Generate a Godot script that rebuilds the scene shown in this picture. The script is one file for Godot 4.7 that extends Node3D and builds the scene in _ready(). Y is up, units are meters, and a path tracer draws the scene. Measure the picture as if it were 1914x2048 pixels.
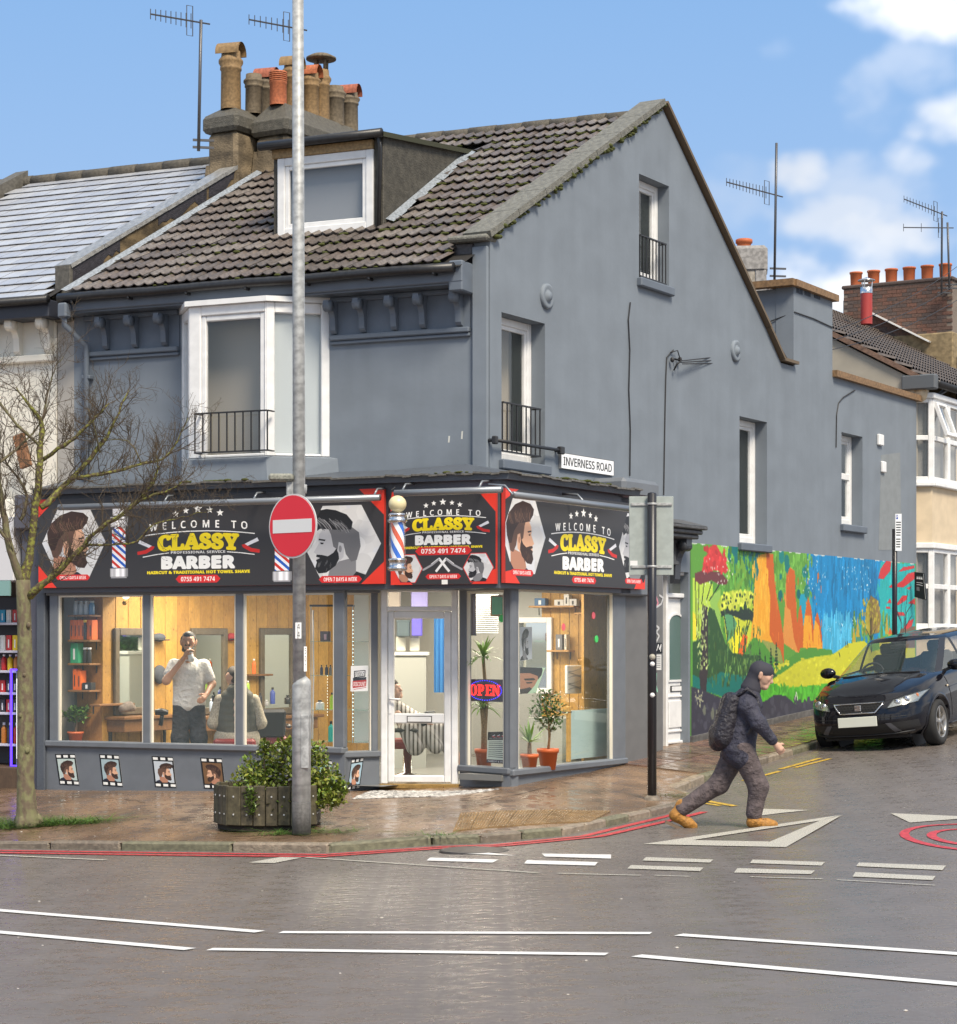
extends Node3D
const FOC:=4200.0
const PX:=957.0
const PY:=1280.0
const EYE:=1.66
const UP:=Vector3(0,1,0)
var FR:Transform3D
var SD:Transform3D
var used:={}
var mats:={}
var tex:={}
var rng:=RandomNumberGenerator.new()
# -- mesh builder
class MB:
	var st:=SurfaceTool.new()
	var xf:=Transform3D()
	var uv:=false
	var tinted:=false
	var n:=0
	func _init(with_uv:=false,with_color:=false):
		uv=with_uv
		tinted=with_color
		st.begin(Mesh.PRIMITIVE_TRIANGLES)
		st.set_smooth_group(-1)
		if uv:st.set_uv(Vector2())
		if tinted:st.set_color(Color.WHITE)
	func flat():st.set_smooth_group(-1)
	func smooth():st.set_smooth_group(0)
	func col(c:Color):st.set_color(c)
	func at(t:Transform3D)->MB:
		xf=t
		return self
	func tri(a:Vector3,b:Vector3,c:Vector3):
		st.add_vertex(xf*a);st.add_vertex(xf*c);st.add_vertex(xf*b)
		n+=1
	func triuv(a:Vector3,b:Vector3,c:Vector3,ua:Vector2,ub:Vector2,uc:Vector2):
		st.set_uv(ua);st.add_vertex(xf*a)
		st.set_uv(uc);st.add_vertex(xf*c)
		st.set_uv(ub);st.add_vertex(xf*b)
		n+=1
	func quad(a:Vector3,b:Vector3,c:Vector3,d:Vector3):
		tri(a,b,c);tri(a,c,d)
	func quaduv(a:Vector3,b:Vector3,c:Vector3,d:Vector3,r:=Rect2(0,0,1,1)):
		var p:=r.position
		var e:=r.end
		triuv(a,b,c,Vector2(p.x,e.y),Vector2(e.x,e.y),Vector2(e.x,p.y))
		triuv(a,c,d,Vector2(p.x,e.y),Vector2(e.x,p.y),Vector2(p.x,p.y))
	func quad_out(a:Vector3,b:Vector3,c:Vector3,d:Vector3,o:Vector3):
		if (b-a).cross(c-a).dot(o)<0.0:quad(d,c,b,a)
		else:quad(a,b,c,d)
	func _pt(h:Vector3,s:Vector3,axis:int,c:float)->Vector3:
		var v:=Vector3(s.x*(h.x-c),s.y*(h.y-c),s.z*(h.z-c))
		v[axis]=s[axis]*h[axis]
		return v
	func box(p:Vector3,size:Vector3,c:=0.0,turn:=Basis()):
		var keep:=xf
		xf=xf*Transform3D(turn,p)
		var h:=size*0.5
		c=minf(c,minf(h.x,minf(h.y,h.z))*0.9)
		for a in 3:
			var b:=(a+1)%3
			var e:=(a+2)%3
			for s in [-1.0,1.0]:
				var q:=[]
				for k in [[-1.0,-1.0],[1.0,-1.0],[1.0,1.0],[-1.0,1.0]]:
					var v:=Vector3()
					v[a]=s;v[b]=k[0];v[e]=k[1]
					q.append(_pt(h,v,a,c))
				var o:=Vector3()
				o[a]=s
				quad_out(q[0],q[1],q[2],q[3],o)
				if c>0.0:
					for s2 in [-1.0,1.0]:
						var v0:=Vector3()
						v0[a]=s;v0[b]=s2;v0[e]=-1.0
						var v1:=v0
						v1[e]=1.0
						var oo:=Vector3()
						oo[a]=s;oo[b]=s2
						quad_out(_pt(h,v0,a,c),_pt(h,v1,a,c),_pt(h,v1,b,c),_pt(h,v0,b,c),oo)
		if c>0.0:
			for sx in [-1.0,1.0]:
				for sy in [-1.0,1.0]:
					for sz in [-1.0,1.0]:
						var v:=Vector3(sx,sy,sz)
						if sx*sy*sz>0:tri(_pt(h,v,0,c),_pt(h,v,1,c),_pt(h,v,2,c))
						else:tri(_pt(h,v,2,c),_pt(h,v,1,c),_pt(h,v,0,c))
		xf=keep
	func span(a:Vector3,b:Vector3,c:=0.0):
		box((a+b)*0.5,(b-a).abs(),c)
	func bar(a:Vector3,b:Vector3,w:float,h:float,side:=Vector3(0,1,0)):
		var d:=(b-a)
		var l:=d.length()
		if l<1e-5:return
		d/=l
		var s:=side
		if absf(d.dot(s))>0.98:s=Vector3(1,0,0) if absf(d.x)<0.9 else Vector3(0,0,1)
		var x:=s.cross(d).normalized()
		var y:=d.cross(x)
		box((a+b)*0.5,Vector3(w,h,l),0.0,Basis(x,y,d))
	func prism(poly:PackedVector2Array,z0:float,z1:float,caps:=true):
		var p:=poly
		var area:=0.0
		for i in p.size():
			area+=p[i].cross(p[(i+1)%p.size()])
		if area<0.0:
			p=poly.duplicate()
			p.reverse()
		for i in p.size():
			var a:=p[i]
			var b:=p[(i+1)%p.size()]
			quad(Vector3(a.x,a.y,z0),Vector3(b.x,b.y,z0),Vector3(b.x,b.y,z1),Vector3(a.x,a.y,z1))
		if caps:
			var t:=Geometry2D.triangulate_polygon(p)
			for i in range(0,t.size(),3):
				var a:=p[t[i]]
				var b:=p[t[i+1]]
				var c:=p[t[i+2]]
				if (b-a).cross(c-a)<0.0:
					var k:=b
					b=c
					c=k
				tri(Vector3(a.x,a.y,z1),Vector3(b.x,b.y,z1),Vector3(c.x,c.y,z1))
				tri(Vector3(a.x,a.y,z0),Vector3(c.x,c.y,z0),Vector3(b.x,b.y,z0))
	func sheet(poly:PackedVector2Array,z:float):
		var t:=Geometry2D.triangulate_polygon(poly)
		for i in range(0,t.size(),3):
			var a:=poly[t[i]]
			var b:=poly[t[i+1]]
			var c:=poly[t[i+2]]
			if (b-a).cross(c-a)<0.0:
				var k:=b
				b=c
				c=k
			tri(Vector3(a.x,a.y,z),Vector3(b.x,b.y,z),Vector3(c.x,c.y,z))
	func tube(pts:Array,radii:Array,sides:=6,caps:=true):
		var rings:=[]
		var ref:=Vector3.ZERO
		for i in pts.size():
			var d:Vector3=(pts[mini(i+1,pts.size()-1)]-pts[maxi(i-1,0)]).normalized()
			if ref==Vector3.ZERO:
				ref=Vector3(0,1,0) if absf(d.y)<0.9 else Vector3(1,0,0)
			var x:=(ref-d*ref.dot(d)).normalized()
			ref=x
			var y:=d.cross(x)
			var r:float=radii[mini(i,radii.size()-1)]
			var ring:=[]
			for k in sides:
				var a:=TAU*k/sides
				ring.append(pts[i]+(x*cos(a)+y*sin(a))*r)
			rings.append(ring)
		for i in rings.size()-1:
			for k in sides:
				var l:=(k+1)%sides
				quad(rings[i][k],rings[i][l],rings[i+1][l],rings[i+1][k])
		if caps:
			for k in range(1,sides-1):
				tri(rings[0][0],rings[0][k+1],rings[0][k])
				var e:Array=rings[rings.size()-1]
				tri(e[0],e[k],e[k+1])
	func lathe(prof:Array,sides:=12,a0:=0.0,a1:=TAU,squash:=1.0):
		for i in prof.size()-1:
			for k in sides:
				var t0:=a0+(a1-a0)*k/sides
				var t1:=a0+(a1-a0)*(k+1)/sides
				var p:Vector2=prof[i]
				var q:Vector2=prof[i+1]
				var a:=Vector3(cos(t0)*p.x,p.y,-sin(t0)*p.x*squash)
				var b:=Vector3(cos(t1)*p.x,p.y,-sin(t1)*p.x*squash)
				var c:=Vector3(cos(t1)*q.x,q.y,-sin(t1)*q.x*squash)
				var d:=Vector3(cos(t0)*q.x,q.y,-sin(t0)*q.x*squash)
				if p.x<1e-5:tri(a,c,d)
				elif q.x<1e-5:tri(a,b,c)
				else:quad(a,b,c,d)
	func ball(p:Vector3,r:Vector3,sides:=10,rows:=6):
		var keep:=xf
		xf=xf*Transform3D(Basis.from_scale(r),p)
		var prof:=[]
		for i in rows+1:
			var a:=-PI/2+PI*i/rows
			prof.append(Vector2(maxf(cos(a),0.0) if i>0 and i<rows else 0.0,sin(a)))
		lathe(prof,sides)
		xf=keep
	func mesh()->ArrayMesh:
		st.generate_normals()
		return st.commit()
# -- nodes
func v3(x:float,y:float,z:float)->Vector3:return Vector3(x,y,z)
func numbered(parent:Node,called:String)->String:
	var key:=str(parent.get_instance_id())+called
	var k:int=used.get(key,0)
	used[key]=k+1
	return called if k==0 else "%s_%03d"%[called,k]
func tag(o:Node,label:String,category:="",group:="",kind:="")->Node:
	if label:o.set_meta("label",label)
	if category:o.set_meta("category",category)
	if group:o.set_meta("group",group)
	if kind:o.set_meta("kind",kind)
	return o
func thing(called:String,label:String,category:String,group:="",t:=Transform3D())->Node3D:
	var o:=Node3D.new()
	o.name=numbered(self,called)
	add_child(o,true)
	o.transform=t
	tag(o,label,category,group)
	return o
func part(parent:Node,called:String,shape,m:Material,label:="",kind:="")->MeshInstance3D:
	var o:=MeshInstance3D.new()
	o.name=numbered(parent,called)
	o.mesh=shape.mesh() if shape is MB else shape
	o.material_override=m
	if label:o.set_meta("label",label)
	if kind:o.set_meta("kind",kind)
	parent.add_child(o,true)
	return o
func single(called:String,shape,m:Material,label:String,category:String,group:="",kind:="")->MeshInstance3D:
	var o:=part(self,called,shape,m,label,kind)
	tag(o,"",category,group)
	return o
func ground(called:String,shape,m:Material,label:String)->MeshInstance3D:
	return part(self,called,shape,m,label,"structure")
func many(parent:Node,called:String,shape:Mesh,m:Material,where:Array,label:="",tints:=[])->MultiMeshInstance3D:
	var mm:=MultiMesh.new()
	mm.transform_format=MultiMesh.TRANSFORM_3D
	mm.use_colors=tints.size()>0
	mm.mesh=shape
	mm.instance_count=where.size()
	for i in where.size():
		mm.set_instance_transform(i,where[i])
		if tints.size()>0:mm.set_instance_color(i,tints[i])
	var o:=MultiMeshInstance3D.new()
	o.name=numbered(parent,called)
	o.multimesh=mm
	o.material_override=m
	tag(o,label,"","","stuff")
	parent.add_child(o,true)
	return o
func copy(o:Node3D,label:="",t=null)->Node3D:
	var base:=String(o.name)
	var c:=o.duplicate() as Node3D
	c.name=numbered(self,base)
	add_child(c,true)
	if t!=null:c.transform=t
	if label:c.set_meta("label",label)
	return c
# -- frames and rays
func frame(o:Vector3,x:Vector3)->Transform3D:
	x=x.normalized()
	return Transform3D(Basis(x,UP,x.cross(UP).normalized()),o)
func ray(px:float,py:float)->Vector3:
	return v3((px-PX)/FOC,(PY-py)/FOC,-1.0)
func at(px:float,py:float,d:float)->Vector3:
	return v3(0,EYE,0)+ray(px,py)*d
func on(T:Transform3D,px:float,py:float,z:=0.0)->Vector3:
	var inv:=T.affine_inverse()
	var e:=inv*v3(0,EYE,0)
	var d:=inv.basis*ray(px,py)
	return e+d*((z-e.z)/d.z)
func off(T:Transform3D,z:float)->Transform3D:
	return T.translated_local(v3(0,0,z))
func smoothstep2(a:float,b:float,x:float)->float:
	var t:=clampf((x-a)/(b-a),0,1)
	return t*t*(3-2*t)
func road_y(x:float,z:float)->float:
	var rel:=v3(x,0,z)-FR.origin
	var u:=clampf(FR.basis.x.dot(rel),-40.0,40.0)
	var t:=clampf(SD.basis.x.dot(rel),-30.0,45.0)
	return -0.25+0.03*u+0.035*((t-0.4)+sqrt((t-0.4)*(t-0.4)+2.25))-0.035*0.2
func og(px:float,py:float,lift:=0.0)->Vector3:
	var d:=20.0
	for i in 12:
		var p:=at(px,py,d)
		d=lerpf(d,(EYE-road_y(p.x,p.z)-lift)*FOC/(py-PY),0.7)
	return at(px,py,d)
func two_tone(key:String,a:Color,c:Color,freq:float,lo:=0.35,hi:=0.65)->Texture2D:
	if tex.has(key):return tex[key]
	var f:=FastNoiseLite.new()
	f.seed=11
	f.frequency=freq
	f.fractal_octaves=5
	var im:=f.get_seamless_image(256,256)
	im.convert(Image.FORMAT_RGB8)
	for y in 256:
		for x in 256:im.set_pixel(x,y,a.lerp(c,smoothstep2(lo,hi,im.get_pixel(x,y).r)).linear_to_srgb())
	tex[key]=ImageTexture.create_from_image(im)
	return tex[key]
func V2(a:Array)->PackedVector2Array:
	var p:=PackedVector2Array()
	for i in range(0,a.size(),2):p.append(Vector2(a[i],a[i+1]))
	return p
# -- materials (colours are linear, real-world values)
func noise_tex(key:String,freq:float,lo:float,hi:float,size:=512,kind:=FastNoiseLite.TYPE_SIMPLEX_SMOOTH,octaves:=4,sx:=1.0)->Texture2D:
	if tex.has(key):return tex[key]
	var f:=FastNoiseLite.new()
	f.seed=key.hash()%10000
	f.noise_type=kind
	f.frequency=freq
	f.fractal_octaves=octaves
	if key=="fold":
		f.fractal_type=FastNoiseLite.FRACTAL_RIDGED
		f.domain_warp_enabled=true
	var im:=f.get_seamless_image(size,size)
	if sx!=1.0:
		im.resize(size,int(size/sx),Image.INTERPOLATE_LANCZOS)
		var tall:=Image.create(size,size,false,im.get_format())
		im.resize(size,size,Image.INTERPOLATE_CUBIC)
		tall=im
		im=tall
	im.convert(Image.FORMAT_L8)
	var data:=im.get_data()
	var lut:=PackedByteArray()
	lut.resize(256)
	for i in 256:
		var v:=lerpf(lo,hi,smoothstep2(0.12,0.88,i/255.0))
		lut[i]=int(clampf(v,0,1)*255)
	for i in data.size():data[i]=lut[data[i]]
	tex[key]=ImageTexture.create_from_image(Image.create_from_data(im.get_width(),im.get_height(),false,Image.FORMAT_L8,data))
	return tex[key]
func tx(key:String)->Texture2D:
	match key:
		"grain":return noise_tex("grain",0.09,0.72,1.0,512,FastNoiseLite.TYPE_SIMPLEX_SMOOTH,5)
		"soft":return noise_tex("soft",0.008,0.94,1.0)
		"blot":return noise_tex("blot",0.014,0.76,1.0,512,FastNoiseLite.TYPE_SIMPLEX_SMOOTH,6)
		"grit":return noise_tex("grit",0.16,0.5,1.0,512,FastNoiseLite.TYPE_SIMPLEX,3)
		"wet":return noise_tex("wet",0.007,0.15,1.0,512,FastNoiseLite.TYPE_SIMPLEX_SMOOTH,4)
		"fold":return noise_tex("fold",0.007,0.0,1.0,512,FastNoiseLite.TYPE_SIMPLEX_SMOOTH,3)
		"bump":return noise_tex("bump",0.06,0.0,1.0,512,FastNoiseLite.TYPE_SIMPLEX_SMOOTH,5)
		"wood":return tex_wood()
		"bark":return noise_tex("bark",0.016,0.55,1.0,512,FastNoiseLite.TYPE_SIMPLEX_SMOOTH,5)
	return null
func tex_wood()->Texture2D:
	if tex.has("wood"):return tex["wood"]
	var f:=FastNoiseLite.new()
	f.seed=5
	f.frequency=0.02
	f.fractal_octaves=4
	var im:=f.get_seamless_image(512,512)
	im.resize(2048,512)
	im=im.get_region(Rect2i(0,0,512,512))
	im.rotate_90(CLOCKWISE)
	im.convert(Image.FORMAT_RGB8)
	for y in 512:
		for x in 512:
			var v:=im.get_pixel(x,y).r
			var g:=0.5+0.5*sin(x*0.22+v*26.0)
			var k:=0.74+0.18*v+0.1*g
			im.set_pixel(x,y,Color(k,k,k))
	var r:=RandomNumberGenerator.new()
	r.seed=9
	for i in 16:
		var c:=Vector2(r.randf()*512,r.randf()*512)
		for dy in range(-9,10):
			for dx in range(-6,7):
				var d:=Vector2(dx/5.0,dy/8.0).length()
				if d<1.0:
					var q:=Vector2i(posmod(int(c.x)+dx,512),posmod(int(c.y)+dy,512))
					im.set_pixel(q.x,q.y,im.get_pixel(q.x,q.y)*Color(1,1,1).lerp(Color(0.45,0.36,0.3),(1-d)*1.4 if d>0.3 else 1.0))
	tex["wood"]=ImageTexture.create_from_image(im)
	return tex["wood"]
func mat(called:String,c:Color,rough:=0.8,o:={})->StandardMaterial3D:
	if mats.has(called):return mats[called]
	var m:=StandardMaterial3D.new()
	m.resource_name=called
	m.albedo_color=c.linear_to_srgb()
	m.roughness=rough
	m.metallic=o.get("metal",0.0)
	m.metallic_specular=o.get("spec",0.5)
	if o.has("tex"):m.albedo_texture=tx(o.tex)
	if o.has("rtex"):m.roughness_texture=tx(o.rtex)
	if o.has("bump"):
		m.heightmap_enabled=true
		m.heightmap_texture=tx(o.get("btex","bump"))
		m.heightmap_scale=o.bump
	if o.has("tex") or o.has("rtex") or o.has("bump"):
		m.uv1_triplanar=true
		m.uv1_world_triplanar=o.get("world",true)
		var s=o.get("sc",1.0)
		m.uv1_scale=s if s is Vector3 else v3(s,s,s)
	if o.has("over"):
		m.detail_enabled=true
		m.detail_albedo=tx(o.over)
		m.detail_blend_mode=BaseMaterial3D.BLEND_MODE_MUL
		m.detail_uv_layer=BaseMaterial3D.DETAIL_UV_2
		m.uv2_triplanar=true
		m.uv2_world_triplanar=true
		m.uv2_scale=(o.osc if o.osc is Vector3 else Vector3.ONE*o.osc)
	if o.get("tint",false):m.vertex_color_use_as_albedo=true
	if o.has("coat"):
		m.clearcoat_enabled=true
		m.clearcoat=o.coat
		m.clearcoat_roughness=0.04
	if o.has("rim"):
		m.rim_enabled=true
		m.rim=o.rim
	if o.has("back"):
		m.backlight_enabled=true
		m.backlight=o.back
	mats[called]=m
	return m
func glass(called:="glass",a:=0.06,c:=Color(0.75,0.85,0.85))->StandardMaterial3D:
	if mats.has(called):return mats[called]
	var m:=StandardMaterial3D.new()
	m.resource_name=called
	m.transparency=BaseMaterial3D.TRANSPARENCY_ALPHA
	m.albedo_color=Color(c.r,c.g,c.b,a)
	m.roughness=0.02
	mats[called]=m
	return m
func glow(called:String,c:Color,e:float)->StandardMaterial3D:
	if mats.has(called):return mats[called]
	var m:=StandardMaterial3D.new()
	m.resource_name=called
	m.albedo_color=c
	m.emission_enabled=true
	m.emission=c
	m.emission_energy_multiplier=e
	mats[called]=m
	return m
func printed(called:String,im:Image,rough:=0.5)->StandardMaterial3D:
	var m:=StandardMaterial3D.new()
	m.resource_name=called
	m.albedo_texture=ImageTexture.create_from_image(im)
	m.texture_repeat=false
	m.roughness=rough
	mats[called]=m
	return m
func wall(b:MB,outline:PackedVector2Array,holes:Array,thick:float):
	var xs:=[]
	var ys:=[]
	var box:=Rect2(outline[0],Vector2())
	for p in outline:box=box.expand(p)
	xs=[box.position.x,box.end.x]
	ys=[box.position.y,box.end.y]
	for h in holes:
		xs+=[h.position.x,h.end.x]
		ys+=[h.position.y,h.end.y]
	xs.sort()
	ys.sort()
	for i in xs.size()-1:
		for j in ys.size()-1:
			var r:=Rect2(xs[i],ys[j],xs[i+1]-xs[i],ys[j+1]-ys[j])
			if r.size.x<1e-4 or r.size.y<1e-4:continue
			var mid:=r.get_center()
			var inside:=false
			for h in holes:
				if h.has_point(mid):inside=true
			if inside:continue
			for poly in Geometry2D.intersect_polygons(outline,PackedVector2Array([r.position,Vector2(r.end.x,r.position.y),r.end,Vector2(r.position.x,r.end.y)])):
				var t:=Geometry2D.triangulate_polygon(poly)
				for k in range(0,t.size(),3):
					var p:Vector2=poly[t[k]]
					var q:Vector2=poly[t[k+1]]
					var s:Vector2=poly[t[k+2]]
					if (q-p).cross(s-p)<0.0:
						var w:=q
						q=s
						s=w
					b.tri(v3(p.x,p.y,0),v3(q.x,q.y,0),v3(s.x,s.y,0))
					b.tri(v3(p.x,p.y,-thick),v3(s.x,s.y,-thick),v3(q.x,q.y,-thick))
	for h in holes:
		var p:Vector2=h.position
		var e:Vector2=h.end
		b.quad_out(v3(p.x,p.y,0),v3(p.x,e.y,0),v3(p.x,e.y,-thick),v3(p.x,p.y,-thick),v3(1,0,0))
		b.quad_out(v3(e.x,p.y,0),v3(e.x,e.y,0),v3(e.x,e.y,-thick),v3(e.x,p.y,-thick),v3(-1,0,0))
		b.quad_out(v3(p.x,p.y,0),v3(e.x,p.y,0),v3(e.x,p.y,-thick),v3(p.x,p.y,-thick),v3(0,1,0))
		b.quad_out(v3(p.x,e.y,0),v3(e.x,e.y,0),v3(e.x,e.y,-thick),v3(p.x,e.y,-thick),v3(0,-1,0))
	var c:=outline
	var area:=0.0
	for i in c.size():area+=c[i].cross(c[(i+1)%c.size()])
	for i in c.size():
		var p:=c[i]
		var q:=c[(i+1)%c.size()]
		var o:=v3(q.y-p.y,p.x-q.x,0)*(1.0 if area>0 else -1.0)
		b.quad_out(v3(p.x,p.y,0),v3(q.x,q.y,0),v3(q.x,q.y,-thick),v3(p.x,p.y,-thick),o)
func _ready():
	rng.seed=20
	FR=frame(v3(0.128,0,-23.4),v3(0.9123,0,0.4095))
	SD=frame(v3(0.128,0,-23.4),v3(0.5104,0,-0.8599))
	var cam:=Camera3D.new()
	cam.name="camera"
	cam.position=v3(0,EYE,0)
	cam.projection=Camera3D.PROJECTION_FRUSTUM
	cam.near=0.1
	cam.far=600.0
	cam.size=2048.0/FOC*cam.near
	cam.frustum_offset=Vector2(0,(PY-1024.0)/FOC*cam.near)
	add_child(cam)
	var env:=Environment.new()
	env.background_mode=Environment.BG_SKY
	env.sky=Sky.new()
	env.sky.sky_material=sky_material()
	env.background_energy_multiplier=1.0
	env.tonemap_mode=Environment.TONE_MAPPER_LINEAR
	env.tonemap_exposure=1.42
	env.sdfgi_enabled=true
	env.ssao_enabled=true
	env.ssil_enabled=true
	var we:=WorldEnvironment.new()
	we.name="world"
	we.environment=env
	add_child(we)
	var sun:=DirectionalLight3D.new()
	sun.name="sun"
	sun.light_color=Color(1.0,0.95,0.87)
	sun.light_energy=1.15
	sun.light_angular_distance=18.0
	sun.shadow_enabled=true
	sun.transform=Transform3D(Basis.looking_at(v3(-0.3,-0.8,-0.6),UP),v3(5,20,5))
	add_child(sun)
	build_ground()
	build_house()
	build_roof()
	build_shop()
	build_inside()
	build_left_house()
	build_right_houses()
	build_furniture()
	build_tree()
	build_car()
	build_people()
# -- sky: air and clouds
var sky_noise:=FastNoiseLite.new()
var sky_fine:=FastNoiseLite.new()
var puffs:=[]
func sky_at(az:float,el:float)->Color:
	var h:=clampf(sin(el),0.0,1.0)
	var c:=Color(0.40,0.515,0.685).lerp(Color(0.18,0.335,0.59),pow(h/0.32,0.75) if h<0.32 else 1.0)
	if el<0.0:return Color(0.24,0.22,0.2)
	var dir:=v3(sin(az)*cos(el),sin(el),-cos(az)*cos(el))
	var p:=dir/(dir.y+0.35)
	var v:=sky_noise.get_noise_3d(p.x*60,p.z*60,10.0)+0.35*sky_fine.get_noise_3d(p.x*60,p.z*60,3.0)
	var gap:=smoothstep2(0.3,1.1,acos(clampf(dir.dot(v3(-0.12,0.2,-0.97).normalized()),-1,1)))
	var cloud:=smoothstep2(0.12,0.62,v+0.75*gap-0.35)*smoothstep2(0.0,0.3,gap)
	for q in puffs:
		var dx:float=(az-q[0])/q[2]
		var dy:float=(el-q[1])/q[3]
		var r:=dx*dx+dy*dy
		if r<2.2:
			var n:=sky_fine.get_noise_3d(az*900,el*1300,7.0)*0.75+sky_noise.get_noise_3d(az*800,el*1100,1.0)*0.6
			cloud=maxf(cloud,q[4]*smoothstep2(-0.25,1.35,1.0-r*0.8+n*1.5))
	var bright:=0.93+0.25*sky_fine.get_noise_3d(dir.x*120,dir.y*200,dir.z*120)
	return c.lerp(Color(0.82,0.83,0.85)*bright,clampf(cloud,0,1))
func sky_material()->PanoramaSkyMaterial:
	sky_noise.seed=3
	sky_noise.frequency=0.012
	sky_noise.fractal_octaves=4
	sky_fine.seed=8
	sky_fine.frequency=0.03
	sky_fine.fractal_octaves=5
	for q in [[1800,20,110,50,1.0],[1900,50,90,60,0.9],[1840,160,80,50,0.3],[1890,270,70,55,0.8],[1600,365,60,40,0.75],[1720,400,130,60,0.4],[1650,440,130,45,0.6],[1780,490,130,60,0.75],[1830,340,60,35,0.6],
			[1610,590,130,70,1.0],[1700,600,110,60,1.0],[1480,400,90,60,0.22],[1740,215,60,60,0.3],[1910,620,60,60,0.9],[1560,110,40,25,0.15]]:
		puffs.append([atan((q[0]-PX)/FOC),atan((PY-q[1])/FOC),q[2]/FOC,q[3]/FOC,q[4]])
	var w:=1024
	var hh:=512
	var im:=Image.create(w,hh,false,Image.FORMAT_RGBF)
	for y in hh:
		var el:=PI/2-PI*(y+0.5)/hh
		for x in w:
			im.set_pixel(x,y,sky_at(wrapf(TAU*(x+0.5)/w,-PI,PI),el))
	im.resize(4096,2048,Image.INTERPOLATE_BILINEAR)
	for y in range(780,1024):
		var el:=PI/2-PI*(y+0.5)/2048
		for i in range(-190,191):
			im.set_pixel(posmod(i,4096),y,sky_at(TAU*(i+0.5)/4096,el))
	var m:=PanoramaSkyMaterial.new()
	m.panorama=ImageTexture.create_from_image(im)
	return m
# -- ground
var pave_rows:=[]
var kerb_line:=[]
func front_pt(u:float,z:float,y:float)->Vector3:return FR*v3(u,y,z)
func side_pt(t:float,n:float,y:float)->Vector3:return SD*v3(t,y,n)
func pave_y(x:float,z:float)->float:
	var best:=-0.1
	var bd:=1e9
	for i in pave_rows.size()-1:
		var a:Vector3=pave_rows[i][0]
		var b:Vector3=pave_rows[i+1][0]
		var c:Vector3=pave_rows[i][1]
		var d:Vector3=pave_rows[i+1][1]
		for tri in [[a,b,d],[a,d,c]]:
			var p:Vector3=tri[0]
			var v0:=Vector2(tri[1].x-p.x,tri[1].z-p.z)
			var v1:=Vector2(tri[2].x-p.x,tri[2].z-p.z)
			var v2:=Vector2(x-p.x,z-p.z)
			var den:=v0.cross(v1)
			if absf(den)<1e-6:continue
			var s:=v2.cross(v1)/den
			var t:=v0.cross(v2)/den
			var out:=maxf(maxf(-s,-t),s+t-1.0)
			if out<bd:
				bd=out
				best=p.y+s*(tri[1].y-p.y)+t*(tri[2].y-p.y)
	return best
func pg(px:float,py:float)->Vector3:
	var d:=21.0
	for i in 10:
		var p:=at(px,py,d)
		d=lerpf(d,(EYE-pave_y(p.x,p.z))*FOC/(py-PY),0.7)
	return at(px,py,d)
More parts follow.
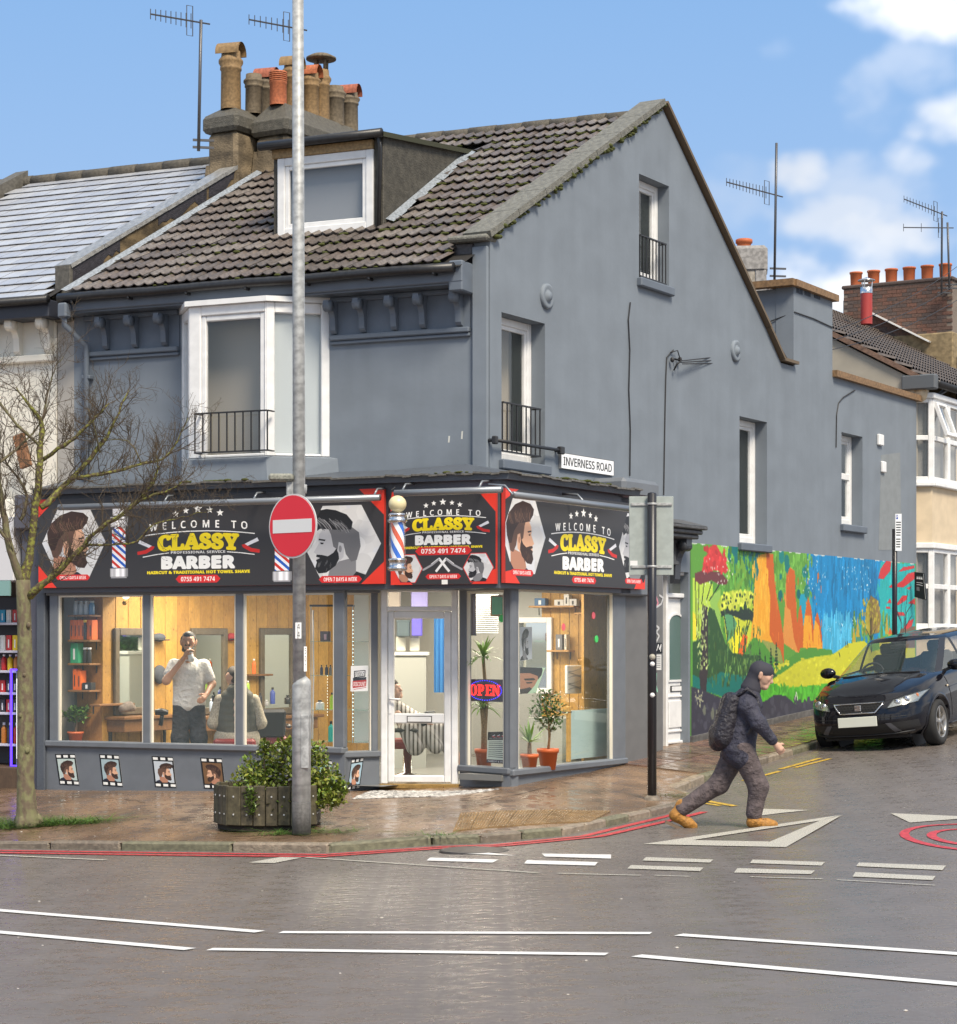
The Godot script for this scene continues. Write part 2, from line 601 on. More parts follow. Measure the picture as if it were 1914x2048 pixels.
func build_ground():
	var asphalt:=mat("asphalt",Color(0.29,0.25,0.225),0.46,{"tex":"grit","sc":2.2,"rtex":"wet","bump":0.05,"btex":"grit","over":"soft","osc":0.23})
	asphalt.roughness_texture=noise_tex("roadwet",0.005,0.45,1.0,512,FastNoiseLite.TYPE_SIMPLEX_SMOOTH,4)
	var b:=MB.new()
	b.smooth()
	var xs:=[]
	var zs:=[]
	for i in 73:xs.append(-10.8+i*0.35)
	for i in 12:
		xs.push_front(xs[0]-2.0*pow(1.4,i))
		xs.append(xs[-1]+2.0*pow(1.4,i))
	for i in 74:zs.append(-8.0-i*0.4)
	for i in 12:
		zs.push_front(zs[0]+2.0*pow(1.25,i))
		zs.append(zs[-1]-2.0*pow(1.5,i))
	for i in xs.size()-1:
		for j in zs.size()-1:
			var q:=[]
			for k in [[0,1],[1,1],[1,0],[0,0]]:
				var x:float=xs[i+k[0]]
				var z:float=zs[j+k[1]]
				q.append(v3(x,road_y(x,z),z))
			b.quad(q[3],q[0],q[1],q[2])
	ground("road",b,asphalt,"wet dark grey asphalt road with puddle sheen and white lane markings")
	var rows:=[
		[front_pt(-16,-0.5,-0.36),front_pt(-16,4.9,-0.66)],[front_pt(-5.6,-0.3,-0.115),front_pt(-6.5,4.9,-0.385)],
		[front_pt(-3.2,-0.3,-0.065),front_pt(-3.2,4.9,-0.29)],[front_pt(-2.0,-0.4,-0.035),front_pt(-1.6,4.9,-0.235)],
		[front_pt(-1.2,-0.6,-0.012),front_pt(-0.4,4.9,-0.195)],[front_pt(-0.7,-0.6,0.0),front_pt(0.6,4.9,-0.164)],
		[front_pt(-0.1,-0.4,0.035),at(864,1675,19.19)],[side_pt(0.5,-0.1,0.06),at(961,1672,19.23)],
		[side_pt(0.9,-0.1,0.08),at(1125,1658,19.78)],[side_pt(1.3,-0.1,0.10),at(1212,1640,20.65)],
		[side_pt(1.8,-0.1,0.125),at(1342,1612,22.1)],[side_pt(2.2,-0.1,0.145),at(1395,1593,23.0)],[side_pt(2.6,-0.1,0.17),side_pt(1.5,1.55,-0.02)],
		[side_pt(3.6,-0.1,0.22),side_pt(2.6,1.42,0.05)],[side_pt(5.4,-0.1,0.31),side_pt(4.6,1.4,0.18)],[side_pt(7.5,-0.1,0.42),side_pt(7.0,1.4,0.34)],
		[side_pt(9.7,-0.1,0.535),side_pt(9.7,1.4,0.50)],[side_pt(14.4,-0.1,0.82),side_pt(14.4,1.4,0.80)],[side_pt(30,-0.1,1.9),side_pt(30,1.4,1.87)]]
	pave_rows=rows
	var tarmac:=mat("wet pavement",Color(0.42,0.27,0.165),0.42,{"tex":"grit","sc":1.4,"rtex":"wet","bump":0.015,"btex":"grit","over":"blot","osc":0.13})
	tarmac.roughness_texture=noise_tex("pavewet",0.006,0.36,1.0,512,FastNoiseLite.TYPE_SIMPLEX_SMOOTH,4)
	b=MB.new()
	b.smooth()
	var f:=FastNoiseLite.new()
	f.frequency=0.35
	for i in rows.size()-1:
		var nu:=6
		var nv:=16
		for iu in nu:
			for iv in nv:
				var q:=[]
				for k in [[0,0],[1,0],[1,1],[0,1]]:
					var s:float=(iu+k[0])/float(nu)
					var t:float=(iv+k[1])/float(nv)
					var p:Vector3=rows[i][0].lerp(rows[i+1][0],s).lerp(rows[i][1].lerp(rows[i+1][1],s),t)
					if t>0 and t<1:p.y+=0.012*f.get_noise_2d(p.x*2,p.z*2)
					q.append(p)
				b.quad_out(q[0],q[3],q[2],q[1],UP)
	ground("pavement",b,tarmac,"wet brown tarmac pavement in front of the barber shop")
	var stone:=[mat("kerb stone",Color(0.22,0.18,0.135),0.55,{"tex":"blot","sc":1.7,"bump":0.4}),mat("kerb stone worn",Color(0.32,0.26,0.19),0.5,{"tex":"blot","sc":1.3,"bump":0.4}),mat("kerb stone mossy",Color(0.2,0.19,0.12),0.6,{"tex":"blot","sc":1.9,"bump":0.4})]
	var kerb:=Node3D.new()
	kerb.name="kerb"
	add_child(kerb)
	tag(kerb,"worn stone kerb along the edge of the wet pavement","","","structure")
	var line:=[]
	for r in rows:line.append(r[1])
	var acc:=[]
	for i in line.size()-1:
		var seg:Vector3=line[i+1]-line[i]
		var cnt:=maxi(1,roundi(seg.length()/(0.92 if i<6 or i>12 else 0.5)))
		for k in cnt:acc.append(line[i]+seg*(k/float(cnt)))
	acc.append(line[line.size()-1])
	for i in acc.size()-1:
		var a:Vector3=acc[i]
		var c:Vector3=acc[i+1]
		var d:=(c-a)
		d.y=0
		var nn:=d.normalized().cross(UP)
		var l:=(c-a).length()
		b=MB.new()
		var m:=(a+c)*0.5
		var x:=(c-a).normalized()
		var w:=0.14
		var lift:=0.006+rng.randf()*0.008
		b.at(Transform3D(Basis(x,x.cross(-nn).normalized()*-1.0 if x.cross(-nn).y<0 else x.cross(-nn).normalized(),nn),m)).box(v3(0,-0.15+lift,-w*0.5+0.01),v3(l-0.012,0.30,w),0.018)
		part(kerb,"kerb_stone",b,stone[rng.randi()%3])
	var slab:=[mat("paving slab pink",Color(0.42,0.25,0.18),0.45,{"tex":"grit","sc":1.6,"rtex":"wet","over":"blot","osc":0.4}),mat("paving slab buff",Color(0.40,0.28,0.19),0.4,{"tex":"grit","sc":1.6,"rtex":"wet","over":"blot","osc":0.4}),mat("paving slab brown",Color(0.32,0.21,0.14),0.5,{"tex":"grit","sc":1.6,"rtex":"wet","over":"blot","osc":0.4})]
	var path:=Node3D.new()
	path.name="slab_path"
	add_child(path)
	tag(path,"wet pink and buff paving slabs on the side road pavement","","","structure")
	for i in 16:
		for j in 2:
			var t0:=2.7+i*0.72
			var n0:=0.08+j*0.62
			b=MB.new()
			var q:=[]
			for k in [[0.01,0.01],[0.71,0.01],[0.71,0.61],[0.01,0.61]]:
				var p:=SD*v3(t0+k[0],0,n0+k[1])
				p.y=pave_y(p.x,p.z)+0.012+rng.randf()*0.006
				q.append(p)
			b.quad_out(q[0],q[1],q[2],q[3],UP)
			for k in 4:
				var e:Vector3=q[k]
				var g:Vector3=q[(k+1)%4]
				b.quad(e-UP*0.04,g-UP*0.04,g,e)
			part(path,"paving_slab",b,slab[(i*2+j*3+rng.randi()%2)%3])
	var peb:=[]
	var tints:=[]
	var corner:=[pg(742,1583),pg(1005,1578),pg(900,1594),pg(706,1599)]
	for i in 1500:
		var s:=rng.randf()
		var t:=rng.randf()
		var p:Vector3=corner[0].lerp(corner[1],s).lerp(corner[3].lerp(corner[2],s),t)
		p.y=pave_y(p.x,p.z)+0.006
		var sc:=0.010+rng.randf()*0.013
		peb.append(Transform3D(Basis.from_euler(v3(0,rng.randf()*TAU,0)).scaled(v3(sc*1.5,sc*0.6,sc)),p))
		var g:=0.16+rng.randf()*0.42
		tints.append(Color(g,g*0.96,g*0.9))
	var pb:=MB.new()
	pb.smooth()
	pb.ball(Vector3.ZERO,Vector3.ONE,7,4)
	var pm:=mat("pebble",Color(1,1,1),0.4,{"tint":true})
	var th:=many(self,"threshold_pebbles",pb.mesh(),pm,peb,"white pebbles set in front of the shop door",tints)
	build_markings()
	build_tactile()
	build_litter()
func strip_road(b:MB,a:Vector3,c:Vector3,w:float,lift:=0.006,skew:=0.0):
	var d:=(c-a)
	d.y=0
	var l:=d.length()
	d/=l
	var s:=d.cross(UP)*(w*0.5)
	var steps:=maxi(1,int(l/0.35))
	for i in steps:
		var q:=[]
		for k in [[0,-1],[1,-1],[1,1],[0,1]]:
			var f:float=(i+k[0])/float(steps)
			var p=a+d*(l*f)+s*k[1]+d*skew*k[1]
			p.y=road_y(p.x,p.z)+lift
			q.append(p)
		b.quad_out(q[0],q[1],q[2],q[3],UP)
func poly_road(b:MB,px:Array,lift:=0.006):
	var pts:=[]
	for i in range(0,px.size(),2):pts.append(og(px[i],px[i+1],lift))
	var flat:=PackedVector2Array()
	for p in pts:flat.append(Vector2(p.x,p.z))
	var t:=Geometry2D.triangulate_polygon(flat)
	for i in range(0,t.size(),3):
		var n:Vector3=(pts[t[i+1]]-pts[t[i]]).cross(pts[t[i+2]]-pts[t[i]])
		if n.y>0:b.tri(pts[t[i]],pts[t[i+1]],pts[t[i+2]])
		else:b.tri(pts[t[i]],pts[t[i+2]],pts[t[i+1]])
func paint_tex()->Texture2D:
	return noise_tex("paintwear",0.05,0.55,1.0,512,FastNoiseLite.TYPE_SIMPLEX_SMOOTH,5)
func build_markings():
	var white:=mat("white road paint",Color(0.74,0.73,0.70),0.5,{"tex":"soft","sc":1.5})
	var worn:=mat("worn white road paint",Color(0.72,0.68,0.58),0.55,{"tex":"blot","sc":2.5})
	worn.albedo_texture=paint_tex()
	var red:=mat("red road paint",Color(0.62,0.05,0.06),0.5,{"tex":"blot","sc":2.0})
	var yellow:=mat("yellow road paint",Color(0.62,0.40,0.05),0.55,{"tex":"blot","sc":2.0})
	for q in [[-120,1812,520,1865,0.10],[-120,1855,380,1900,0.10],[561,1866,1302,1868,0.10],[419,1900,1214,1910,0.10],[1357,1871,2060,1919,0.10],[1273,1913,2060,1983,0.10]]:
		var b:=MB.new()
		strip_road(b,og(q[0],q[1]),og(q[2],q[3]),q[4])
		ground("lane_marking",b,white,"white lane line along the middle of the main street")
	for q in [[-60,1709,211,1721,0.06],[612,1716,1077,1747,0.05],[1115,1748,1280,1752,0.045],[1310,1752,1380,1754,0.03],[1500,1755,1645,1759,0.035],[1675,1761,1870,1772,0.03]]:
		var b:=MB.new()
		strip_road(b,og(q[0],q[1]),og(q[2],q[3]),q[4])
		ground("edge_marking",b,worn,"thin worn white line beside the kerbside lane")
	var b0:=MB.new()
	poly_road(b0,[497,1725,548,1726,604,1715,560,1714])
	ground("edge_marking",b0,worn,"short slanted white bar at the end of the bus lane line")
	for q in [[886,1700,955,1703,1031,1711,895,1706],[1083,1707,1090,1713,1222,1717,1222,1709],[1292,1714,1285,1721,1420,1725,1427,1719],[1505,1719,1500,1726,1643,1731,1650,1724],[1718,1725,1712,1732,1885,1740,1892,1731],
			[860,1715,853,1721,985,1725,997,1719],[1054,1720,1048,1727,1190,1731,1196,1724],[1262,1730,1254,1737,1400,1742,1407,1735],[1475,1736,1468,1745,1622,1748,1630,1741],[1711,1744,1705,1753,1865,1760,1871,1752]]:
		var b:=MB.new()
		poly_road(b,q)
		ground("give_way_dash",b,worn if q[0]>1250 else white,"white give way dash across the mouth of the side road")
	var t:=MB.new()
	poly_road(t,[1286,1688,1680,1630,1640,1641,1385,1680])
	poly_road(t,[1286,1688,1385,1680,1540,1683,1572,1694])
	poly_road(t,[1540,1683,1640,1641,1684,1630,1572,1694])
	ground("give_way_triangle",t,worn,"large worn white give way triangle painted on the road")
	var m:=MB.new()
	poly_road(m,[1510,1617,1620,1620,1560,1626,1514,1632])
	ground("road_arrow",m,worn,"worn white wedge of paint just behind the walking man's boots")
	m=MB.new()
	poly_road(m,[1780,1626,1960,1634,1820,1645])
	ground("road_arrow",m,worn,"worn white wedge of paint at the right edge of the side road")
	var off1:=0.30
	for k in 2:
		var r:=MB.new()
		var o:=0.24+0.22*k
		for i in range(0,10):
			var a:Vector3=pave_rows[i][1]
			var c:Vector3=pave_rows[i+1][1]
			var na:=(c-a).cross(UP).normalized()
			var prev:Vector3=pave_rows[maxi(i-1,0)][1]
			var nxt:Vector3=pave_rows[i+2][1]
			var n0:=((c-prev)).cross(UP).normalized()
			var n1:=((nxt-a)).cross(UP).normalized()
			if i>=5 and i<=9:
				n0=n0*(0.9+0.35*sin((i-5)*0.9)*(1 if k==0 else 0.3))
				n1=n1*(0.9+0.35*sin((i-4)*0.9)*(1 if k==0 else 0.3))
			strip_road(r,a+n0*o,c+n1*o,0.095,0.005+0.002*k)
		ground("red_line",r,red,"red line painted along the kerb of the main street")
	for k in 2:
		var r:=MB.new()
		var c:=og(1960,1676)
		var rad:=0.60-0.22*k
		var last:=Vector3.ZERO
		for i in 15:
			var a:=PI*0.5+PI*i/14.0
			var p:=c+v3(cos(a)*rad,0,-sin(a)*rad*2.3)
			if i>0:strip_road(r,last,p,0.085)
			last=p
		strip_road(r,c+v3(0,0,-rad*2.3),c+v3(4,0,-rad*2.3),0.085)
		strip_road(r,c+v3(0,0,rad*2.3),c+v3(4,0,rad*2.3+0.6),0.085)
		ground("red_line",r,red,"red line end curving round at the far side of the side road")
	for q in [[1388,1596,1415,1578,0.09],[1408,1597,1450,1569,0.10],[1390,1598,1470,1613,0.08],[1400,1606,1440,1612,0.06],[1487,1562,1560,1543,0.08],[1560,1539,1640,1517,0.08],[1590,1536,1660,1518,0.07]]:
		var b:=MB.new()
		strip_road(b,og(q[0],q[1]),og(q[2],q[3]),q[4])
		ground("yellow_line",b,yellow,"yellow line painted beside the side road kerb")
	var iron:=mat("drain iron",Color(0.09,0.08,0.075),0.45,{"metal":0.6,"tex":"blot","sc":3.0})
	var g:=MB.new()
	var c:=og(950,1702)
	g.lathe([Vector2(0,0.012),Vector2(0.30,0.012),Vector2(0.32,0.0)],20)
	var mh:=single("manhole_cover",g,iron,"round iron manhole cover by the kerb where the red lines break","manhole cover")
	mh.position=v3(c.x,road_y(c.x,c.z),c.z)
func build_tactile():
	var buff:=mat("tactile paving",Color(0.50,0.31,0.13),0.45,{"tex":"grit","sc":2.0,"rtex":"wet","over":"blot","osc":0.5})
	var a:=pg(920,1628)
	var e:=pg(1222,1624)
	var h:=pg(1180,1646)
	var d:=pg(905,1664)
	var slabs:=Node3D.new()
	slabs.name="tactile_paving"
	add_child(slabs)
	tag(slabs,"buff blister paving slabs at the dropped kerb of the corner","","","structure")
	var nu:=8
	var nv:=4
	var blis:=[]
	for i in nu:
		for j in nv:
			var b:=MB.new()
			var q:=[]
			for k in [[0.015,0.015],[0.985,0.015],[0.985,0.985],[0.015,0.985]]:
				var s:float=(i+k[0])/nu
				var t:float=(j+k[1])/nv
				var p:Vector3=a.lerp(e,s).lerp(d.lerp(h,s),t)
				p.y=pave_y(p.x,p.z)+0.012
				q.append(p)
			b.quad_out(q[0],q[1],q[2],q[3],UP)
			for k in 4:b.quad(q[k]-UP*0.03,q[(k+1)%4]-UP*0.03,q[(k+1)%4],q[k])
			part(slabs,"tactile_slab",b,buff)
			for r in 6:
				for s in 6:
					var p:Vector3=q[0].lerp(q[1],(r+0.5)/6).lerp(q[3].lerp(q[2],(r+0.5)/6),(s+0.5)/6)
					blis.append(Transform3D(Basis.from_scale(v3(0.014,0.006,0.014)),p))
	var bb:=MB.new()
	bb.smooth()
	bb.lathe([Vector2(1.0,0),Vector2(0.75,0.75),Vector2(0,1)],7)
	many(slabs,"blisters",bb.mesh(),buff,blis)
func build_litter():
	var grass:=mat("grass",Color(0.075,0.17,0.025),0.6,{"tint":true,"back":Color(0.3,0.5,0.1)})
	var blade:=MB.new()
	blade.tri(v3(-0.004,0,0),v3(0.004,0,0),v3(0.0,1,0.25))
	blade.tri(v3(-0.003,0,0.002),v3(0.0,1,0.25),v3(0.003,0,0.002))
	var bm:=blade.mesh()
	for g in [[20,1652,0.42,0.09,650,"grass growing round the foot of the bare street tree"],[140,1647,0.30,0.09,380,"bright tuft of grass right of the tree foot"],[555,1668,0.16,0.05,70,"weeds at the foot of the wooden planter"],[640,1664,0.3,0.03,90,"sparse weeds by the lamp post foot"],[868,1672,0.15,0.05,60,"weeds growing at the kerb joint"],[1330,1590,0.2,0.03,50,"weeds by the foot of the black sign post"]]:
		var c:=pg(g[0],g[1])
		var w:=[]
		var tn:=[]
		for i in g[4]:
			var r:float=g[2]*sqrt(rng.randf())
			var an:=rng.randf()*TAU
			var p:=c+v3(cos(an)*r*1.3,0,sin(an)*r*0.7)
			p.y=pave_y(p.x,p.z)
			w.append(Transform3D(Basis.from_euler(v3(rng.randf_range(-0.6,0.6),rng.randf()*TAU,0)).scaled(v3(1.4,g[3]*rng.randf_range(0.4,1.1),1)),p))
			var k:=rng.randf_range(0.6,1.3)
			tn.append(Color(k*rng.randf_range(0.8,1.5),k,k))
		many(self,"grass_tuft" if g[4]>200 else "weeds",bm,grass,w,g[5],tn)
	var w2:=[]
	for i in 90:
		var p:=pg(rng.randf_range(20,1240),rng.randf_range(1560,1675)) if i<68 else og(rng.randf_range(0,1914),rng.randf_range(1730,2040),0.0)
		p.y+=0.004
		var s:=rng.randf_range(0.003,0.009)
		w2.append(Transform3D(Basis.from_euler(v3(0,rng.randf()*TAU,0)).scaled(v3(s*1.6,s*0.5,s)),p))
	var cb:=MB.new()
	cb.ball(Vector3.ZERO,Vector3.ONE,5,3)
	many(self,"litter_crumbs",cb.mesh(),mat("litter",Color(0.6,0.56,0.5),0.6),w2,"pale crumbs and bits of litter scattered on the wet ground")
	var dark:=mat("crack",Color(0.05,0.035,0.025),0.7)
	for q in [[100,1596,180,1594,250,1598,290,1606],[330,1645,380,1634,440,1628],[700,1604,830,1600,900,1603,960,1602],[960,1602,1040,1590,1095,1576],[560,1624,640,1630,780,1622,850,1612]]:
		var b:=MB.new()
		var prev:=pg(q[0],q[1])
		for i in range(2,q.size(),2):
			var nx:=pg(q[i],q[i+1])
			for s in 6:
				var p0:=prev.lerp(nx,s/6.0)+v3(0,0,0.02*sin(i*3.0+s*1.7))
				var p1:=prev.lerp(nx,(s+1)/6.0)+v3(0,0,0.02*sin(i*3.0+(s+1)*1.7)) if s<5 else nx+v3(0,0,0.02*sin((i+2)*3.0))
				var d:=(p1-p0).normalized().cross(UP)*(0.006+0.006*absf(sin(s*2.3+i)))
				p0.y=pave_y(p0.x,p0.z)+0.012
				p1.y=pave_y(p1.x,p1.z)+0.012
				b.quad_out(p0-d,p1-d,p1+d,p0+d,UP)
			prev=nx
		ground("pavement_crack",b,dark,"dark crack running across the brown tarmac pavement")
# -- the corner house
var house:Node3D
var GREY:StandardMaterial3D
var TRIM:StandardMaterial3D
var UPVC:StandardMaterial3D
func px_rect(T:Transform3D,x0:float,y0:float,x1:float,y1:float,z:=0.0)->Rect2:
	var a:=on(T,x0,y0,z)
	var b:=on(T,x1,y1,z)
	return Rect2(a.x,b.y,b.x-a.x,a.y-b.y)
func window(parent:Node,T:Transform3D,r:Rect2,z:float,bars:Array,fw:=0.07,called:="window",inner:=true)->Node3D:
	var w:=Node3D.new()
	w.name=numbered(parent,called)
	parent.add_child(w,true)
	w.transform=T
	var f:=MB.new()
	var d:=0.07
	var p:=r.position
	var e:=r.end
	f.span(v3(p.x,p.y,z-d),v3(p.x+fw,e.y,z),0.008)
	f.span(v3(e.x-fw,p.y,z-d),v3(e.x,e.y,z),0.008)
	f.span(v3(p.x+fw,p.y,z-d+0.002),v3(e.x-fw,p.y+fw*1.3,z-0.002),0.008)
	f.span(v3(p.x+fw,e.y-fw,z-d+0.002),v3(e.x-fw,e.y,z-0.002),0.008)
	for y in bars:f.span(v3(p.x+fw,p.y+r.size.y*y-fw*0.6,z-d+0.004),v3(e.x-fw,p.y+r.size.y*y+fw*0.6,z-0.004),0.008)
	var s:=fw*0.55
	if inner:
		f.span(v3(p.x+fw,p.y+fw*1.3,z-d+0.006),v3(p.x+fw+s,e.y-fw,z-0.018),0.006)
		f.span(v3(e.x-fw-s,p.y+fw*1.3,z-d+0.006),v3(e.x-fw,e.y-fw,z-0.018),0.006)
		f.span(v3(p.x+fw+s,p.y+fw*1.3,z-d+0.008),v3(e.x-fw-s,p.y+fw*1.3+s,z-0.020),0.006)
		f.span(v3(p.x+fw+s,e.y-fw-s,z-d+0.008),v3(e.x-fw-s,e.y-fw,z-0.020),0.006)
	part(w,"frame",f,UPVC)
	var ys:=[p.y+fw]+bars.map(func(y):return p.y+r.size.y*y)+[e.y-fw]
	for i in ys.size()-1:
		var g:=MB.new()
		g.quad(v3(p.x+fw,ys[i],z-0.045),v3(e.x-fw,ys[i],z-0.045),v3(e.x-fw,ys[i+1],z-0.045),v3(p.x+fw,ys[i+1],z-0.045))
		part(w,"pane",g,glass("window glass",0.10,Color(0.55,0.6,0.6)))
	return w
func railing(parent:Node,T:Transform3D,a:Vector3,b:Vector3,h:float,bars:int,depth:float):
	var r:=MB.new()
	var iron:=mat("black iron",Color(0.018,0.018,0.02),0.45)
	var u:=v3(0,h,0)
	var n:=Node3D.new()
	n.name=numbered(parent,"balcony_railing")
	parent.add_child(n,true)
	n.transform=T
	for q in [u,Vector3.ZERO]:
		r=MB.new()
		r.bar(a+q,b+q,0.035,0.016)
		for e in [a,b]:r.bar(e+q,e+q-v3(0,0,depth),0.03,0.014)
		part(n,"rail",r,iron)
	for i in bars:
		var p:=a.lerp(b,i/float(bars-1))
		var k:=MB.new()
		k.bar(p,p+u,0.013,0.013)
		part(n,"bar",k,iron)
func corbel(h:float,d:float,w:float)->MB:
	var b:=MB.new()
	var poly:=PackedVector2Array()
	poly.append(Vector2(0,0))
	poly.append(Vector2(d,0))
	poly.append(Vector2(d,-h*0.16))
	for i in 7:
		var a:=PI*0.5*i/6.0
		poly.append(Vector2(d*0.95-sin(a)*d*0.62,-h*0.2-(1-cos(a))*h*0.45))
	poly.append(Vector2(d*0.30,-h*0.9))
	poly.append(Vector2(d*0.18,-h))
	poly.append(Vector2(0,-h))
	b.xf=Transform3D(Basis(v3(0,0,1),v3(0,1,0),v3(-1,0,0)),v3(0,0,0))
	b.prism(poly,-w*0.5,w*0.5)
	b.smooth()
	b.xf=Transform3D(Basis(v3(0,0,1),v3(0,1,0),v3(-1,0,0)),v3(0,-h*0.16,d*0.72))
	var roll:=[]
	for k in 2:roll.append(v3(0,0,(k-0.5)*w*1.25))
	b.tube(roll,[d*0.28],10)
	return b
func build_house():
	GREY=mat("blue grey masonry paint",Color(0.195,0.226,0.262),0.75,{"tex":"soft","sc":0.35,"bump":0.06,"over":"blot","osc":v3(0.6,0.05,0.6)})
	GREY.detail_albedo=noise_tex("faint",0.012,0.965,1.0,512,FastNoiseLite.TYPE_SIMPLEX_SMOOTH,6)
	TRIM=mat("grey trim paint",Color(0.125,0.150,0.185),0.6,{"tex":"soft","sc":0.8})
	UPVC=mat("white window frame",Color(0.80,0.80,0.79),0.35,{"tex":"soft","sc":1.1})
	house=thing("corner_building","blue grey rendered corner house with barber shop below and tiled roof","building")
	var bayL:=on(FR,363,700).x
	var bayR:=on(FR,660,700).x
	var b:=MB.new()
	b.at(FR)
	wall(b,V2([-5.56,2.45,-0.003,2.45,-0.003,5.9,-5.56,5.9]),[Rect2(bayL+0.05,3.72,bayR-bayL-0.1,1.75)],0.25)
	part(house,"wall",b,GREY,"street front wall of the upper storey")
	var A:=px_rect(SD,1003,624,1090,932)
	var B:=px_rect(SD,1278,347,1338,576)
	var Cc:=px_rect(SD,1479,832,1534,1091)
	var D:=px_rect(SD,1683,864,1725,1054)
	var door:=px_rect(SD,1326,1140,1377,1506)
	door.position.y=0.1
	door.size.y=on(SD,1350,1143).y-0.1
	b=MB.new()
	b.at(SD)
	wall(b,V2([4.3,-0.5,14.35,-0.5,14.35,5.72,10.44,5.72,10.44,6.88,8.87,6.88,8.87,5.70,8.38,5.70,7.87,6.10,4.39,8.56,0.0,6.13,0.0,2.3,4.3,2.3]),
		[A,B,Cc,D,door],0.28)
	part(house,"wall",b,GREY,"long side wall with stepped gable above the mural")
	b=MB.new()
	b.at(SD)
	b.span(v3(8.88,5.6,-0.62),v3(10.43,6.87,-0.02))
	part(house,"chimney_breast",b,GREY,"square grey turret on the side wall")
	b=MB.new()
	b.at(SD)
	b.span(v3(14.07,0,-5),v3(14.34,5.71,-0.28))
	part(house,"end_wall",b,GREY)
	b=MB.new()
	b.at(FR)
	var pl:=on(FR,947,800).x
	b.span(v3(pl,2.9,0.0),v3(-0.01,6.05,0.05),0.012)
	part(house,"corner_pilaster",b,GREY)
	var rooms:=mat("room wall",Color(0.36,0.34,0.31),0.9)
	var k:=0
	for q in [[A,[],0.20,"first floor window with railing near the corner"],[B,[],0.18,"gable window with railing"],[Cc,[],0.20,"tall narrow first floor window above the mural"],[D,[0.55],0.20,"two pane window of the rear extension"]]:
		var r:Rect2=q[0]
		var w:=window(house,SD,r.grow_individual(0,0,0,0),-q[2]+0.02,q[1],0.085)
		w.set_meta("label",q[3])
		var s:=MB.new()
		s.at(SD)
		s.span(v3(r.position.x-0.06,r.position.y-0.11,-0.2),v3(r.end.x+0.05,r.position.y+0.004,0.07),0.015)
		part(house,"sill",s,TRIM)
		var rm:=MB.new()
		rm.at(SD)
		var dp:=-1.1 if k==1 else -2.2
		rm.quad(v3(maxf(0.4,r.position.x-1.2),r.position.y-0.9,dp),v3(r.end.x+1.2,r.position.y-0.9,dp),v3(r.end.x+0.4,r.end.y+0.02,dp),v3(maxf(0.4,r.position.x-0.4),r.end.y+0.02,dp))
		part(house,"room_wall",rm,rooms)
		if true:
			var c:=MB.new()
			c.at(SD)
			c.smooth()
			for i in 16:
				var x0:=lerpf(r.position.x,r.end.x,i/16.0)
				var x1:=lerpf(r.position.x,r.end.x,(i+1)/16.0)
				c.quad(v3(x0,r.position.y,-0.45+0.03*sin(i*1.9)),v3(x1,r.position.y,-0.45+0.03*sin(i*1.9+1.9)),v3(x1,r.end.y,-0.45+0.03*sin(i*1.9+1.9)),v3(x0,r.end.y,-0.45+0.03*sin(i*1.9)))
			part(house,"curtain",c,mat("pale curtain",Color(0.42,0.46,0.44),0.9) if k>0 else mat("beige reflection curtain",Color(0.28,0.245,0.19),0.9))  # beige on the corner window imitates the reflection in its glass
		k+=1
	railing(house,SD,v3(A.position.x+0.02,A.position.y+0.10,0.0),v3(A.end.x-0.12,A.position.y+0.10,0.0),0.55,9,0.12)
	railing(house,SD,v3(B.position.x+0.02,B.position.y+0.03,0.0),v3(B.end.x-0.1,B.position.y+0.03,0.0),0.52,9,0.1)
	build_bay(bayL,bayR)
	b=MB.new()
	b.at(FR)
	b.span(v3(-5.56,5.60,0.0),v3(pl-0.02,5.66,0.30))
	b.span(v3(-5.56,5.62,0.301),v3(pl+0.01,5.80,0.335),0.01)
	part(house,"fascia",b,TRIM)
	for s in [[-5.40,bayL-0.02],[bayR+0.02,pl-0.03]]:
		b=MB.new()
		b.at(FR)
		b.span(v3(s[0],5.10,0.0),v3(s[1],5.16,0.07),0.012)
		b.span(v3(s[0]+0.002,5.055,0.0),v3(s[1]-0.002,5.098,0.045),0.01)
		b.span(v3(s[0]+0.004,5.16,0.0),v3(s[1]-0.004,5.60,0.015))
		b.span(v3(s[0]+0.006,5.54,0.015),v3(s[1]-0.006,5.60,0.06),0.01)
		part(house,"frieze",b,TRIM)
	for x in [217,275,334]:place_corbel(on(FR,x,650).x,5.54)
	for x in [672,730,793,850,922]:place_corbel(on(FR,x,610).x,5.54)
	var gut:=mat("black gutter",Color(0.022,0.022,0.024),0.4,{"tex":"blot","sc":2.0})
	b=MB.new()
	b.at(FR)
	b.smooth()
	var gp:=[]
	for i in 9:
		gp.append(v3(lerpf(-5.50,pl-0.06,i/8.0),5.775+0.006*sin(i*2.2),0.40))
	b.tube(gp,[0.058],10)
	for i in 7:
		b.flat()
		b.box(v3(lerpf(-5.3,pl-0.3,i/6.0),5.76,0.37),v3(0.03,0.13,0.13),0.01)
	part(house,"gutter",b,gut)
	b=MB.new()
	b.at(FR)
	b.span(v3(pl-0.16,5.52,0.0),v3(pl+0.012,5.86,0.33),0.015)
	part(house,"eaves_block",b,TRIM)
	b=MB.new()
	b.at(FR)
	b.smooth()
	var dx:=on(FR,181,800).x
	b.tube([v3(-5.42,5.70,0.40),v3(-5.42,5.45,0.40),v3(dx,5.24,0.10),v3(dx,5.12,0.085),v3(dx,3.2,0.085)],[0.036],10)
	b.flat()
	b.box(v3(-5.42,5.62,0.40),v3(0.13,0.18,0.13),0.02)
	for y in [4.85,4.1,3.4]:b.box(v3(dx,y,0.06),v3(0.12,0.05,0.10),0.01)
	part(house,"downpipe",b,TRIM)
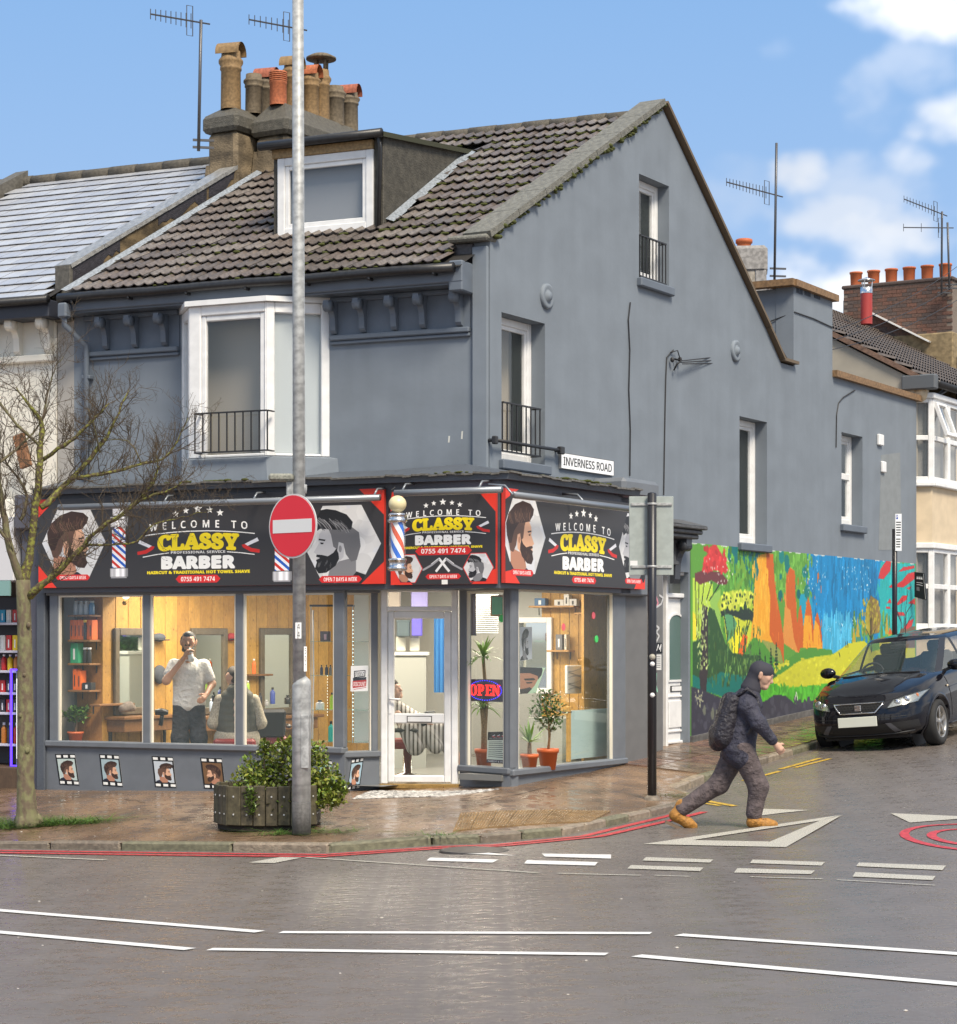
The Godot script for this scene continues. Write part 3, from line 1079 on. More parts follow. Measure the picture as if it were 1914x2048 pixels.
	for q in [[1092,593],[1470,702]]:
		var p:=on(SD,q[0],q[1])
		b=MB.new()
		b.smooth()
		b.at(SD*Transform3D(Basis(v3(1,0,0),v3(0,0,1),v3(0,-1,0)),v3(p.x,p.y,0)))
		b.lathe([Vector2(0.15,0),Vector2(0.15,0.03),Vector2(0.12,0.045),Vector2(0.09,0.03),Vector2(0.065,0.03),Vector2(0.05,0.06),Vector2(0.0,0.065)],20)
		part(house,"tie_plate",b,GREY,"round pattress plate on the side wall")
	for q in [[1758,880,0.13,0.18],[1764,934,0.10,0.18]]:
		var p:=on(SD,q[0],q[1])
		b=MB.new()
		b.at(SD)
		b.box(v3(p.x,p.y,0.025),v3(q[2]*1.7,q[3],0.05),0.012)
		part(house,"vent_cover",b,UPVC,"small white vent cover on the side wall")
	for x in [1599,1615,1634]:
		var p:=on(SD,x,578+(x-1599)*0.30)
		b=MB.new()
		b.at(SD)
		b.span(v3(p.x-0.12,p.y-0.07,0.0),v3(p.x+0.12,p.y+0.07,0.006))
		for j in 4:b.span(v3(p.x-0.11+j*0.058,p.y-0.06,0.006),v3(p.x-0.075+j*0.058,p.y+0.06,0.014))
		part(house,"air_brick",b,mat("air brick",Color(0.06,0.075,0.1),0.8))
	for q in [[1757,1100,1803,1100,1800,905,1762,910,"bare_patch",Color(0.225,0.245,0.255)],[896,885,899,885,900,872,897,872,"paint_chip",Color(0.6,0.6,0.55)],[922,878,925,878,926,862,923,863,"paint_chip",Color(0.6,0.6,0.55)]]:
		var T:=SD if q[0]>1000 else FR
		var poly:=PackedVector2Array()
		for i in range(0,8,2):poly.append(Vector2(on(T,q[i],q[i+1]).x,on(T,q[i],q[i+1]).y))
		b=MB.new()
		b.at(T)
		b.prism(poly,-0.01,0.003)
		part(house,q[8],b,mat(q[8],q[9],0.8,{"tex":"soft","sc":1.2}))
	var cop:=mat("terracotta coping",Color(0.26,0.155,0.075),0.7,{"tex":"blot","sc":2.0})
	var n:=0
	for q in [[[8.80,6.88],[10.52,6.88],0.16],[[10.44,5.72],[14.42,5.72],0.16],[[8.36,5.70],[8.90,5.70],0.07],[[7.85,6.10],[8.39,5.70],0.07],[[4.42,8.57],[7.86,6.105],0.07]]:
		b=MB.new()
		b.at(SD)
		var h:=0.05
		b.bar(v3(q[0][0],q[0][1]+h,-0.16+0.02),v3(q[1][0],q[1][1]+h,-0.16+0.02),0.44,q[2]*0.62,v3(0,1,0))
		part(house,"coping",b,cop if q[2]>0.1 else mat("dark verge coping",Color(0.13,0.095,0.06),0.7))
	b=MB.new()
	b.at(SD)
	b.bar(v3(8.80,6.935,-0.66),v3(8.80,6.935,0.05),0.16,0.10,v3(0,1,0))
	part(house,"coping",b,cop)
	var stone:=mat("mossy coping stone",Color(0.20,0.195,0.165),0.7,{"tex":"blot","sc":1.6,"bump":0.6})
	var p0:=v3(-0.06,6.12,-0.13)
	var p1:=v3(4.42,8.58,-0.13)
	for i in 7:
		b=MB.new()
		b.at(SD)
		var a:=p0.lerp(p1,i/7.0+0.001)
		var e:=p0.lerp(p1,(i+1)/7.0-0.001)
		b.bar(a+v3(-0.03,0.045,0.012),e+v3(-0.03,0.045,0.012),0.36,0.075,v3(0,1,0))
		part(house,"coping_stone",b,stone)
	b=MB.new()
	b.at(FR)
	b.span(v3(-0.47,6.10,-0.14),v3(0.03,6.17,0.14),0.025)
	part(house,"coping_stone",b,stone)
	b=MB.new()
	b.at(FR)
	b.span(v3(-0.44,5.70,-0.2),v3(pl-0.005,6.10,0.02),0.01)
	part(house,"parapet_end",b,mat("lead grey flashing",Color(0.075,0.07,0.075),0.5,{"tex":"blot","sc":2.4}))
	var ms:=[]
	for i in 170:
		var f:=pow(rng.randf(),0.8)
		var q:=p0.lerp(p1,f)+v3(rng.randf_range(-0.05,0.05),rng.randf_range(-0.03,0.035),rng.randf_range(0.13,0.18))
		var s:=rng.randf_range(0.012,0.045)
		ms.append(SD*Transform3D(Basis.from_scale(v3(s*1.6,s*0.7,s)),q))
	many(house,"moss",moss_mesh(),moss_mat(),ms)
	b=MB.new()
	b.at(FR)
	b.quad_out(v3(-5.5,2.82,0),v3(-0.3,2.82,0),v3(0.7,2.82,-9),v3(-5.5,2.82,-9),UP)
	b.quad_out(v3(-5.5,5.62,0),v3(-0.3,5.62,0),v3(0.7,5.62,-9),v3(-5.5,5.62,-9),UP)
	part(house,"floor",b,rooms)
	b=MB.new()
	b.at(FR)
	b.span(v3(-5.80,-0.6,-8.6),v3(-5.56,6.0,0.0))
	b.span(v3(-5.5,-0.3,-8.9),v3(0.6,5.7,-8.7))
	part(house,"party_wall",b,rooms)
	build_wires_on_wall()
func place_corbel(u:float,y:float):
	var o:=part(house,"corbel",corbel(0.36,0.24,0.07),TRIM)
	o.transform=FR*Transform3D(Basis(),v3(u,y,0.012))
func moss_mesh()->Mesh:
	if not tex.has("moss mesh"):
		var b:=MB.new()
		b.smooth()
		b.ball(Vector3.ZERO,Vector3.ONE,6,4)
		tex["moss mesh"]=b.mesh()
	return tex["moss mesh"]
func moss_mat()->StandardMaterial3D:
	return mat("moss",Color(0.10,0.115,0.02),0.95,{"tex":"grit","sc":6.0})
func build_bay(bl:float,br:float):
	var z:=0.45
	var l:=on(FR,378,760,z).x
	var r:=on(FR,532,760,z).x
	var y0:=on(FR,455,915,z).y
	var y1:=5.60
	var bay:=Node3D.new()
	bay.name="bay_window"
	house.add_child(bay)
	bay.set_meta("label","white bay window with railing on the street front")
	var b:=MB.new()
	b.at(FR)
	var top:=on(FR,455,637,z).y
	var pa:=on(FR,410,640,z)
	var pe:=on(FR,518,905,z)
	b.span(v3(l,y0,z-0.09),v3(pa.x-0.06,y1-0.06,z),0.012)
	b.span(v3(pe.x+0.07,y0,z-0.09),v3(r,y1-0.06,z),0.012)
	b.span(v3(pa.x-0.06,top+0.05,z-0.088),v3(pe.x+0.07,y1-0.06,z-0.003),0.01)
	b.span(v3(pa.x-0.06,y0,z-0.088),v3(pe.x+0.07,pe.y-0.005,z-0.003),0.01)
	b.span(v3(pa.x-0.06,pe.y,z-0.08),v3(pa.x,top+0.05,z-0.02),0.01)
	b.span(v3(pe.x,pe.y,z-0.08),v3(pe.x+0.07,top+0.05,z-0.02),0.01)
	b.span(v3(pa.x,top-0.015,z-0.078),v3(pe.x,top+0.05,z-0.023),0.01)
	part(bay,"frame",b,UPVC)
	var g:=MB.new()
	g.at(FR)
	g.quad(v3(pa.x,pe.y,z-0.05),v3(pe.x,pe.y,z-0.05),v3(pe.x,top,z-0.05),v3(pa.x,top,z-0.05))
	part(bay,"pane",g,glass("window glass"))
	for s in [[v3(bl,0,0),v3(l,0,z)],[v3(r,0,z),v3(br,0,0)]]:
		var T:=frame(FR*s[0],(FR*s[1])-(FR*s[0]))
		var len:float=(s[1]-s[0]).length()
		b=MB.new()
		b.at(T)
		var f:=0.10
		b.span(v3(0,y0,-0.08),v3(f,y1-0.062,0),0.01)
		b.span(v3(len-f,y0,-0.08),v3(len,y1-0.062,0),0.01)
		b.span(v3(f,top+0.04,-0.078),v3(len-f,y1-0.062,-0.003),0.01)
		b.span(v3(f,y0,-0.078),v3(len-f,pe.y-0.01,-0.003),0.01)
		part(bay,"frame",b,UPVC)
		g=MB.new()
		g.at(T)
		g.quad(v3(f,pe.y-0.01,-0.04),v3(len-f,pe.y-0.01,-0.04),v3(len-f,top+0.04,-0.04),v3(f,top+0.04,-0.04))
		part(bay,"pane",g,glass("window glass"))
		g=MB.new()
		g.at(T)
		g.quad(v3(f*0.5,pe.y-0.05,-0.10),v3(len-f*0.5,pe.y-0.05,-0.10),v3(len-f*0.5,top+0.08,-0.10),v3(f*0.5,top+0.08,-0.10))
		part(bay,"blind",g,mat("pale blind",Color(0.50,0.54,0.55),0.8))
	b=MB.new()
	b.at(FR*Transform3D(Basis(v3(1,0,0),v3(0,0,1),v3(0,-1,0)),v3(0,y1,0)))
	b.prism(V2([bl-0.04,0.0,l-0.03,z+0.05,r+0.03,z+0.05,br+0.05,0.0]),0.0,0.06)
	part(bay,"head_board",b,UPVC)
	b=MB.new()
	b.at(FR)
	var e:=0.10
	var ring0:=[v3(bl,y0,0),v3(l,y0,z),v3(r,y0,z),v3(br,y0,0)]
	var ring1:=[v3(bl-e,y0-0.02,0),v3(l-0.04,y0-0.02,z+0.07),v3(r+0.04,y0-0.02,z+0.07),v3(br+e,y0-0.02,0)]
	var ring2:=[v3(bl-e*1.3,3.42,0),v3(l-0.08,3.42,z+0.10),v3(r+0.08,3.42,z+0.10),v3(br+e*1.3,3.42,0)]
	for i in 3:
		b.quad(ring1[i],ring1[i+1],ring0[i+1],ring0[i])
		b.quad(ring2[i],ring2[i+1],ring1[i+1],ring1[i])
	part(bay,"lead_skirt",b,GREY)
	b=MB.new()
	b.at(FR)
	b.quad(v3(-5.4,2.9,-2.6),v3(-0.3,2.9,-2.6),v3(-0.3,5.6,-2.6),v3(-5.4,5.6,-2.6))
	part(bay,"room_wall",b,mat("room wall",Color(0.36,0.34,0.31),0.9))
	b=MB.new()
	b.at(FR)
	b.quad(v3(l-0.2,y0+0.05,0.06),v3(r+0.1,y0+0.05,0.06),v3(r+0.1,top+0.06,0.06),v3(l-0.2,top+0.06,0.06))
	part(bay,"blind",b,mat("beige reflection blind",Color(0.36,0.33,0.28),0.85))  # added sheet, coloured like the house reflected in the front pane
	var a:=on(FR,388,906,z+0.16)
	var c:=on(FR,533,899,z+0.16)
	railing(bay,FR,v3(a.x,a.y,z+0.14),v3(c.x,a.y,z+0.14),on(FR,388,828,z+0.14).y-a.y,10,0.14)
func build_wires_on_wall():
	var black:=mat("black cable",Color(0.02,0.02,0.022),0.6)
	for q in [[[1259,605,1255,640,1258,700,1256,780,1259,860,1258,952],"black cable running down the side wall"],[[1345,700,1332,715,1330,760,1328,860,1326,990],"black cable down the side wall from the wire bracket"],[[1709,780,1685,795,1676,806,1672,830,1671,895],"thin cable on the rear extension wall"],
			[[1524,632,1545,624,1588,624,1625,637,1664,655],"cable looped round the grey turret"],[[947,640,960,642,978,640,1000,645],"crack line at the corner pilaster"]]:
		var pts:=[]
		var a:Array=q[0]
		for i in range(0,a.size(),2):pts.append(SD*v3(on(SD,a[i],a[i+1]).x,on(SD,a[i],a[i+1]).y,0.012))
		if q[1].begins_with("crack"):continue
		if q[1].contains("turret"):
			pts[0]=SD*v3(8.87-0.012,pts[0].y,-0.55)
			pts[1]=SD*v3(8.87-0.012,pts[1].y,-0.35)
		var b:=MB.new()
		b.tube(pts,[0.009],5)
		single("wall_cable",b,black,q[1],"cable")
	var p:=on(SD,1345,722)
	var b:=MB.new()
	b.at(SD)
	b.smooth()
	b.tube([v3(p.x,p.y+0.03,0),v3(p.x+0.02,p.y,0.12),v3(p.x-0.08,p.y-0.06,0.10),v3(p.x,p.y-0.12,0.02)],[0.012],6)
	b.tube([v3(p.x-0.1,p.y+0.1,0.02),v3(p.x+0.05,p.y+0.14,0.05),v3(p.x+0.1,p.y-0.02,0.08)],[0.008],5)
	for k in [[-0.11,0.0],[0.12,0.03]]:b.ball(v3(p.x+k[0],p.y+k[1],0.05),v3(0.03,0.035,0.03),8,6)
	single("wire_bracket",b,black,"iron bracket with looped wires on the side wall","bracket")
	for k in 3:
		var w:=MB.new()
		var s0:=SD*v3(p.x+0.05,p.y-0.02*k,0.12)
		var e0:=at(1990+6*k,470+34*k,47.0)
		var pts:=[]
		for i in 13:
			var f:=i/12.0
			pts.append(s0.lerp(e0,f)-UP*(0.55*4*f*(1-f)))
		w.tube(pts,[0.007],4)
		single("overhead_wire",w,black,["upper overhead wire from the wall bracket over the roofs","middle overhead wire from the wall bracket over the roofs","lowest overhead wire from the wall bracket over the roofs"][k],"wire")
# -- roof of the corner house
const EAVE:=Vector2(0.38,5.80)
const RIDGE:=Vector2(-4.36,8.46)
func roof_pt(u:float,s:float,h:=0.0)->Vector3:
	var z:=lerpf(EAVE.x,RIDGE.x,s)
	var y:=lerpf(EAVE.y,RIDGE.y,s)
	var n:=Vector2(RIDGE.y-EAVE.y,EAVE.x-RIDGE.x).normalized()
	return v3(u+0.114*(EAVE.x-z),y+n.y*h,z+n.x*h)
func roll_tile(w:float,l:float,seed_:int)->Mesh:
	var b:=MB.new()
	var r:=RandomNumberGenerator.new()
	r.seed=seed_
	var prof:=[]
	var nseg:=8
	for i in nseg+1:
		var f:=i/float(nseg)
		var h:=0.0
		var g:=fmod(f*2.0,1.0)
		h=0.028*pow(sin(PI*clampf((g-0.45)/0.55,0,1)),1.0) if g>0.45 else 0.0
		prof.append(Vector2((f-0.5)*w,h+0.012))
	var tilt:=0.040+r.randf()*0.008
	b.smooth()
	for i in nseg:
		var p:Vector2=prof[i]
		var q:Vector2=prof[i+1]
		b.quad(v3(p.x,p.y+tilt,0),v3(q.x,q.y+tilt,0),v3(q.x,q.y,-l),v3(p.x,p.y,-l))
	b.flat()
	for i in nseg:
		var p:Vector2=prof[i]
		var q:Vector2=prof[i+1]
		b.quad(v3(p.x,p.y+tilt-0.013,0),v3(q.x,q.y+tilt-0.013,0),v3(q.x,q.y+tilt,0),v3(p.x,p.y+tilt,0))
	return b.mesh()
func build_roof():
	var roof:=Node3D.new()
	roof.name="roof"
	house.add_child(roof)
	roof.set_meta("label","mossy brown interlocking tile roof")
	var tm:=[]
	for c in [Color(0.15,0.12,0.103),Color(0.18,0.147,0.125),Color(0.13,0.108,0.094),Color(0.215,0.185,0.16)]:
		tm.append(mat("roof tile %d"%tm.size(),c,0.42,{"tex":"blot","sc":2.2,"bump":0.3,"btex":"grit"}))
	var under:=mat("roof underlay",Color(0.02,0.018,0.016),0.9)
	var b:=MB.new()
	b.at(FR)
	b.quad(roof_pt(-5.55,0.0,-0.02),roof_pt(-0.20,0.0,-0.02),roof_pt(-0.20,1.0,-0.02),roof_pt(-5.55,1.0,-0.02))
	part(roof,"roof_deck",b,under)
	b=MB.new()
	b.at(FR)
	b.quad_out(roof_pt(-5.55,1.0,-0.01),roof_pt(-0.15,1.0,-0.01),v3(1.0,5.75,-8.6),v3(-4.9,5.75,-8.6),v3(0,1,-1))
	part(roof,"rear_slope",b,tm[0])
	var rows:=16
	var cols:=17
	var u0:=-5.40
	var u1:=-0.44
	var w:=(u1-u0)/cols
	var slope:=Vector2(EAVE.x-RIDGE.x,RIDGE.y-EAVE.y)
	var l:=slope.length()/rows
	var shapes:=[]
	for i in 4:shapes.append(roll_tile(w*0.992,l*1.12,30+i))
	var up_dir:=v3(0.114*slope.x,slope.y,-slope.x).normalized()
	var nrm:=v3(0,slope.x,slope.y).normalized()
	var tn:=0
	for r in rows:
		for c in cols:
			var s:=r/float(rows)
			var u:=u0+(c+0.5)*w
			var p:=roof_pt(u,s)
			if p.x>-3.26 and p.x<-1.83 and p.y>6.52 and p.y<8.0-0.0 and s>0.27:continue
			var o:=part(roof,"roof_tile",shapes[rng.randi()%4],tm[rng.randi()%4])
			var x:=v3(1,0,0)
			var zz:=-up_dir
			var jit:=rng.randf_range(-0.006,0.006)
			var y:=zz.cross(x).normalized()
			if y.y<0:y=-y
			o.transform=FR*Transform3D(Basis(x,y,zz),p+y*(0.005+rng.randf()*0.006)+zz*jit)
	var rm:=mat("ridge tile",Color(0.105,0.092,0.07),0.7,{"tex":"blot","sc":2.0,"bump":0.5})
	for i in 13:
		b=MB.new()
		b.smooth()
		var a:=roof_pt(lerpf(-5.50,-0.40,i/13.0),1.0,0.0)+v3(0,0.0,0)
		var e:=roof_pt(lerpf(-5.50,-0.40,(i+0.985)/13.0),1.0,0.0)
		b.at(FR)
		b.tube([a,e],[0.095+0.006*(i%2)],12)
		part(roof,"ridge_tile",b,rm)
	var ms:=[]
	for i in 750:
		var s:=rng.randf()
		var u:=rng.randf_range(-4.6,-0.46)
		if rng.randf()>0.25+0.6*s and u<-2.5:continue
		s=(floor(s*rows)+rng.randf_range(-0.06,0.10))/rows
		var p:=roof_pt(u,s,0.045)
		if p.x>-3.3 and p.x<-1.75 and p.y>6.5 and p.y<8.05:continue
		var q:=rng.randf_range(0.010,0.034)
		ms.append(FR*Transform3D(Basis.from_scale(v3(q*1.7,q*0.7,q*1.2)),p))
	many(roof,"moss",moss_mesh(),moss_mat(),ms)
	var lead:=mat("bright lead flashing",Color(0.36,0.40,0.44),0.38,{"tex":"blot","sc":3.0,"bump":0.5})
	b=MB.new()
	b.at(FR)
	b.smooth()
	for i in 26:
		var s0:=i/26.0*0.95
		var s1:=(i+1)/26.0*0.95
		var j:=0.018*sin(i*2.1)
		var j2:=0.018*sin((i+1)*2.1)
		b.quad(roof_pt(-5.46,s0,0.085),roof_pt(-5.36+j,s0,0.058),roof_pt(-5.36+j2,s1,0.058),roof_pt(-5.46,s1,0.085))
	part(roof,"flashing",b,lead)
	b=MB.new()
	b.at(FR)
	b.smooth()
	for i in 14:
		var s0:=0.30+i/14.0*0.50
		var s1:=0.30+(i+1)/14.0*0.50
		var j:=0.015*sin(i*1.7)
		var ua:=-1.80-0.114*(EAVE.x-lerpf(EAVE.x,RIDGE.x,s0))
		var ub:=-1.80-0.114*(EAVE.x-lerpf(EAVE.x,RIDGE.x,s1))
		b.quad(roof_pt(ua,s0,0.10),roof_pt(ua+0.10+j,s0,0.06),roof_pt(ub+0.10+j,s1,0.06),roof_pt(ub,s1,0.10))
	part(roof,"flashing",b,lead)
	build_dormer()
	build_party_parapet()
func build_dormer():
	var d:=Node3D.new()
	d.name="dormer"
	house.add_child(d)
	d.set_meta("label","flat roofed dormer with a white framed window")
	var z:=-0.95
	var x0:=-3.31
	var x1:=-1.80
	var y0:=6.53
	var y1:=7.69
	var felt:=mat("dormer felt",Color(0.085,0.078,0.062),0.75,{"tex":"blot","sc":0.9,"bump":0.4})
	var b:=MB.new()
	b.at(FR)
	for s in [[x1-0.004,1.0],[x0+0.004,-1.0]]:
		var poly:=[v3(s[0],y0-0.1,z-0.02),v3(s[0],y1,z-0.02),v3(s[0],8.0,-3.62),v3(s[0],7.9,-3.62)]
		b.quad_out(poly[0],poly[1],poly[2],poly[3],v3(s[1],0,0))
	b.quad_out(v3(x0,y0-0.1,z-0.012),v3(x0+0.07,y0-0.1,z-0.012),v3(x0+0.07,y1-0.12,z-0.012),v3(x0,y1-0.12,z-0.012),v3(0,0,1))
	b.span(v3(x1-0.13,y0-0.02,z-0.12),v3(x1,y1-0.02,z+0.01),0.01)
	part(d,"cheek",b,felt)
	b=MB.new()
	b.at(FR)
	var q:=[v3(x0-0.06,y1+0.0,z+0.10),v3(x1+0.05,y1+0.0,z+0.10),v3(x1+0.05,8.05,-3.7),v3(x0-0.06,8.05,-3.7)]
	b.quad(q[0],q[1],q[2],q[3])
	for k in 4:b.quad(q[k]-UP*0.06,q[(k+1)%4]-UP*0.06,q[(k+1)%4],q[k])
	part(d,"flat_roof",b,mat("mossy felt roof",Color(0.07,0.075,0.04),0.9,{"tex":"grit","sc":2.0}))
	b=MB.new()
	b.at(FR)
	b.smooth()
	b.tube([v3(x0-0.12,y1-0.03,z+0.14),v3(x1+0.04,y1-0.02,z+0.14)],[0.055],10)
	b.tube([v3(x1-0.02,y1-0.05,z+0.12),v3(x1-0.02,y1-0.2,z+0.06),v3(x1-0.05,y0-0.02,z+0.05)],[0.028],8)
	part(d,"gutter",b,mats["black gutter"])
	b=MB.new()
	b.at(FR)
	b.span(v3(x0,y1-0.17,z-0.05),v3(x1-0.13,y1-0.06,z+0.05),0.008)
	part(d,"fascia_board",b,mat("bare timber fascia",Color(0.40,0.27,0.13),0.7,{"tex":"blot","sc":3.0}))
	var w:=window(d,FR,Rect2(x0+0.07,y0+0.0,x1-0.13-x0-0.07,y1-0.172-y0),z+0.03,[],0.10)
	b=MB.new()
	b.at(FR)
	b.quad(v3(x0+0.05,y0,z-0.12),v3(x1-0.15,y0,z-0.12),v3(x1-0.15,y1-0.2,z-0.12),v3(x0+0.05,y1-0.2,z-0.12))
	part(d,"blind",b,mat("grey blind",Color(0.27,0.285,0.31),0.85))
func build_party_parapet():
	var T:=frame(FR*v3(-5.56,0,0),SD.basis.x)
	T=T*Transform3D(Basis(),v3(0,0,0))
	var rend:=mat("stained brown render",Color(0.23,0.165,0.085),0.8,{"tex":"blot","sc":0.8,"bump":0.3})
	rend.albedo_texture=noise_tex("stain",0.006,0.5,1.0,512,FastNoiseLite.TYPE_SIMPLEX_SMOOTH,5)
	var p:=Node3D.new()
	p.name="party_parapet"
	house.add_child(p)
	p.set_meta("label","raking parapet wall stained brown and black between the two roofs")
	var b:=MB.new()
	b.at(T)
	var s:=0.561*0.99
	var h:=func(x):return 5.80+(x+0.38)*s
	b.prism(V2([-0.04,5.55,4.4,h.call(4.4)-0.3,4.4,h.call(4.4)+0.24,-0.04,h.call(-0.04)+0.22]),-0.22,0.0)
	part(p,"render",b,rend)
	var bit:=mat("black bitumen patch",Color(0.045,0.042,0.052),0.6,{"tex":"blot","sc":2.0,"bump":0.5})
	var r:=RandomNumberGenerator.new()
	r.seed=4
	for q in [[-0.03,0.85],[1.6,2.6],[2.65,4.1]]:
		b=MB.new()
		b.at(T)
		var poly:=PackedVector2Array()
		for i in 13:
			var x:float=lerpf(q[0],q[1],i/12.0)
			poly.append(Vector2(x,h.call(x)+0.235))
		for i in 13:
			var x:float=lerpf(q[1],q[0],i/12.0)
			poly.append(Vector2(x,h.call(x)+0.235-r.randf_range(0.10,0.20)-(0.12 if q[0]<0 and x<0.5 else 0.0)))
		b.prism(poly,0.0,0.006)
		part(p,"bitumen_patch",b,bit)
	var cop:=mat("wet pale coping",Color(0.33,0.33,0.32),0.3,{"tex":"blot","sc":1.6,"bump":0.4})
	for i in 6:
		b=MB.new()
		b.at(T)
		var x0:float=lerpf(-0.08,3.6,i/6.0)+0.004
		var x1:float=lerpf(-0.08,3.6,(i+1)/6.0)-0.004
		b.bar(v3(x0,h.call(x0)+0.25,-0.11),v3(x1,h.call(x1)+0.255,-0.11),0.27,0.05,UP)
		part(p,"coping_stone",b,cop)
	b=MB.new()
	b.at(T)
	b.span(v3(-0.09,5.55,-0.235),v3(-0.03,6.24,0.012),0.01)
	part(p,"parapet_end",b,mat("grey parapet end",Color(0.13,0.12,0.10),0.7,{"tex":"blot","sc":2.0}))
	build_chimney(T,h)
func build_chimney(T:Transform3D,h:Callable):
	var c:=Node3D.new()
	c.name="chimney_stack"
	house.add_child(c)
	c.set_meta("label","weathered double chimney stack with many clay pots")
	var rend:=mat("weathered chimney render",Color(0.25,0.19,0.115),0.75,{"tex":"blot","sc":0.9,"bump":0.5})
	rend.albedo_texture=tex["stain"]
	var capm:=mat("grey chimney haunch",Color(0.13,0.12,0.095),0.55,{"tex":"blot","sc":2.0,"bump":1.0})
	for q in [[3.21,5.1,-0.47,0.03,8.57],[3.55,5.72,0.09,0.62,8.52]]:
		var b:=MB.new()
		b.at(T)
		var y0:float=h.call(q[0])-0.35
		b.span(v3(q[0],y0,q[2]),v3(q[1],q[4],q[3]),0.05)
		b.prism(V2([q[0]-0.10,y0,q[0]+0.02,y0+0.7,q[0]+0.1,y0+0.7,q[0]+0.1,y0]),q[2]-0.03,q[3]-0.01)
		part(c,"stack",b,rend)
		b=MB.new()
		b.at(T)
		b.span(v3(q[0]-0.06,q[4],q[2]-0.06),v3(q[1]+0.04,q[4]+0.24,q[3]+0.05),0.05)
		part(c,"cap_band",b,capm)
		b=MB.new()
		b.at(T)
		var lo:=[v3(q[0]-0.02,q[4]+0.23,q[2]-0.02),v3(q[0]-0.02,q[4]+0.23,q[3]+0.01),v3(q[1],q[4]+0.23,q[3]+0.01),v3(q[1],q[4]+0.23,q[2]-0.02)]
		var hi:=[v3(q[0]+0.16,q[4]+0.36+0.1*float(q[2]>0.0),q[2]+0.14),v3(q[0]+0.16,q[4]+0.36+0.1*float(q[2]>0.0),q[3]-0.14),v3(q[1]-0.14,q[4]+0.36+0.1*float(q[2]>0.0),q[3]-0.14),v3(q[1]-0.14,q[4]+0.36+0.1*float(q[2]>0.0),q[2]+0.14)]
		for k in 4:b.quad_out(lo[k],lo[(k+1)%4],hi[(k+1)%4],hi[k],(lo[k]+lo[(k+1)%4])*0.5-(lo[0]+lo[2])*0.5+UP*0.2)
		b.quad_out(hi[0],hi[1],hi[2],hi[3],UP)
		part(c,"haunching",b,capm)
	var buff:=mat("buff clay pot",Color(0.30,0.19,0.085),0.75,{"tex":"blot","sc":2.5})
	var grey:=mat("sooty clay pot",Color(0.19,0.15,0.10),0.8,{"tex":"blot","sc":2.5})
	var red:=mat("terracotta pot",Color(0.40,0.12,0.065),0.75,{"tex":"blot","sc":2.5})
	var redl:=mat("bright terracotta",Color(0.50,0.15,0.06),0.7,{"tex":"blot","sc":2.5})
	for q in [[3.42,-0.22,0.80,0.135,buff,"h"],[3.78,-0.10,0.55,0.115,grey,"p"],[4.15,-0.15,0.62,0.125,grey,"h"],[4.6,-0.2,0.6,0.12,grey,"p"],[3.72,0.36,0.46,0.115,red,"l"],[4.08,0.34,0.66,0.12,buff,"h"],[4.47,0.36,0.62,0.12,redl,"h"],[4.74,0.36,0.72,0.115,buff,"m"],[5.07,0.36,0.56,0.135,grey,"p"],[5.42,0.38,0.56,0.12,grey,"h"]]:
		var b:=MB.new()
		b.smooth()
		var r:float=q[3]
		var hh:float=q[2]
		var p:=v3(q[0],(8.93 if q[1]<0.05 else 8.98)-0.02,q[1])
		b.at(T*Transform3D(Basis(),p))
		if q[5]=="l":
			b.lathe([Vector2(r*1.02,0),Vector2(r,hh*0.62),Vector2(r*1.06,hh*0.64),Vector2(r*1.06,hh*0.70)],18)
			for k in 4:b.lathe([Vector2(r*0.9,hh*(0.70+k*0.06)),Vector2(r*1.08,hh*(0.715+k*0.06)),Vector2(r*1.08,hh*(0.745+k*0.06)),Vector2(r*0.9,hh*(0.75+k*0.06))],18)
			b.lathe([Vector2(r*1.06,hh*0.95),Vector2(r*1.06,hh),Vector2(0,hh*1.01)],18)
		else:
			b.lathe([Vector2(r*1.04,0),Vector2(r,hh*0.66),Vector2(r*1.1,hh*0.68),Vector2(r*1.1,hh*0.72),Vector2(r*1.02,hh*0.73),Vector2(r*1.25,hh*0.80),Vector2(r*1.25,hh*0.84),Vector2(r*0.98,hh*0.90),Vector2(r*0.95,hh),Vector2(r*0.7,hh),Vector2(r*0.7,hh*0.7)],18)
		var pot:=part(c,"chimney_pot",b,redl if q[5]=="l" else (buff if q[4]==redl else q[4]))
		if q[5]=="h":
			var t:=MB.new()
			t.smooth()
			t.at(T*Transform3D(Basis(v3(0.25,0,0.97).normalized(),UP,v3(-0.97,0,0.25).normalized()).rotated(UP,0.0),p+UP*hh*0.96))
			for k in 10:
				var a0:=-0.15+(PI+0.3)*k/10.0
				var a1:=-0.15+(PI+0.3)*(k+1)/10.0
				for rr in [r*1.12,r*1.0]:
					t.quad(v3(-r*1.25,sin(a0)*rr,cos(a0)*rr),v3(r*1.25,sin(a0)*rr,cos(a0)*rr),v3(r*1.25,sin(a1)*rr,cos(a1)*rr),v3(-r*1.25,sin(a1)*rr,cos(a1)*rr))
			part(pot,"half_round_cowl",t,redl if q[4]==redl else (red if q[4]==grey else buff)).transform=Transform3D()
		if q[5]=="m":
			var t:=MB.new()
			t.smooth()
			t.at(T*Transform3D(Basis(),p+UP*hh))
			for k in 4:
				var a:=TAU*k/4+0.4
				t.tube([v3(cos(a)*r*0.8,0,sin(a)*r*0.8),v3(cos(a)*r*0.85,0.17,sin(a)*r*0.85)],[0.022],6)
			t.lathe([Vector2(0.0,0.15),Vector2(r*1.85,0.15),Vector2(r*1.85,0.175),Vector2(r*1.1,0.22),Vector2(0,0.24)],18)
			part(pot,"mushroom_cowl",t,grey)
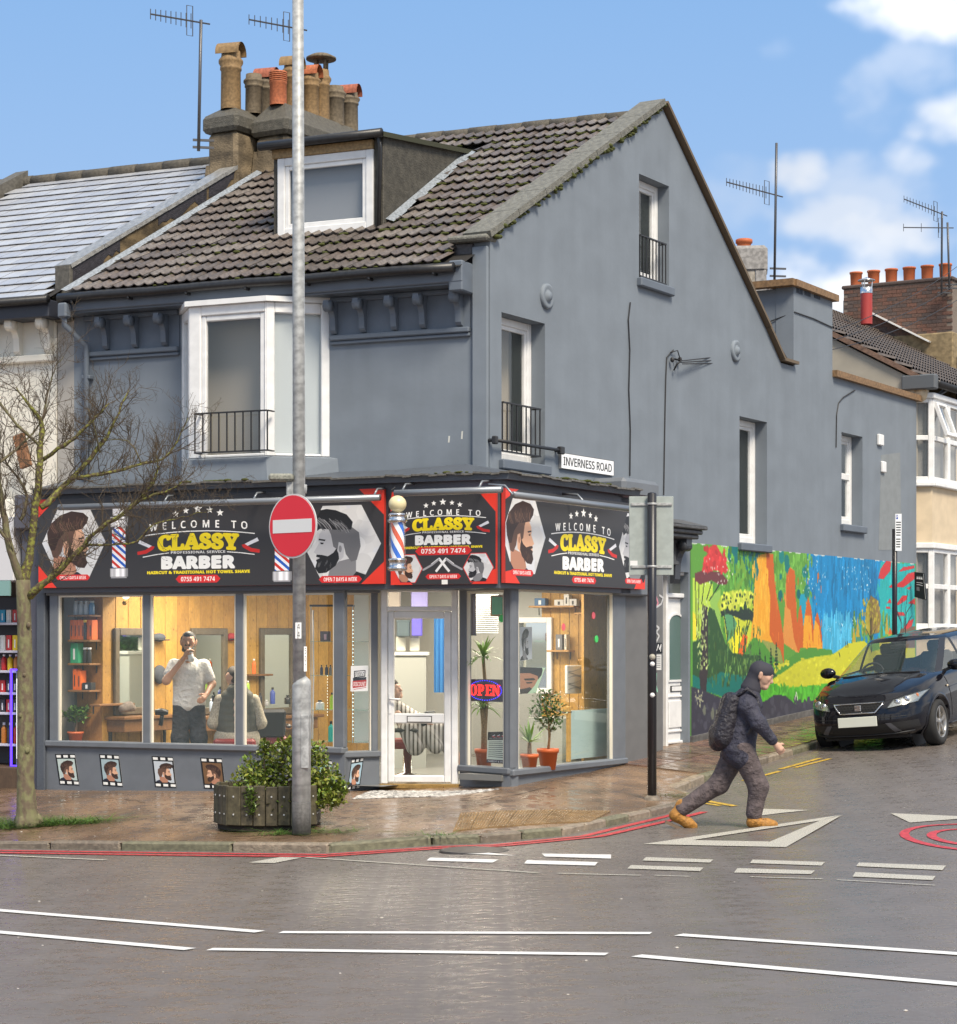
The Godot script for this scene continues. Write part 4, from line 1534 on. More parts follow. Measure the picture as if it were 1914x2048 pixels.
# -- flat print: signs, posters, mural
var fonts:={}
var glyphs:={}
func font(kind:String)->SystemFont:
	if not fonts.has(kind):
		var f:=SystemFont.new()
		f.font_names=PackedStringArray(["Droid Serif"] if kind.begins_with("serif") else (["Droid Sans Mono"] if kind.begins_with("mono") else ["Droid Sans"]))
		f.font_weight=700 if kind.ends_with("bold") else 400
		fonts[kind]=f
	return fonts[kind]
func text_mesh(s:String,kind:String,size:=48,depth:=0.0)->TextMesh:
	var t:=TextMesh.new()
	t.text=s
	t.font=font(kind)
	t.font_size=size
	t.pixel_size=0.01
	t.depth=depth
	t.curve_step=2.0
	return t
func glyph_tris(s:String,kind:String)->PackedVector2Array:
	var key:=kind+s
	if glyphs.has(key):return glyphs[key]
	var arr:=text_mesh(s,kind).get_mesh_arrays()
	var v:PackedVector3Array=arr[Mesh.ARRAY_VERTEX]
	var idx=arr[Mesh.ARRAY_INDEX]
	var out:=PackedVector2Array()
	var lo:=Vector2(1e9,1e9)
	var hi:=-lo
	for p in v:
		lo=Vector2(minf(lo.x,p.x),minf(lo.y,p.y))
		hi=Vector2(maxf(hi.x,p.x),maxf(hi.y,p.y))
	var n:int=idx.size() if idx!=null and idx.size()>0 else v.size()
	for i in n:
		var p:=v[idx[i]] if idx!=null and idx.size()>0 else v[i]
		out.append(Vector2((p.x-lo.x)/(hi.x-lo.x),1.0-(p.y-lo.y)/(hi.y-lo.y)))
	glyphs[key]=out
	return out
func fill(im:Image,poly:PackedVector2Array,c:Color):
	var lo:=1e9
	var hi:=-1e9
	for p in poly:
		lo=minf(lo,p.y)
		hi=maxf(hi,p.y)
	var n:=poly.size()
	for y in range(maxi(0,int(ceil(lo-0.5))),mini(im.get_height(),int(floor(hi+0.5)))):
		var yc:=y+0.5
		var xs:=[]
		for i in n:
			var a:=poly[i]
			var b:=poly[(i+1)%n]
			if (a.y<=yc)!=(b.y<=yc):xs.append(a.x+(yc-a.y)/(b.y-a.y)*(b.x-a.x))
		xs.sort()
		for k in range(0,xs.size()-1,2):
			var x0:=roundi(xs[k])
			var x1:=roundi(xs[k+1])
			if x1>x0:im.fill_rect(Rect2i(x0,y,x1-x0,1),c)
func fillp(im:Image,a:Array,c:Color,o:=Vector2(),k:=Vector2.ONE):
	var p:=PackedVector2Array()
	for i in range(0,a.size(),2):p.append(Vector2(a[i],a[i+1])*k+o)
	fill(im,p,c)
func disc(im:Image,p:Vector2,r:Vector2,c:Color):
	for y in range(int(p.y-r.y),int(p.y+r.y)+1):
		var f:=1.0-pow((y+0.5-p.y)/r.y,2)
		if f>0 and y>=0 and y<im.get_height():
			var w:=r.x*sqrt(f)
			if w>=0.4:im.fill_rect(Rect2i(int(p.x-w),y,maxi(1,roundi(2*w)),1),c)
func stroke(im:Image,pts:Array,w:float,c:Color):
	for i in pts.size()-1:
		var a:Vector2=pts[i]
		var b:Vector2=pts[i+1]
		var n:=(b-a).orthogonal().normalized()*w*0.5
		fill(im,PackedVector2Array([a+n,b+n,b-n,a-n]),c)
		disc(im,b,Vector2(w,w)*0.5,c)
func write(im:Image,s:String,kind:String,r:Rect2,c:Color,arch:=0.0,edge:=0.0,edge_c:=Color.BLACK):
	var g:=glyph_tris(s,kind)
	var passes:=[[Vector2(),c]]
	if edge>0.0:
		passes=[]
		for k in 8:passes.append([Vector2.from_angle(TAU*k/8)*edge,edge_c])
		passes.append([Vector2(),c])
	for q in passes:
		for i in range(0,g.size(),3):
			var t:=PackedVector2Array()
			for k in 3:
				var p:=g[i+k]
				t.append(r.position+p*r.size+q[0]-Vector2(0,arch*(1.0-pow(2*p.x-1,2))))
			fill(im,t,q[1])
func star(im:Image,p:Vector2,r:float,c:Color):
	var a:=PackedVector2Array()
	for k in 10:a.append(p+Vector2.from_angle(-PI/2+PI*k/5)*(r if k%2==0 else r*0.42))
	fill(im,a,c)
func arc_line(im:Image,x0:float,x1:float,y:float,bow:float,w:float,c:Color):
	var pts:=[]
	for i in 13:
		var f:=i/12.0
		pts.append(Vector2(lerpf(x0,x1,f),y-bow*(1-pow(2*f-1,2))))
	stroke(im,pts,w,c)
func head(im:Image,o:Vector2,s:float,flip:bool,mono:bool,cut:int):
	var k:=Vector2(-s if flip else s,s)
	if flip:o.x+=s*0.95
	var skin:=Color(0.85,0.66,0.54) if not mono else Color(0.72,0.72,0.73)
	var shade:=Color(0.70,0.50,0.40) if not mono else Color(0.50,0.50,0.51)
	var hair:=Color(0.22,0.15,0.12) if not mono else Color(0.11,0.11,0.12)
	var lite:=Color(0.48,0.36,0.29) if not mono else Color(0.62,0.62,0.63)
	fillp(im,[0.02,1.0,0.10,0.90,0.26,0.84,0.62,0.93,0.72,1.0],Color(0.12,0.14,0.2) if not mono else Color(0.13,0.13,0.14),o,k)
	fillp(im,[0.24,0.66,0.56,0.74,0.60,0.92,0.52,1.0,0.34,0.98,0.24,0.86],shade,o,k)
	fillp(im,[0.44,0.30,0.66,0.28,0.715,0.36,0.725,0.43,0.715,0.47,0.76,0.55,0.785,0.59,0.745,0.615,0.755,0.645,0.74,0.66,0.75,0.69,0.735,0.715,0.745,0.77,0.70,0.81,0.60,0.80,0.48,0.74,0.40,0.66,0.38,0.45],skin,o,k)
	fillp(im,[0.475,0.52,0.53,0.60,0.60,0.645,0.68,0.625,0.745,0.62,0.752,0.648,0.70,0.665,0.755,0.695,0.742,0.72,0.765,0.80,0.72,0.87,0.62,0.86,0.50,0.77,0.455,0.68],hair,o,k)
	fillp(im,[0.63,0.425,0.715,0.41,0.72,0.43,0.64,0.445],hair,o,k)
	fillp(im,[0.655,0.465,0.70,0.46,0.69,0.485,0.66,0.485],hair,o,k)
	disc(im,o+Vector2(0.435,0.545)*k,Vector2(0.045,0.075)*s,skin)
	disc(im,o+Vector2(0.44,0.55)*k,Vector2(0.02,0.045)*s,shade)
	fillp(im,[0.20,0.34,0.30,0.26,0.60,0.27,0.56,0.36,0.53,0.52,0.475,0.56,0.46,0.46,0.40,0.48,0.37,0.62,0.30,0.72,0.23,0.70,0.18,0.52],hair.lerp(skin,0.25 if not mono else 0.5),o,k)
	if cut==0:
		fillp(im,[0.16,0.50,0.14,0.34,0.20,0.20,0.34,0.08,0.52,0.02,0.70,0.05,0.78,0.12,0.76,0.20,0.68,0.29,0.56,0.31,0.42,0.33,0.32,0.44,0.26,0.60,0.20,0.60],hair,o,k)
	else:
		fillp(im,[0.30,0.30,0.28,0.20,0.36,0.10,0.50,0.04,0.62,0.02,0.76,0.05,0.88,0.12,0.93,0.22,0.86,0.27,0.80,0.24,0.76,0.32,0.70,0.28,0.60,0.29,0.46,0.30],hair,o,k)
	var r:=RandomNumberGenerator.new()
	r.seed=77+cut
	for i in 26:
		var f:=r.randf()
		var a:=Vector2(0.70-0.45*f,0.27+0.06*f+r.randf()*0.03)
		var b:=a+Vector2(-0.05+0.10*r.randf()-0.08*f,-0.10-0.09*r.randf())
		if cut==1:b=a+Vector2(0.10+0.05*r.randf(),-0.12-0.05*r.randf())
		stroke(im,[o+a*k,o+(a.lerp(b,0.5)+Vector2(-0.015,0.0))*k,o+b*k],maxf(1.0,s*0.009),lite.lerp(hair,r.randf()*0.7))
	for i in 14:
		var a:=Vector2(r.randf_range(0.52,0.72),r.randf_range(0.68,0.80))
		stroke(im,[o+a*k,o+(a+Vector2(0.015,0.045))*k],maxf(1.0,s*0.006),lite.lerp(hair,0.5))
func barber_pole_print(im:Image,r:Rect2):
	var x:=r.position.x
	var y:=r.position.y
	var w:=r.size.x
	var h:=r.size.y
	im.fill_rect(Rect2i(int(x+w*0.15),int(y),int(w*0.7),int(h*0.10)),Color(0.86,0.86,0.88))
	for q in [[0.12,0.14],[0.86,0.12]]:
		for i in int(w):
			var f:=i/w
			var g:=0.55+0.42*sin(PI*f)+0.12*sin(f*19.0)
			im.fill_rect(Rect2i(int(x+i),int(y+h*q[0]),1,int(h*q[1])),Color(g,g,g*1.02))
	var cx:=Rect2(x+w*0.12,y+h*0.27,w*0.76,h*0.58)
	im.fill_rect(Rect2i(cx),Color(0.95,0.95,0.97))
	for i in 8:
		var c:=Color(0.82,0.20,0.14) if i%2==0 else Color(0.12,0.36,0.75)
		for j in int(cx.size.x):
			var y0:=cx.position.y+(i-1.2)*cx.size.y*0.165+j*0.9
			var a:=clampf(y0,cx.position.y,cx.end.y)
			var b:=clampf(y0+cx.size.y*0.085,cx.position.y,cx.end.y)
			if b-a>=1.0:im.fill_rect(Rect2i(int(cx.position.x+j),int(a),1,int(b-a)),c)
	im.fill_rect(Rect2i(int(x+w*0.06),int(y+h*0.98),int(w*0.88),int(h*0.02)),Color(0.6,0.6,0.62))
func razor(im:Image,p:Vector2,s:float,right:bool):
	var k:=Vector2(s if right else -s,s)
	fillp(im,[0.0,0.0,0.85,-0.42,0.95,-0.22,0.12,0.14],Color(0.9,0.9,0.92),p,k)
	fillp(im,[-0.08,0.0,0.10,-0.04,0.5,0.20,1.0,0.30,0.98,0.50,0.45,0.42,0.0,0.16],Color(0.80,0.16,0.14),p,k)
func badge(im:Image,r:Rect2,s:String,c:=Color(0.83,0.16,0.16)):
	var p:=r.position
	var e:=r.end
	var t:=r.size.y*0.45
	fill(im,PackedVector2Array([p,Vector2(e.x,p.y),Vector2(e.x+t,p.y+r.size.y*0.5),e,Vector2(p.x,e.y),Vector2(p.x-t,p.y+r.size.y*0.5)]),c)
	write(im,s,"sans bold",r.grow_individual(-r.size.x*0.05,-r.size.y*0.22,-r.size.x*0.05,-r.size.y*0.2),Color(0.97,0.95,0.94))
func text_block(im:Image,c:Vector2,k:float,gap:=1.0):
	var W:=Color(0.95,0.95,0.94)
	for i in 5:star(im,c+Vector2([-115,-62,0,62,115][i],[-148,-164,-172,-164,-148][i]*gap)*k,[20,19,25,19,20][i]*k,W)
	write(im,"W  E  L  C  O  M  E     T  O","sans",Rect2(c.x-252*k,c.y-(98*gap)*k,505*k,36*k),W,14*k,1.3*k,W)
	arc_line(im,c.x-290*k,c.x+290*k,c.y-38*k,20*k,5*k,W)
	write(im,"CLASSY","serif bold",Rect2(c.x-205*k,c.y-34*k,412*k,74*k),Color(0.97,0.87,0.08),8*k,6.0*k,Color(0.97,0.87,0.08))
	write(im,"PROFESSIONAL SERVICE","sans bold",Rect2(c.x-140*k,c.y+44*k,282*k,13*k),W)
	stroke(im,[c+Vector2(-288,72)*k,c+Vector2(-220,60)*k,c+Vector2(-150,52)*k],4.5*k,W)
	stroke(im,[c+Vector2(150,52)*k,c+Vector2(220,58)*k,c+Vector2(290,68)*k],4.5*k,W)
	write(im,"BARBER","sans bold",Rect2(c.x-186*k,c.y+74*k,374*k,58*k),W,0.0,5.0*k,W)
	write(im,"HAIRCUT & TRADITIONAL HOT TOWEL SHAVE","sans bold",Rect2(c.x-264*k,c.y+146*k,530*k,14*k),Color(0.95,0.86,0.12),0.0,1.0*k,Color(0.95,0.86,0.12))
	razor(im,c+Vector2(232,18)*k,85*k,true)
	razor(im,c+Vector2(-232,18)*k,85*k,false)
func hexagon(im:Image,x0:float,x1:float,y0:float,y1:float,flip:bool,mono:bool,cut:int,red_edge:=false):
	var w:=x1-x0
	var ym:=(y0+y1)*0.5
	var pts:=[x0,ym,x0+w*0.25,y0,x1-w*0.25,y0,x1,ym,x1-w*0.25,y1,x0+w*0.25,y1]
	var keep:=im.get_region(Rect2i(int(x0)-8,int(y0)-8,int(w)+16,int(y1-y0)+16))
	if red_edge:
		var c:=Vector2((x0+x1)*0.5,ym)
		fillp(im,pts,Color(0.82,0.17,0.16),c*-0.06,Vector2.ONE*1.06)
		keep=im.get_region(Rect2i(int(x0)-8,int(y0)-8,int(w)+16,int(y1-y0)+16))
	fillp(im,pts,Color(0.82,0.83,0.85),Vector2())
	var inner:=Image.create(int(w)+16,int(y1-y0)+16,false,Image.FORMAT_RGBA8)
	inner.fill(Color(0.82,0.83,0.85))
	for i in 60:disc(inner,Vector2(rng.randf()*w,rng.randf()*(y1-y0)),Vector2(w*0.12,w*0.12),Color(1,1,1)*rng.randf_range(0.78,0.86))
	head(inner,Vector2(w*0.5-(y1-y0)*(0.52 if not flip else 0.50),8+(y1-y0)*0.02),(y1-y0)*0.98,flip,mono,cut)
	var mask:=Image.create(inner.get_width(),inner.get_height(),false,Image.FORMAT_RGBA8)
	fillp(mask,pts,Color.WHITE,Vector2(8-int(x0),8-int(y0)))
	im.blit_rect_mask(inner,mask,Rect2i(0,0,inner.get_width(),inner.get_height()),Vector2i(int(x0)-8,int(y0)-8))
const SIGN_RED:=Color(0.88,0.22,0.15)
func sign_ground(w:int,h:int)->Image:
	var im:=Image.create(w,h,false,Image.FORMAT_RGBA8)
	im.fill(Color(0.205,0.20,0.21))
	var r:=RandomNumberGenerator.new()
	r.seed=w
	for i in 40:
		var a:=Vector2(r.randf()*w,r.randf()*h)
		stroke(im,[a,a+Vector2.from_angle(r.randf()*TAU)*r.randf()*90],1.0,Color(0.23,0.225,0.235))
	return im
func front_sign_image()->Image:
	var im:=sign_ground(1780,470)
	fillp(im,[0,0,95,0,0,95],SIGN_RED)
	fillp(im,[0,350,0,470,100,470],SIGN_RED)
	fillp(im,[1780,0,1660,0,1780,130],SIGN_RED)
	fillp(im,[1780,360,1780,470,1670,470],SIGN_RED)
	hexagon(im,20,368,52,414,false,false,0)
	hexagon(im,1390,1766,78,464,true,true,1)
	barber_pole_print(im,Rect2(392,60,96,365))
	barber_pole_print(im,Rect2(1236,80,96,375))
	text_block(im,Vector2(855,245),1.0)
	badge(im,Rect2(758,413,196,40),"0755 491 7474")
	badge(im,Rect2(110,402,160,30),"OPEN 7 DAYS A WEEK")
	badge(im,Rect2(1480,428,180,34),"OPEN 7 DAYS A WEEK")
	return im
func door_sign_image()->Image:
	var im:=sign_ground(700,620)
	fillp(im,[0,0,110,0,0,130],SIGN_RED)
	fillp(im,[700,0,575,0,700,150],SIGN_RED)
	fillp(im,[0,480,0,620,150,620],SIGN_RED)
	fillp(im,[700,520,700,620,540,620],SIGN_RED)
	text_block(im,Vector2(352,225),0.98,0.88)
	badge(im,Rect2(190,372,330,54),"0755 491 7474")
	hexagon(im,20,212,422,604,false,false,0,true)
	hexagon(im,490,684,422,604,true,true,1,true)
	for s in [-1.0,1.0]:
		var W:=Color(0.9,0.9,0.9)
		stroke(im,[Vector2(350-s*45,536),Vector2(350+s*22,452)],16,W)
		stroke(im,[Vector2(350+s*22,452),Vector2(350+s*70,490),Vector2(350+s*128,522)],13,Color(0.62,0.62,0.64))
		stroke(im,[Vector2(350+s*30,450),Vector2(350+s*75,484)],4,W)
	badge(im,Rect2(252,550,205,36),"OPEN 7 DAYS A WEEK")
	im.fill_rect(Rect2i(344,590,40,30),Color(0.92,0.92,0.9))
	return im
func side_sign_image()->Image:
	var im:=sign_ground(1400,500)
	fillp(im,[0,0,120,0,0,60],SIGN_RED)
	fillp(im,[0,440,60,430,130,500,0,500],SIGN_RED)
	fillp(im,[1400,400,1400,500,1280,500,1320,440],SIGN_RED)
	hexagon(im,-30,368,42,446,false,false,0)
	hexagon(im,1112,1480,60,460,true,true,1)
	text_block(im,Vector2(742,262),1.10,0.92)
	badge(im,Rect2(640,446,215,38),"0755 491 7474")
	badge(im,Rect2(60,425,180,34),"OPEN 7 DAYS A WEEK")
	badge(im,Rect2(1190,440,170,32),"OPEN 7 DAYS A WEEK")
	return im
func poster_sheet()->Image:
	var im:=Image.create(1400,560,false,Image.FORMAT_RGBA8)
	im.fill(Color(0.9,0.9,0.9))
	for i in 6:
		var x:=i*160
		im.fill_rect(Rect2i(x,0,150,240),Color(0.05,0.05,0.055))
		for k in 3:
			im.fill_rect(Rect2i(x+8+k*52,8,34,20),Color(0.92,0.92,0.9))
			im.fill_rect(Rect2i(x+8+k*52,212,34,20),Color(0.92,0.92,0.9))
		im.fill_rect(Rect2i(x+10,38,130,164),[Color(0.72,0.78,0.76),Color(0.62,0.70,0.72),Color(0.75,0.78,0.8),Color(0.45,0.33,0.22),Color(0.6,0.76,0.7),Color(0.6,0.7,0.75)][i])
		var inner:=Image.create(130,164,false,Image.FORMAT_RGBA8)
		head(inner,Vector2(-8,8),160,i==3,false,1 if i==2 else 0)
		im.blend_rect(inner,Rect2i(0,0,130,164),Vector2i(x+10,38))
	im.fill_rect(Rect2i(970,0,170,240),Color(0.93,0.93,0.94))
	fillp(im,[1002,40,1108,36,1102,112,1006,118],Color(0.93,0.93,0.94))
	stroke(im,[Vector2(1004,52),Vector2(1108,46),Vector2(1106,100),Vector2(1006,108),Vector2(1004,52)],9,Color(0.10,0.10,0.16))
	write(im,"STUDENT","sans bold",Rect2(1011,62,88,34),Color(0.10,0.10,0.16))
	fillp(im,[990,112,1122,108,1120,140,992,146],Color(0.10,0.10,0.18))
	fillp(im,[988,142,1124,134,1120,196,990,210],Color(0.72,0.15,0.17))
	write(im,"DISCOUNT","sans bold",Rect2(998,152,116,40),Color(0.95,0.93,0.93))
	stroke(im,[Vector2(1000,222),Vector2(1120,206)],5,Color(0.72,0.15,0.17))
	im.fill_rect(Rect2i(1150,0,200,300),Color(0.80,0.84,0.78))
	im.fill_rect(Rect2i(1150,0,200,80),Color(0.08,0.08,0.09))
	for i in 3:razor(im,Vector2(1190+i*45,40),30,true)
	write(im,"SALE LOTION BARBERS","sans bold",Rect2(1165,56,150,13),Color(0.6,0.6,0.6))
	for i in 9:
		im.fill_rect(Rect2i(1162,96+i*18,120+(i*37)%60,6),Color(0.20,0.22,0.21))
	im.fill_rect(Rect2i(1150,268,200,32),Color(0.16,0.10,0.16))
	write(im,"HAIRCUT & SHAVE","sans bold",Rect2(1162,277,170,14),Color(0.85,0.85,0.85))
	im.fill_rect(Rect2i(0,260,50,130),Color(0.93,0.93,0.92))
	write(im,"4","sans",Rect2(14,270,24,46),Color(0.05,0.05,0.05))
	write(im,"4","sans",Rect2(14,334,24,46),Color(0.05,0.05,0.05))
	im.fill_rect(Rect2i(60,260,50,200),Color(0.93,0.93,0.92))
	for i in 3:write(im,"501"[i],"sans",Rect2(74 if i<2 else 80,272+62*i,24 if i<2 else 12,46),Color(0.05,0.05,0.05))
	im.fill_rect(Rect2i(130,260,80,290),Color(0.90,0.91,0.92))
	im.fill_rect(Rect2i(138,268,26,34),Color(0.12,0.25,0.6))
	write(im,"P","sans bold",Rect2(144,272,14,24),Color(0.95,0.95,0.95))
	for i in 10:im.fill_rect(Rect2i(140,322+i*20+(12 if i>5 else 0),62-(i*23)%22,9),Color(0.12,0.12,0.14))
	im.fill_rect(Rect2i(230,260,150,260),Color(0.02,0.02,0.022))
	for i in 3:fillp(im,[262+i*30,330,268+i*30,296,276+i*30,318,284+i*30,296,290+i*30,330],Color(0.75,0.75,0.75))
	im.fill_rect(Rect2i(262,362,84,8),Color(0.6,0.6,0.6))
	im.fill_rect(Rect2i(262,384,84,8),Color(0.6,0.6,0.6))
	im.fill_rect(Rect2i(262,410,40,40),Color(0.35,0.35,0.36))
	im.fill_rect(Rect2i(364,268,5,244),Color(0.7,0.7,0.7))
	im.fill_rect(Rect2i(400,260,60,170),Color(0.82,0.82,0.80))
	for i in 7:im.fill_rect(Rect2i(410,276+i*20,40,8),Color(0.45,0.45,0.47))
	im.fill_rect(Rect2i(480,260,80,90),Color(0.06,0.06,0.06))
	stroke(im,[Vector2(490,330),Vector2(510,275),Vector2(525,320),Vector2(545,272),Vector2(538,335)],7,Color(0.9,0.9,0.9))
	im.fill_rect(Rect2i(600,270,260,280),Color(0.66,0.78,0.66))
	fillp(im,[600,270,760,270,820,360,790,470,720,550,600,550],Color(0.62,0.44,0.34))
	fillp(im,[600,270,830,270,845,350,815,400,790,360,700,330,600,335],Color(0.10,0.10,0.13))
	fillp(im,[640,390,740,380,770,400,740,405,650,408],Color(0.1,0.09,0.09))
	fillp(im,[660,425,730,420,740,436,670,440],Color(0.14,0.1,0.09))
	fillp(im,[600,500,720,480,770,500,720,550,600,550],Color(0.16,0.12,0.11))
	im.fill_rect(Rect2i(880,310,240,240),Color(0.74,0.76,0.78))
	var big:=Image.create(240,240,false,Image.FORMAT_RGBA8)
	head(big,Vector2(-4,6),232,false,true,0)
	im.blend_rect(big,Rect2i(0,0,240,240),Vector2i(880,310))
	return im
func sheet_uv(x:float,y:float,w:float,h:float)->Rect2:
	return Rect2(x/1400.0,y/560.0,w/1400.0,h/560.0)
const MT0:=5.26
const MT1:=14.30
const MY0:=0.28
const MY1:=2.955
const MW:=1300
const MH:=385
func mp(x:float,y:float)->Vector2:
	var p:=on(SD,1360+x/3.716,1080+y/3.716)
	return Vector2((p.x-MT0)/(MT1-MT0)*MW,(MY1-p.y)/(MY1-MY0)*MH)
func mpoly(im:Image,a:Array,c:Color):
	var p:=PackedVector2Array()
	for i in range(0,a.size(),2):p.append(mp(a[i],a[i+1]))
	fill(im,p,c)
func mline(im:Image,a:Array,w:float,c:Color):
	var p:=[]
	for i in range(0,a.size(),2):p.append(mp(a[i],a[i+1]))
	stroke(im,p,w,c)
func C8(r:int,g:int,b:int)->Color:return Color8(r,g,b)
func dabs(im:Image,n:int,x0:float,x1:float,y0:float,y1:float,c:Color,w:float,h:float,seed_:int,vary:=0.12):
	var r:=RandomNumberGenerator.new()
	r.seed=seed_
	for i in n:
		var p:=mp(r.randf_range(x0,x1),r.randf_range(y0,y1))
		var k:=1.0+r.randf_range(-vary,vary)
		disc(im,p,Vector2(w,h)*r.randf_range(0.5,1.2),Color(c.r*k,c.g*k,c.b*k))
func mural_image()->Image:
	var im:=Image.create(MW,MH,false,Image.FORMAT_RGBA8)
	im.fill(C8(96,158,62))
	mpoly(im,[940,90,1560,140,1560,900,1000,900,960,600,980,400,920,300],C8(22,138,196))
	mpoly(im,[880,400,960,390,1000,520,1000,760,900,700],C8(30,160,190))
	mpoly(im,[1490,160,1745,180,1745,760,1480,760,1440,500,1470,300],C8(38,176,178))
	mpoly(im,[1050,560,1280,620,1300,840,1060,840],C8(62,172,214))
	mpoly(im,[350,40,590,60,590,420,520,380,470,300,400,240,350,120],C8(24,116,118))
	mpoly(im,[400,330,420,170,460,130,500,250,520,420,420,420],C8(118,168,62))
	mpoly(im,[270,35,360,45,350,130,380,260,340,330,270,300],C8(150,208,80))
	mpoly(im,[90,280,140,280,240,330,240,480,130,760,90,760],C8(190,222,82))
	mpoly(im,[92,530,118,560,118,740,92,740],C8(236,224,60))
	mpoly(im,[215,430,300,360,300,640,330,760,230,520],C8(150,196,92))
	dabs(im,150,300,560,60,480,C8(96,160,66),5,10,1,0.25)
	dabs(im,120,690,980,90,420,C8(110,170,70),5,12,2,0.2)
	dabs(im,14,700,960,100,420,C8(24,120,116),14,14,3)
	dabs(im,260,980,1480,120,640,C8(24,134,192),6,20,4,0.16)
	dabs(im,90,1050,1290,560,830,C8(84,186,224),4,20,5,0.12)
	dabs(im,120,1500,1740,180,740,C8(44,182,178),4,14,6,0.15)
	dabs(im,70,1270,1560,560,780,C8(96,150,70),5,16,7,0.2)
	mpoly(im,[105,250,165,225,200,235,250,232,300,240,352,300,345,335,290,330,230,300,150,330,110,300],C8(112,62,66))
	mpoly(im,[160,235,172,150,205,95,215,50,262,30,292,80,330,150,358,222,340,248,300,236,250,228,200,242],C8(208,62,62))
	dabs(im,40,180,340,60,240,C8(214,66,66),7,6,8,0.15)
	for q in [[110,300,118,560,125,760],[140,320,132,500,138,740],[175,320,160,470],[235,310,190,460],[290,330,215,450]]:mline(im,q,3.0,C8(44,52,40))
	mpoly(im,[320,560,420,560,540,560,530,740,480,850,390,850,345,760],C8(206,214,62))
	mpoly(im,[380,700,460,650,480,850,395,850],C8(248,236,44))
	mpoly(im,[425,850,440,780,475,680,500,720,480,850],C8(236,110,40))
	mpoly(im,[330,560,380,540,420,620,400,700,350,760],C8(92,158,110))
	mpoly(im,[275,480,300,420,340,388,400,372,470,385,530,415,552,470,555,570,520,600,430,545,360,530,305,570],C8(168,196,60))
	mpoly(im,[298,530,360,505,430,530,500,500,555,545,542,640,520,590,470,600,420,575,350,548,306,572],C8(44,60,52))
	dabs(im,70,300,545,390,500,C8(216,226,84),8,7,9,0.1)
	dabs(im,40,310,545,400,540,C8(50,76,52),5,4,10,0.2)
	for q in [[325,560,345,680,350,820],[395,575,405,720,405,845],[430,590,442,700,430,845],[500,590,480,720,476,845],[520,590,490,700]]:mline(im,q,3.4,C8(40,56,46))
	var lit:=C8(240,168,46)
	var deep:=C8(206,100,38)
	mpoly(im,[520,750,530,640,553,500,558,330,580,250,585,112,662,92,690,250,705,560,690,765,600,740,545,722],lit)
	mpoly(im,[640,100,690,105,700,300,712,400,742,560,768,720,768,925,745,820,690,765,662,700,668,420,640,250],deep)
	mpoly(im,[785,300,800,240,815,200,850,230,855,400,862,560,892,800,880,845,770,770,762,700,775,520],C8(226,150,70))
	mpoly(im,[810,205,850,230,856,420,864,560,890,800,882,845,845,740,818,520,790,500,785,300],deep)
	mpoly(im,[878,805,868,640,880,520,895,478,912,600,920,800],deep)
	mpoly(im,[912,800,915,640,930,520,948,418,972,500,988,640,1002,822],lit)
	mpoly(im,[925,560,948,418,972,500,990,650,1002,822,985,780,968,560],deep)
	mpoly(im,[985,810,990,680,1002,580,1018,532,1036,600,1052,720,1058,810],lit)
	mpoly(im,[1000,590,1018,532,1036,600,1054,730,1050,800,1030,640],deep)
	dabs(im,90,540,660,130,720,C8(246,182,60),3,14,11,0.07)
	dabs(im,40,700,1050,250,800,C8(216,116,44),2,10,12,0.1)
	mpoly(im,[470,860,500,790,540,730,640,780,700,890,760,930,850,845,960,800,1120,815,1135,850,1100,1010,700,1070,500,980],C8(84,150,58))
	mpoly(im,[600,740,690,765,745,825,765,930,700,880,640,800],C8(150,160,84))
	mpoly(im,[560,1140,680,1040,790,965,880,900,1000,868,1130,850,1200,805,1250,768,1365,748,1420,800,1745,760,1745,1300,560,1300],C8(206,206,50))
	mpoly(im,[1400,790,1500,720,1600,690,1600,780,1420,830],C8(104,172,50))
	mpoly(im,[1480,760,1560,740,1560,800,1480,800],C8(222,214,60))
	mpoly(im,[480,1220,600,1110,690,1060,780,1095,900,1090,1080,1068,1300,1040,1745,1040,1745,1400,480,1400],C8(82,182,46))
	dabs(im,120,700,1330,880,1080,C8(210,210,58),9,4,13,0.08)
	dabs(im,110,560,1060,1090,1190,C8(86,178,50),5,8,14,0.18)
	mpoly(im,[90,760,140,740,200,560,215,498,252,520,292,640,335,770,392,842,585,858,645,930,720,1010,520,1110,372,1192,300,1160,90,1080],C8(52,88,52))
	mpoly(im,[90,1000,180,1040,300,980,480,1010,620,1060,520,1110,372,1195,300,1160,90,1090],C8(30,116,106))
	dabs(im,160,210,600,650,1080,C8(74,108,60),3,8,15,0.3)
	dabs(im,60,330,620,870,1010,C8(110,150,76),2,7,16,0.25)
	mpoly(im,[150,700,165,480,200,500,206,700,205,960,190,1130,150,1120,140,1000,160,850],C8(62,56,58))
	dabs(im,90,120,205,420,960,C8(176,196,124),2.4,4,17,0.2)
	for q in [[672,790,676,960],[712,760,716,970],[630,850,634,930],[588,800,592,870]]:
		mline(im,q,2.0,C8(32,48,40))
		for k in 7:mline(im,[q[0]-3-k*1.6,q[1]+20+k*24,q[0]+3+k*1.6,q[1]+20+k*24],4.0,C8(38,62,46))
	mpoly(im,[80,1090,150,1108,250,1150,362,1200,560,1232,640,1190,700,1150,780,1156,850,1216,960,1198,1050,1180,1745,1150,1745,1600,80,1600],C8(62,61,74))
	dabs(im,120,100,960,1180,1400,C8(70,70,82),9,9,18,0.15)
	for q in [[110,1130,130,1230],[130,1110,150,1240],[120,1180,160,1150],[105,1160,170,1200],[140,1240,165,1130]]:mline(im,q,2.5,C8(170,172,140))
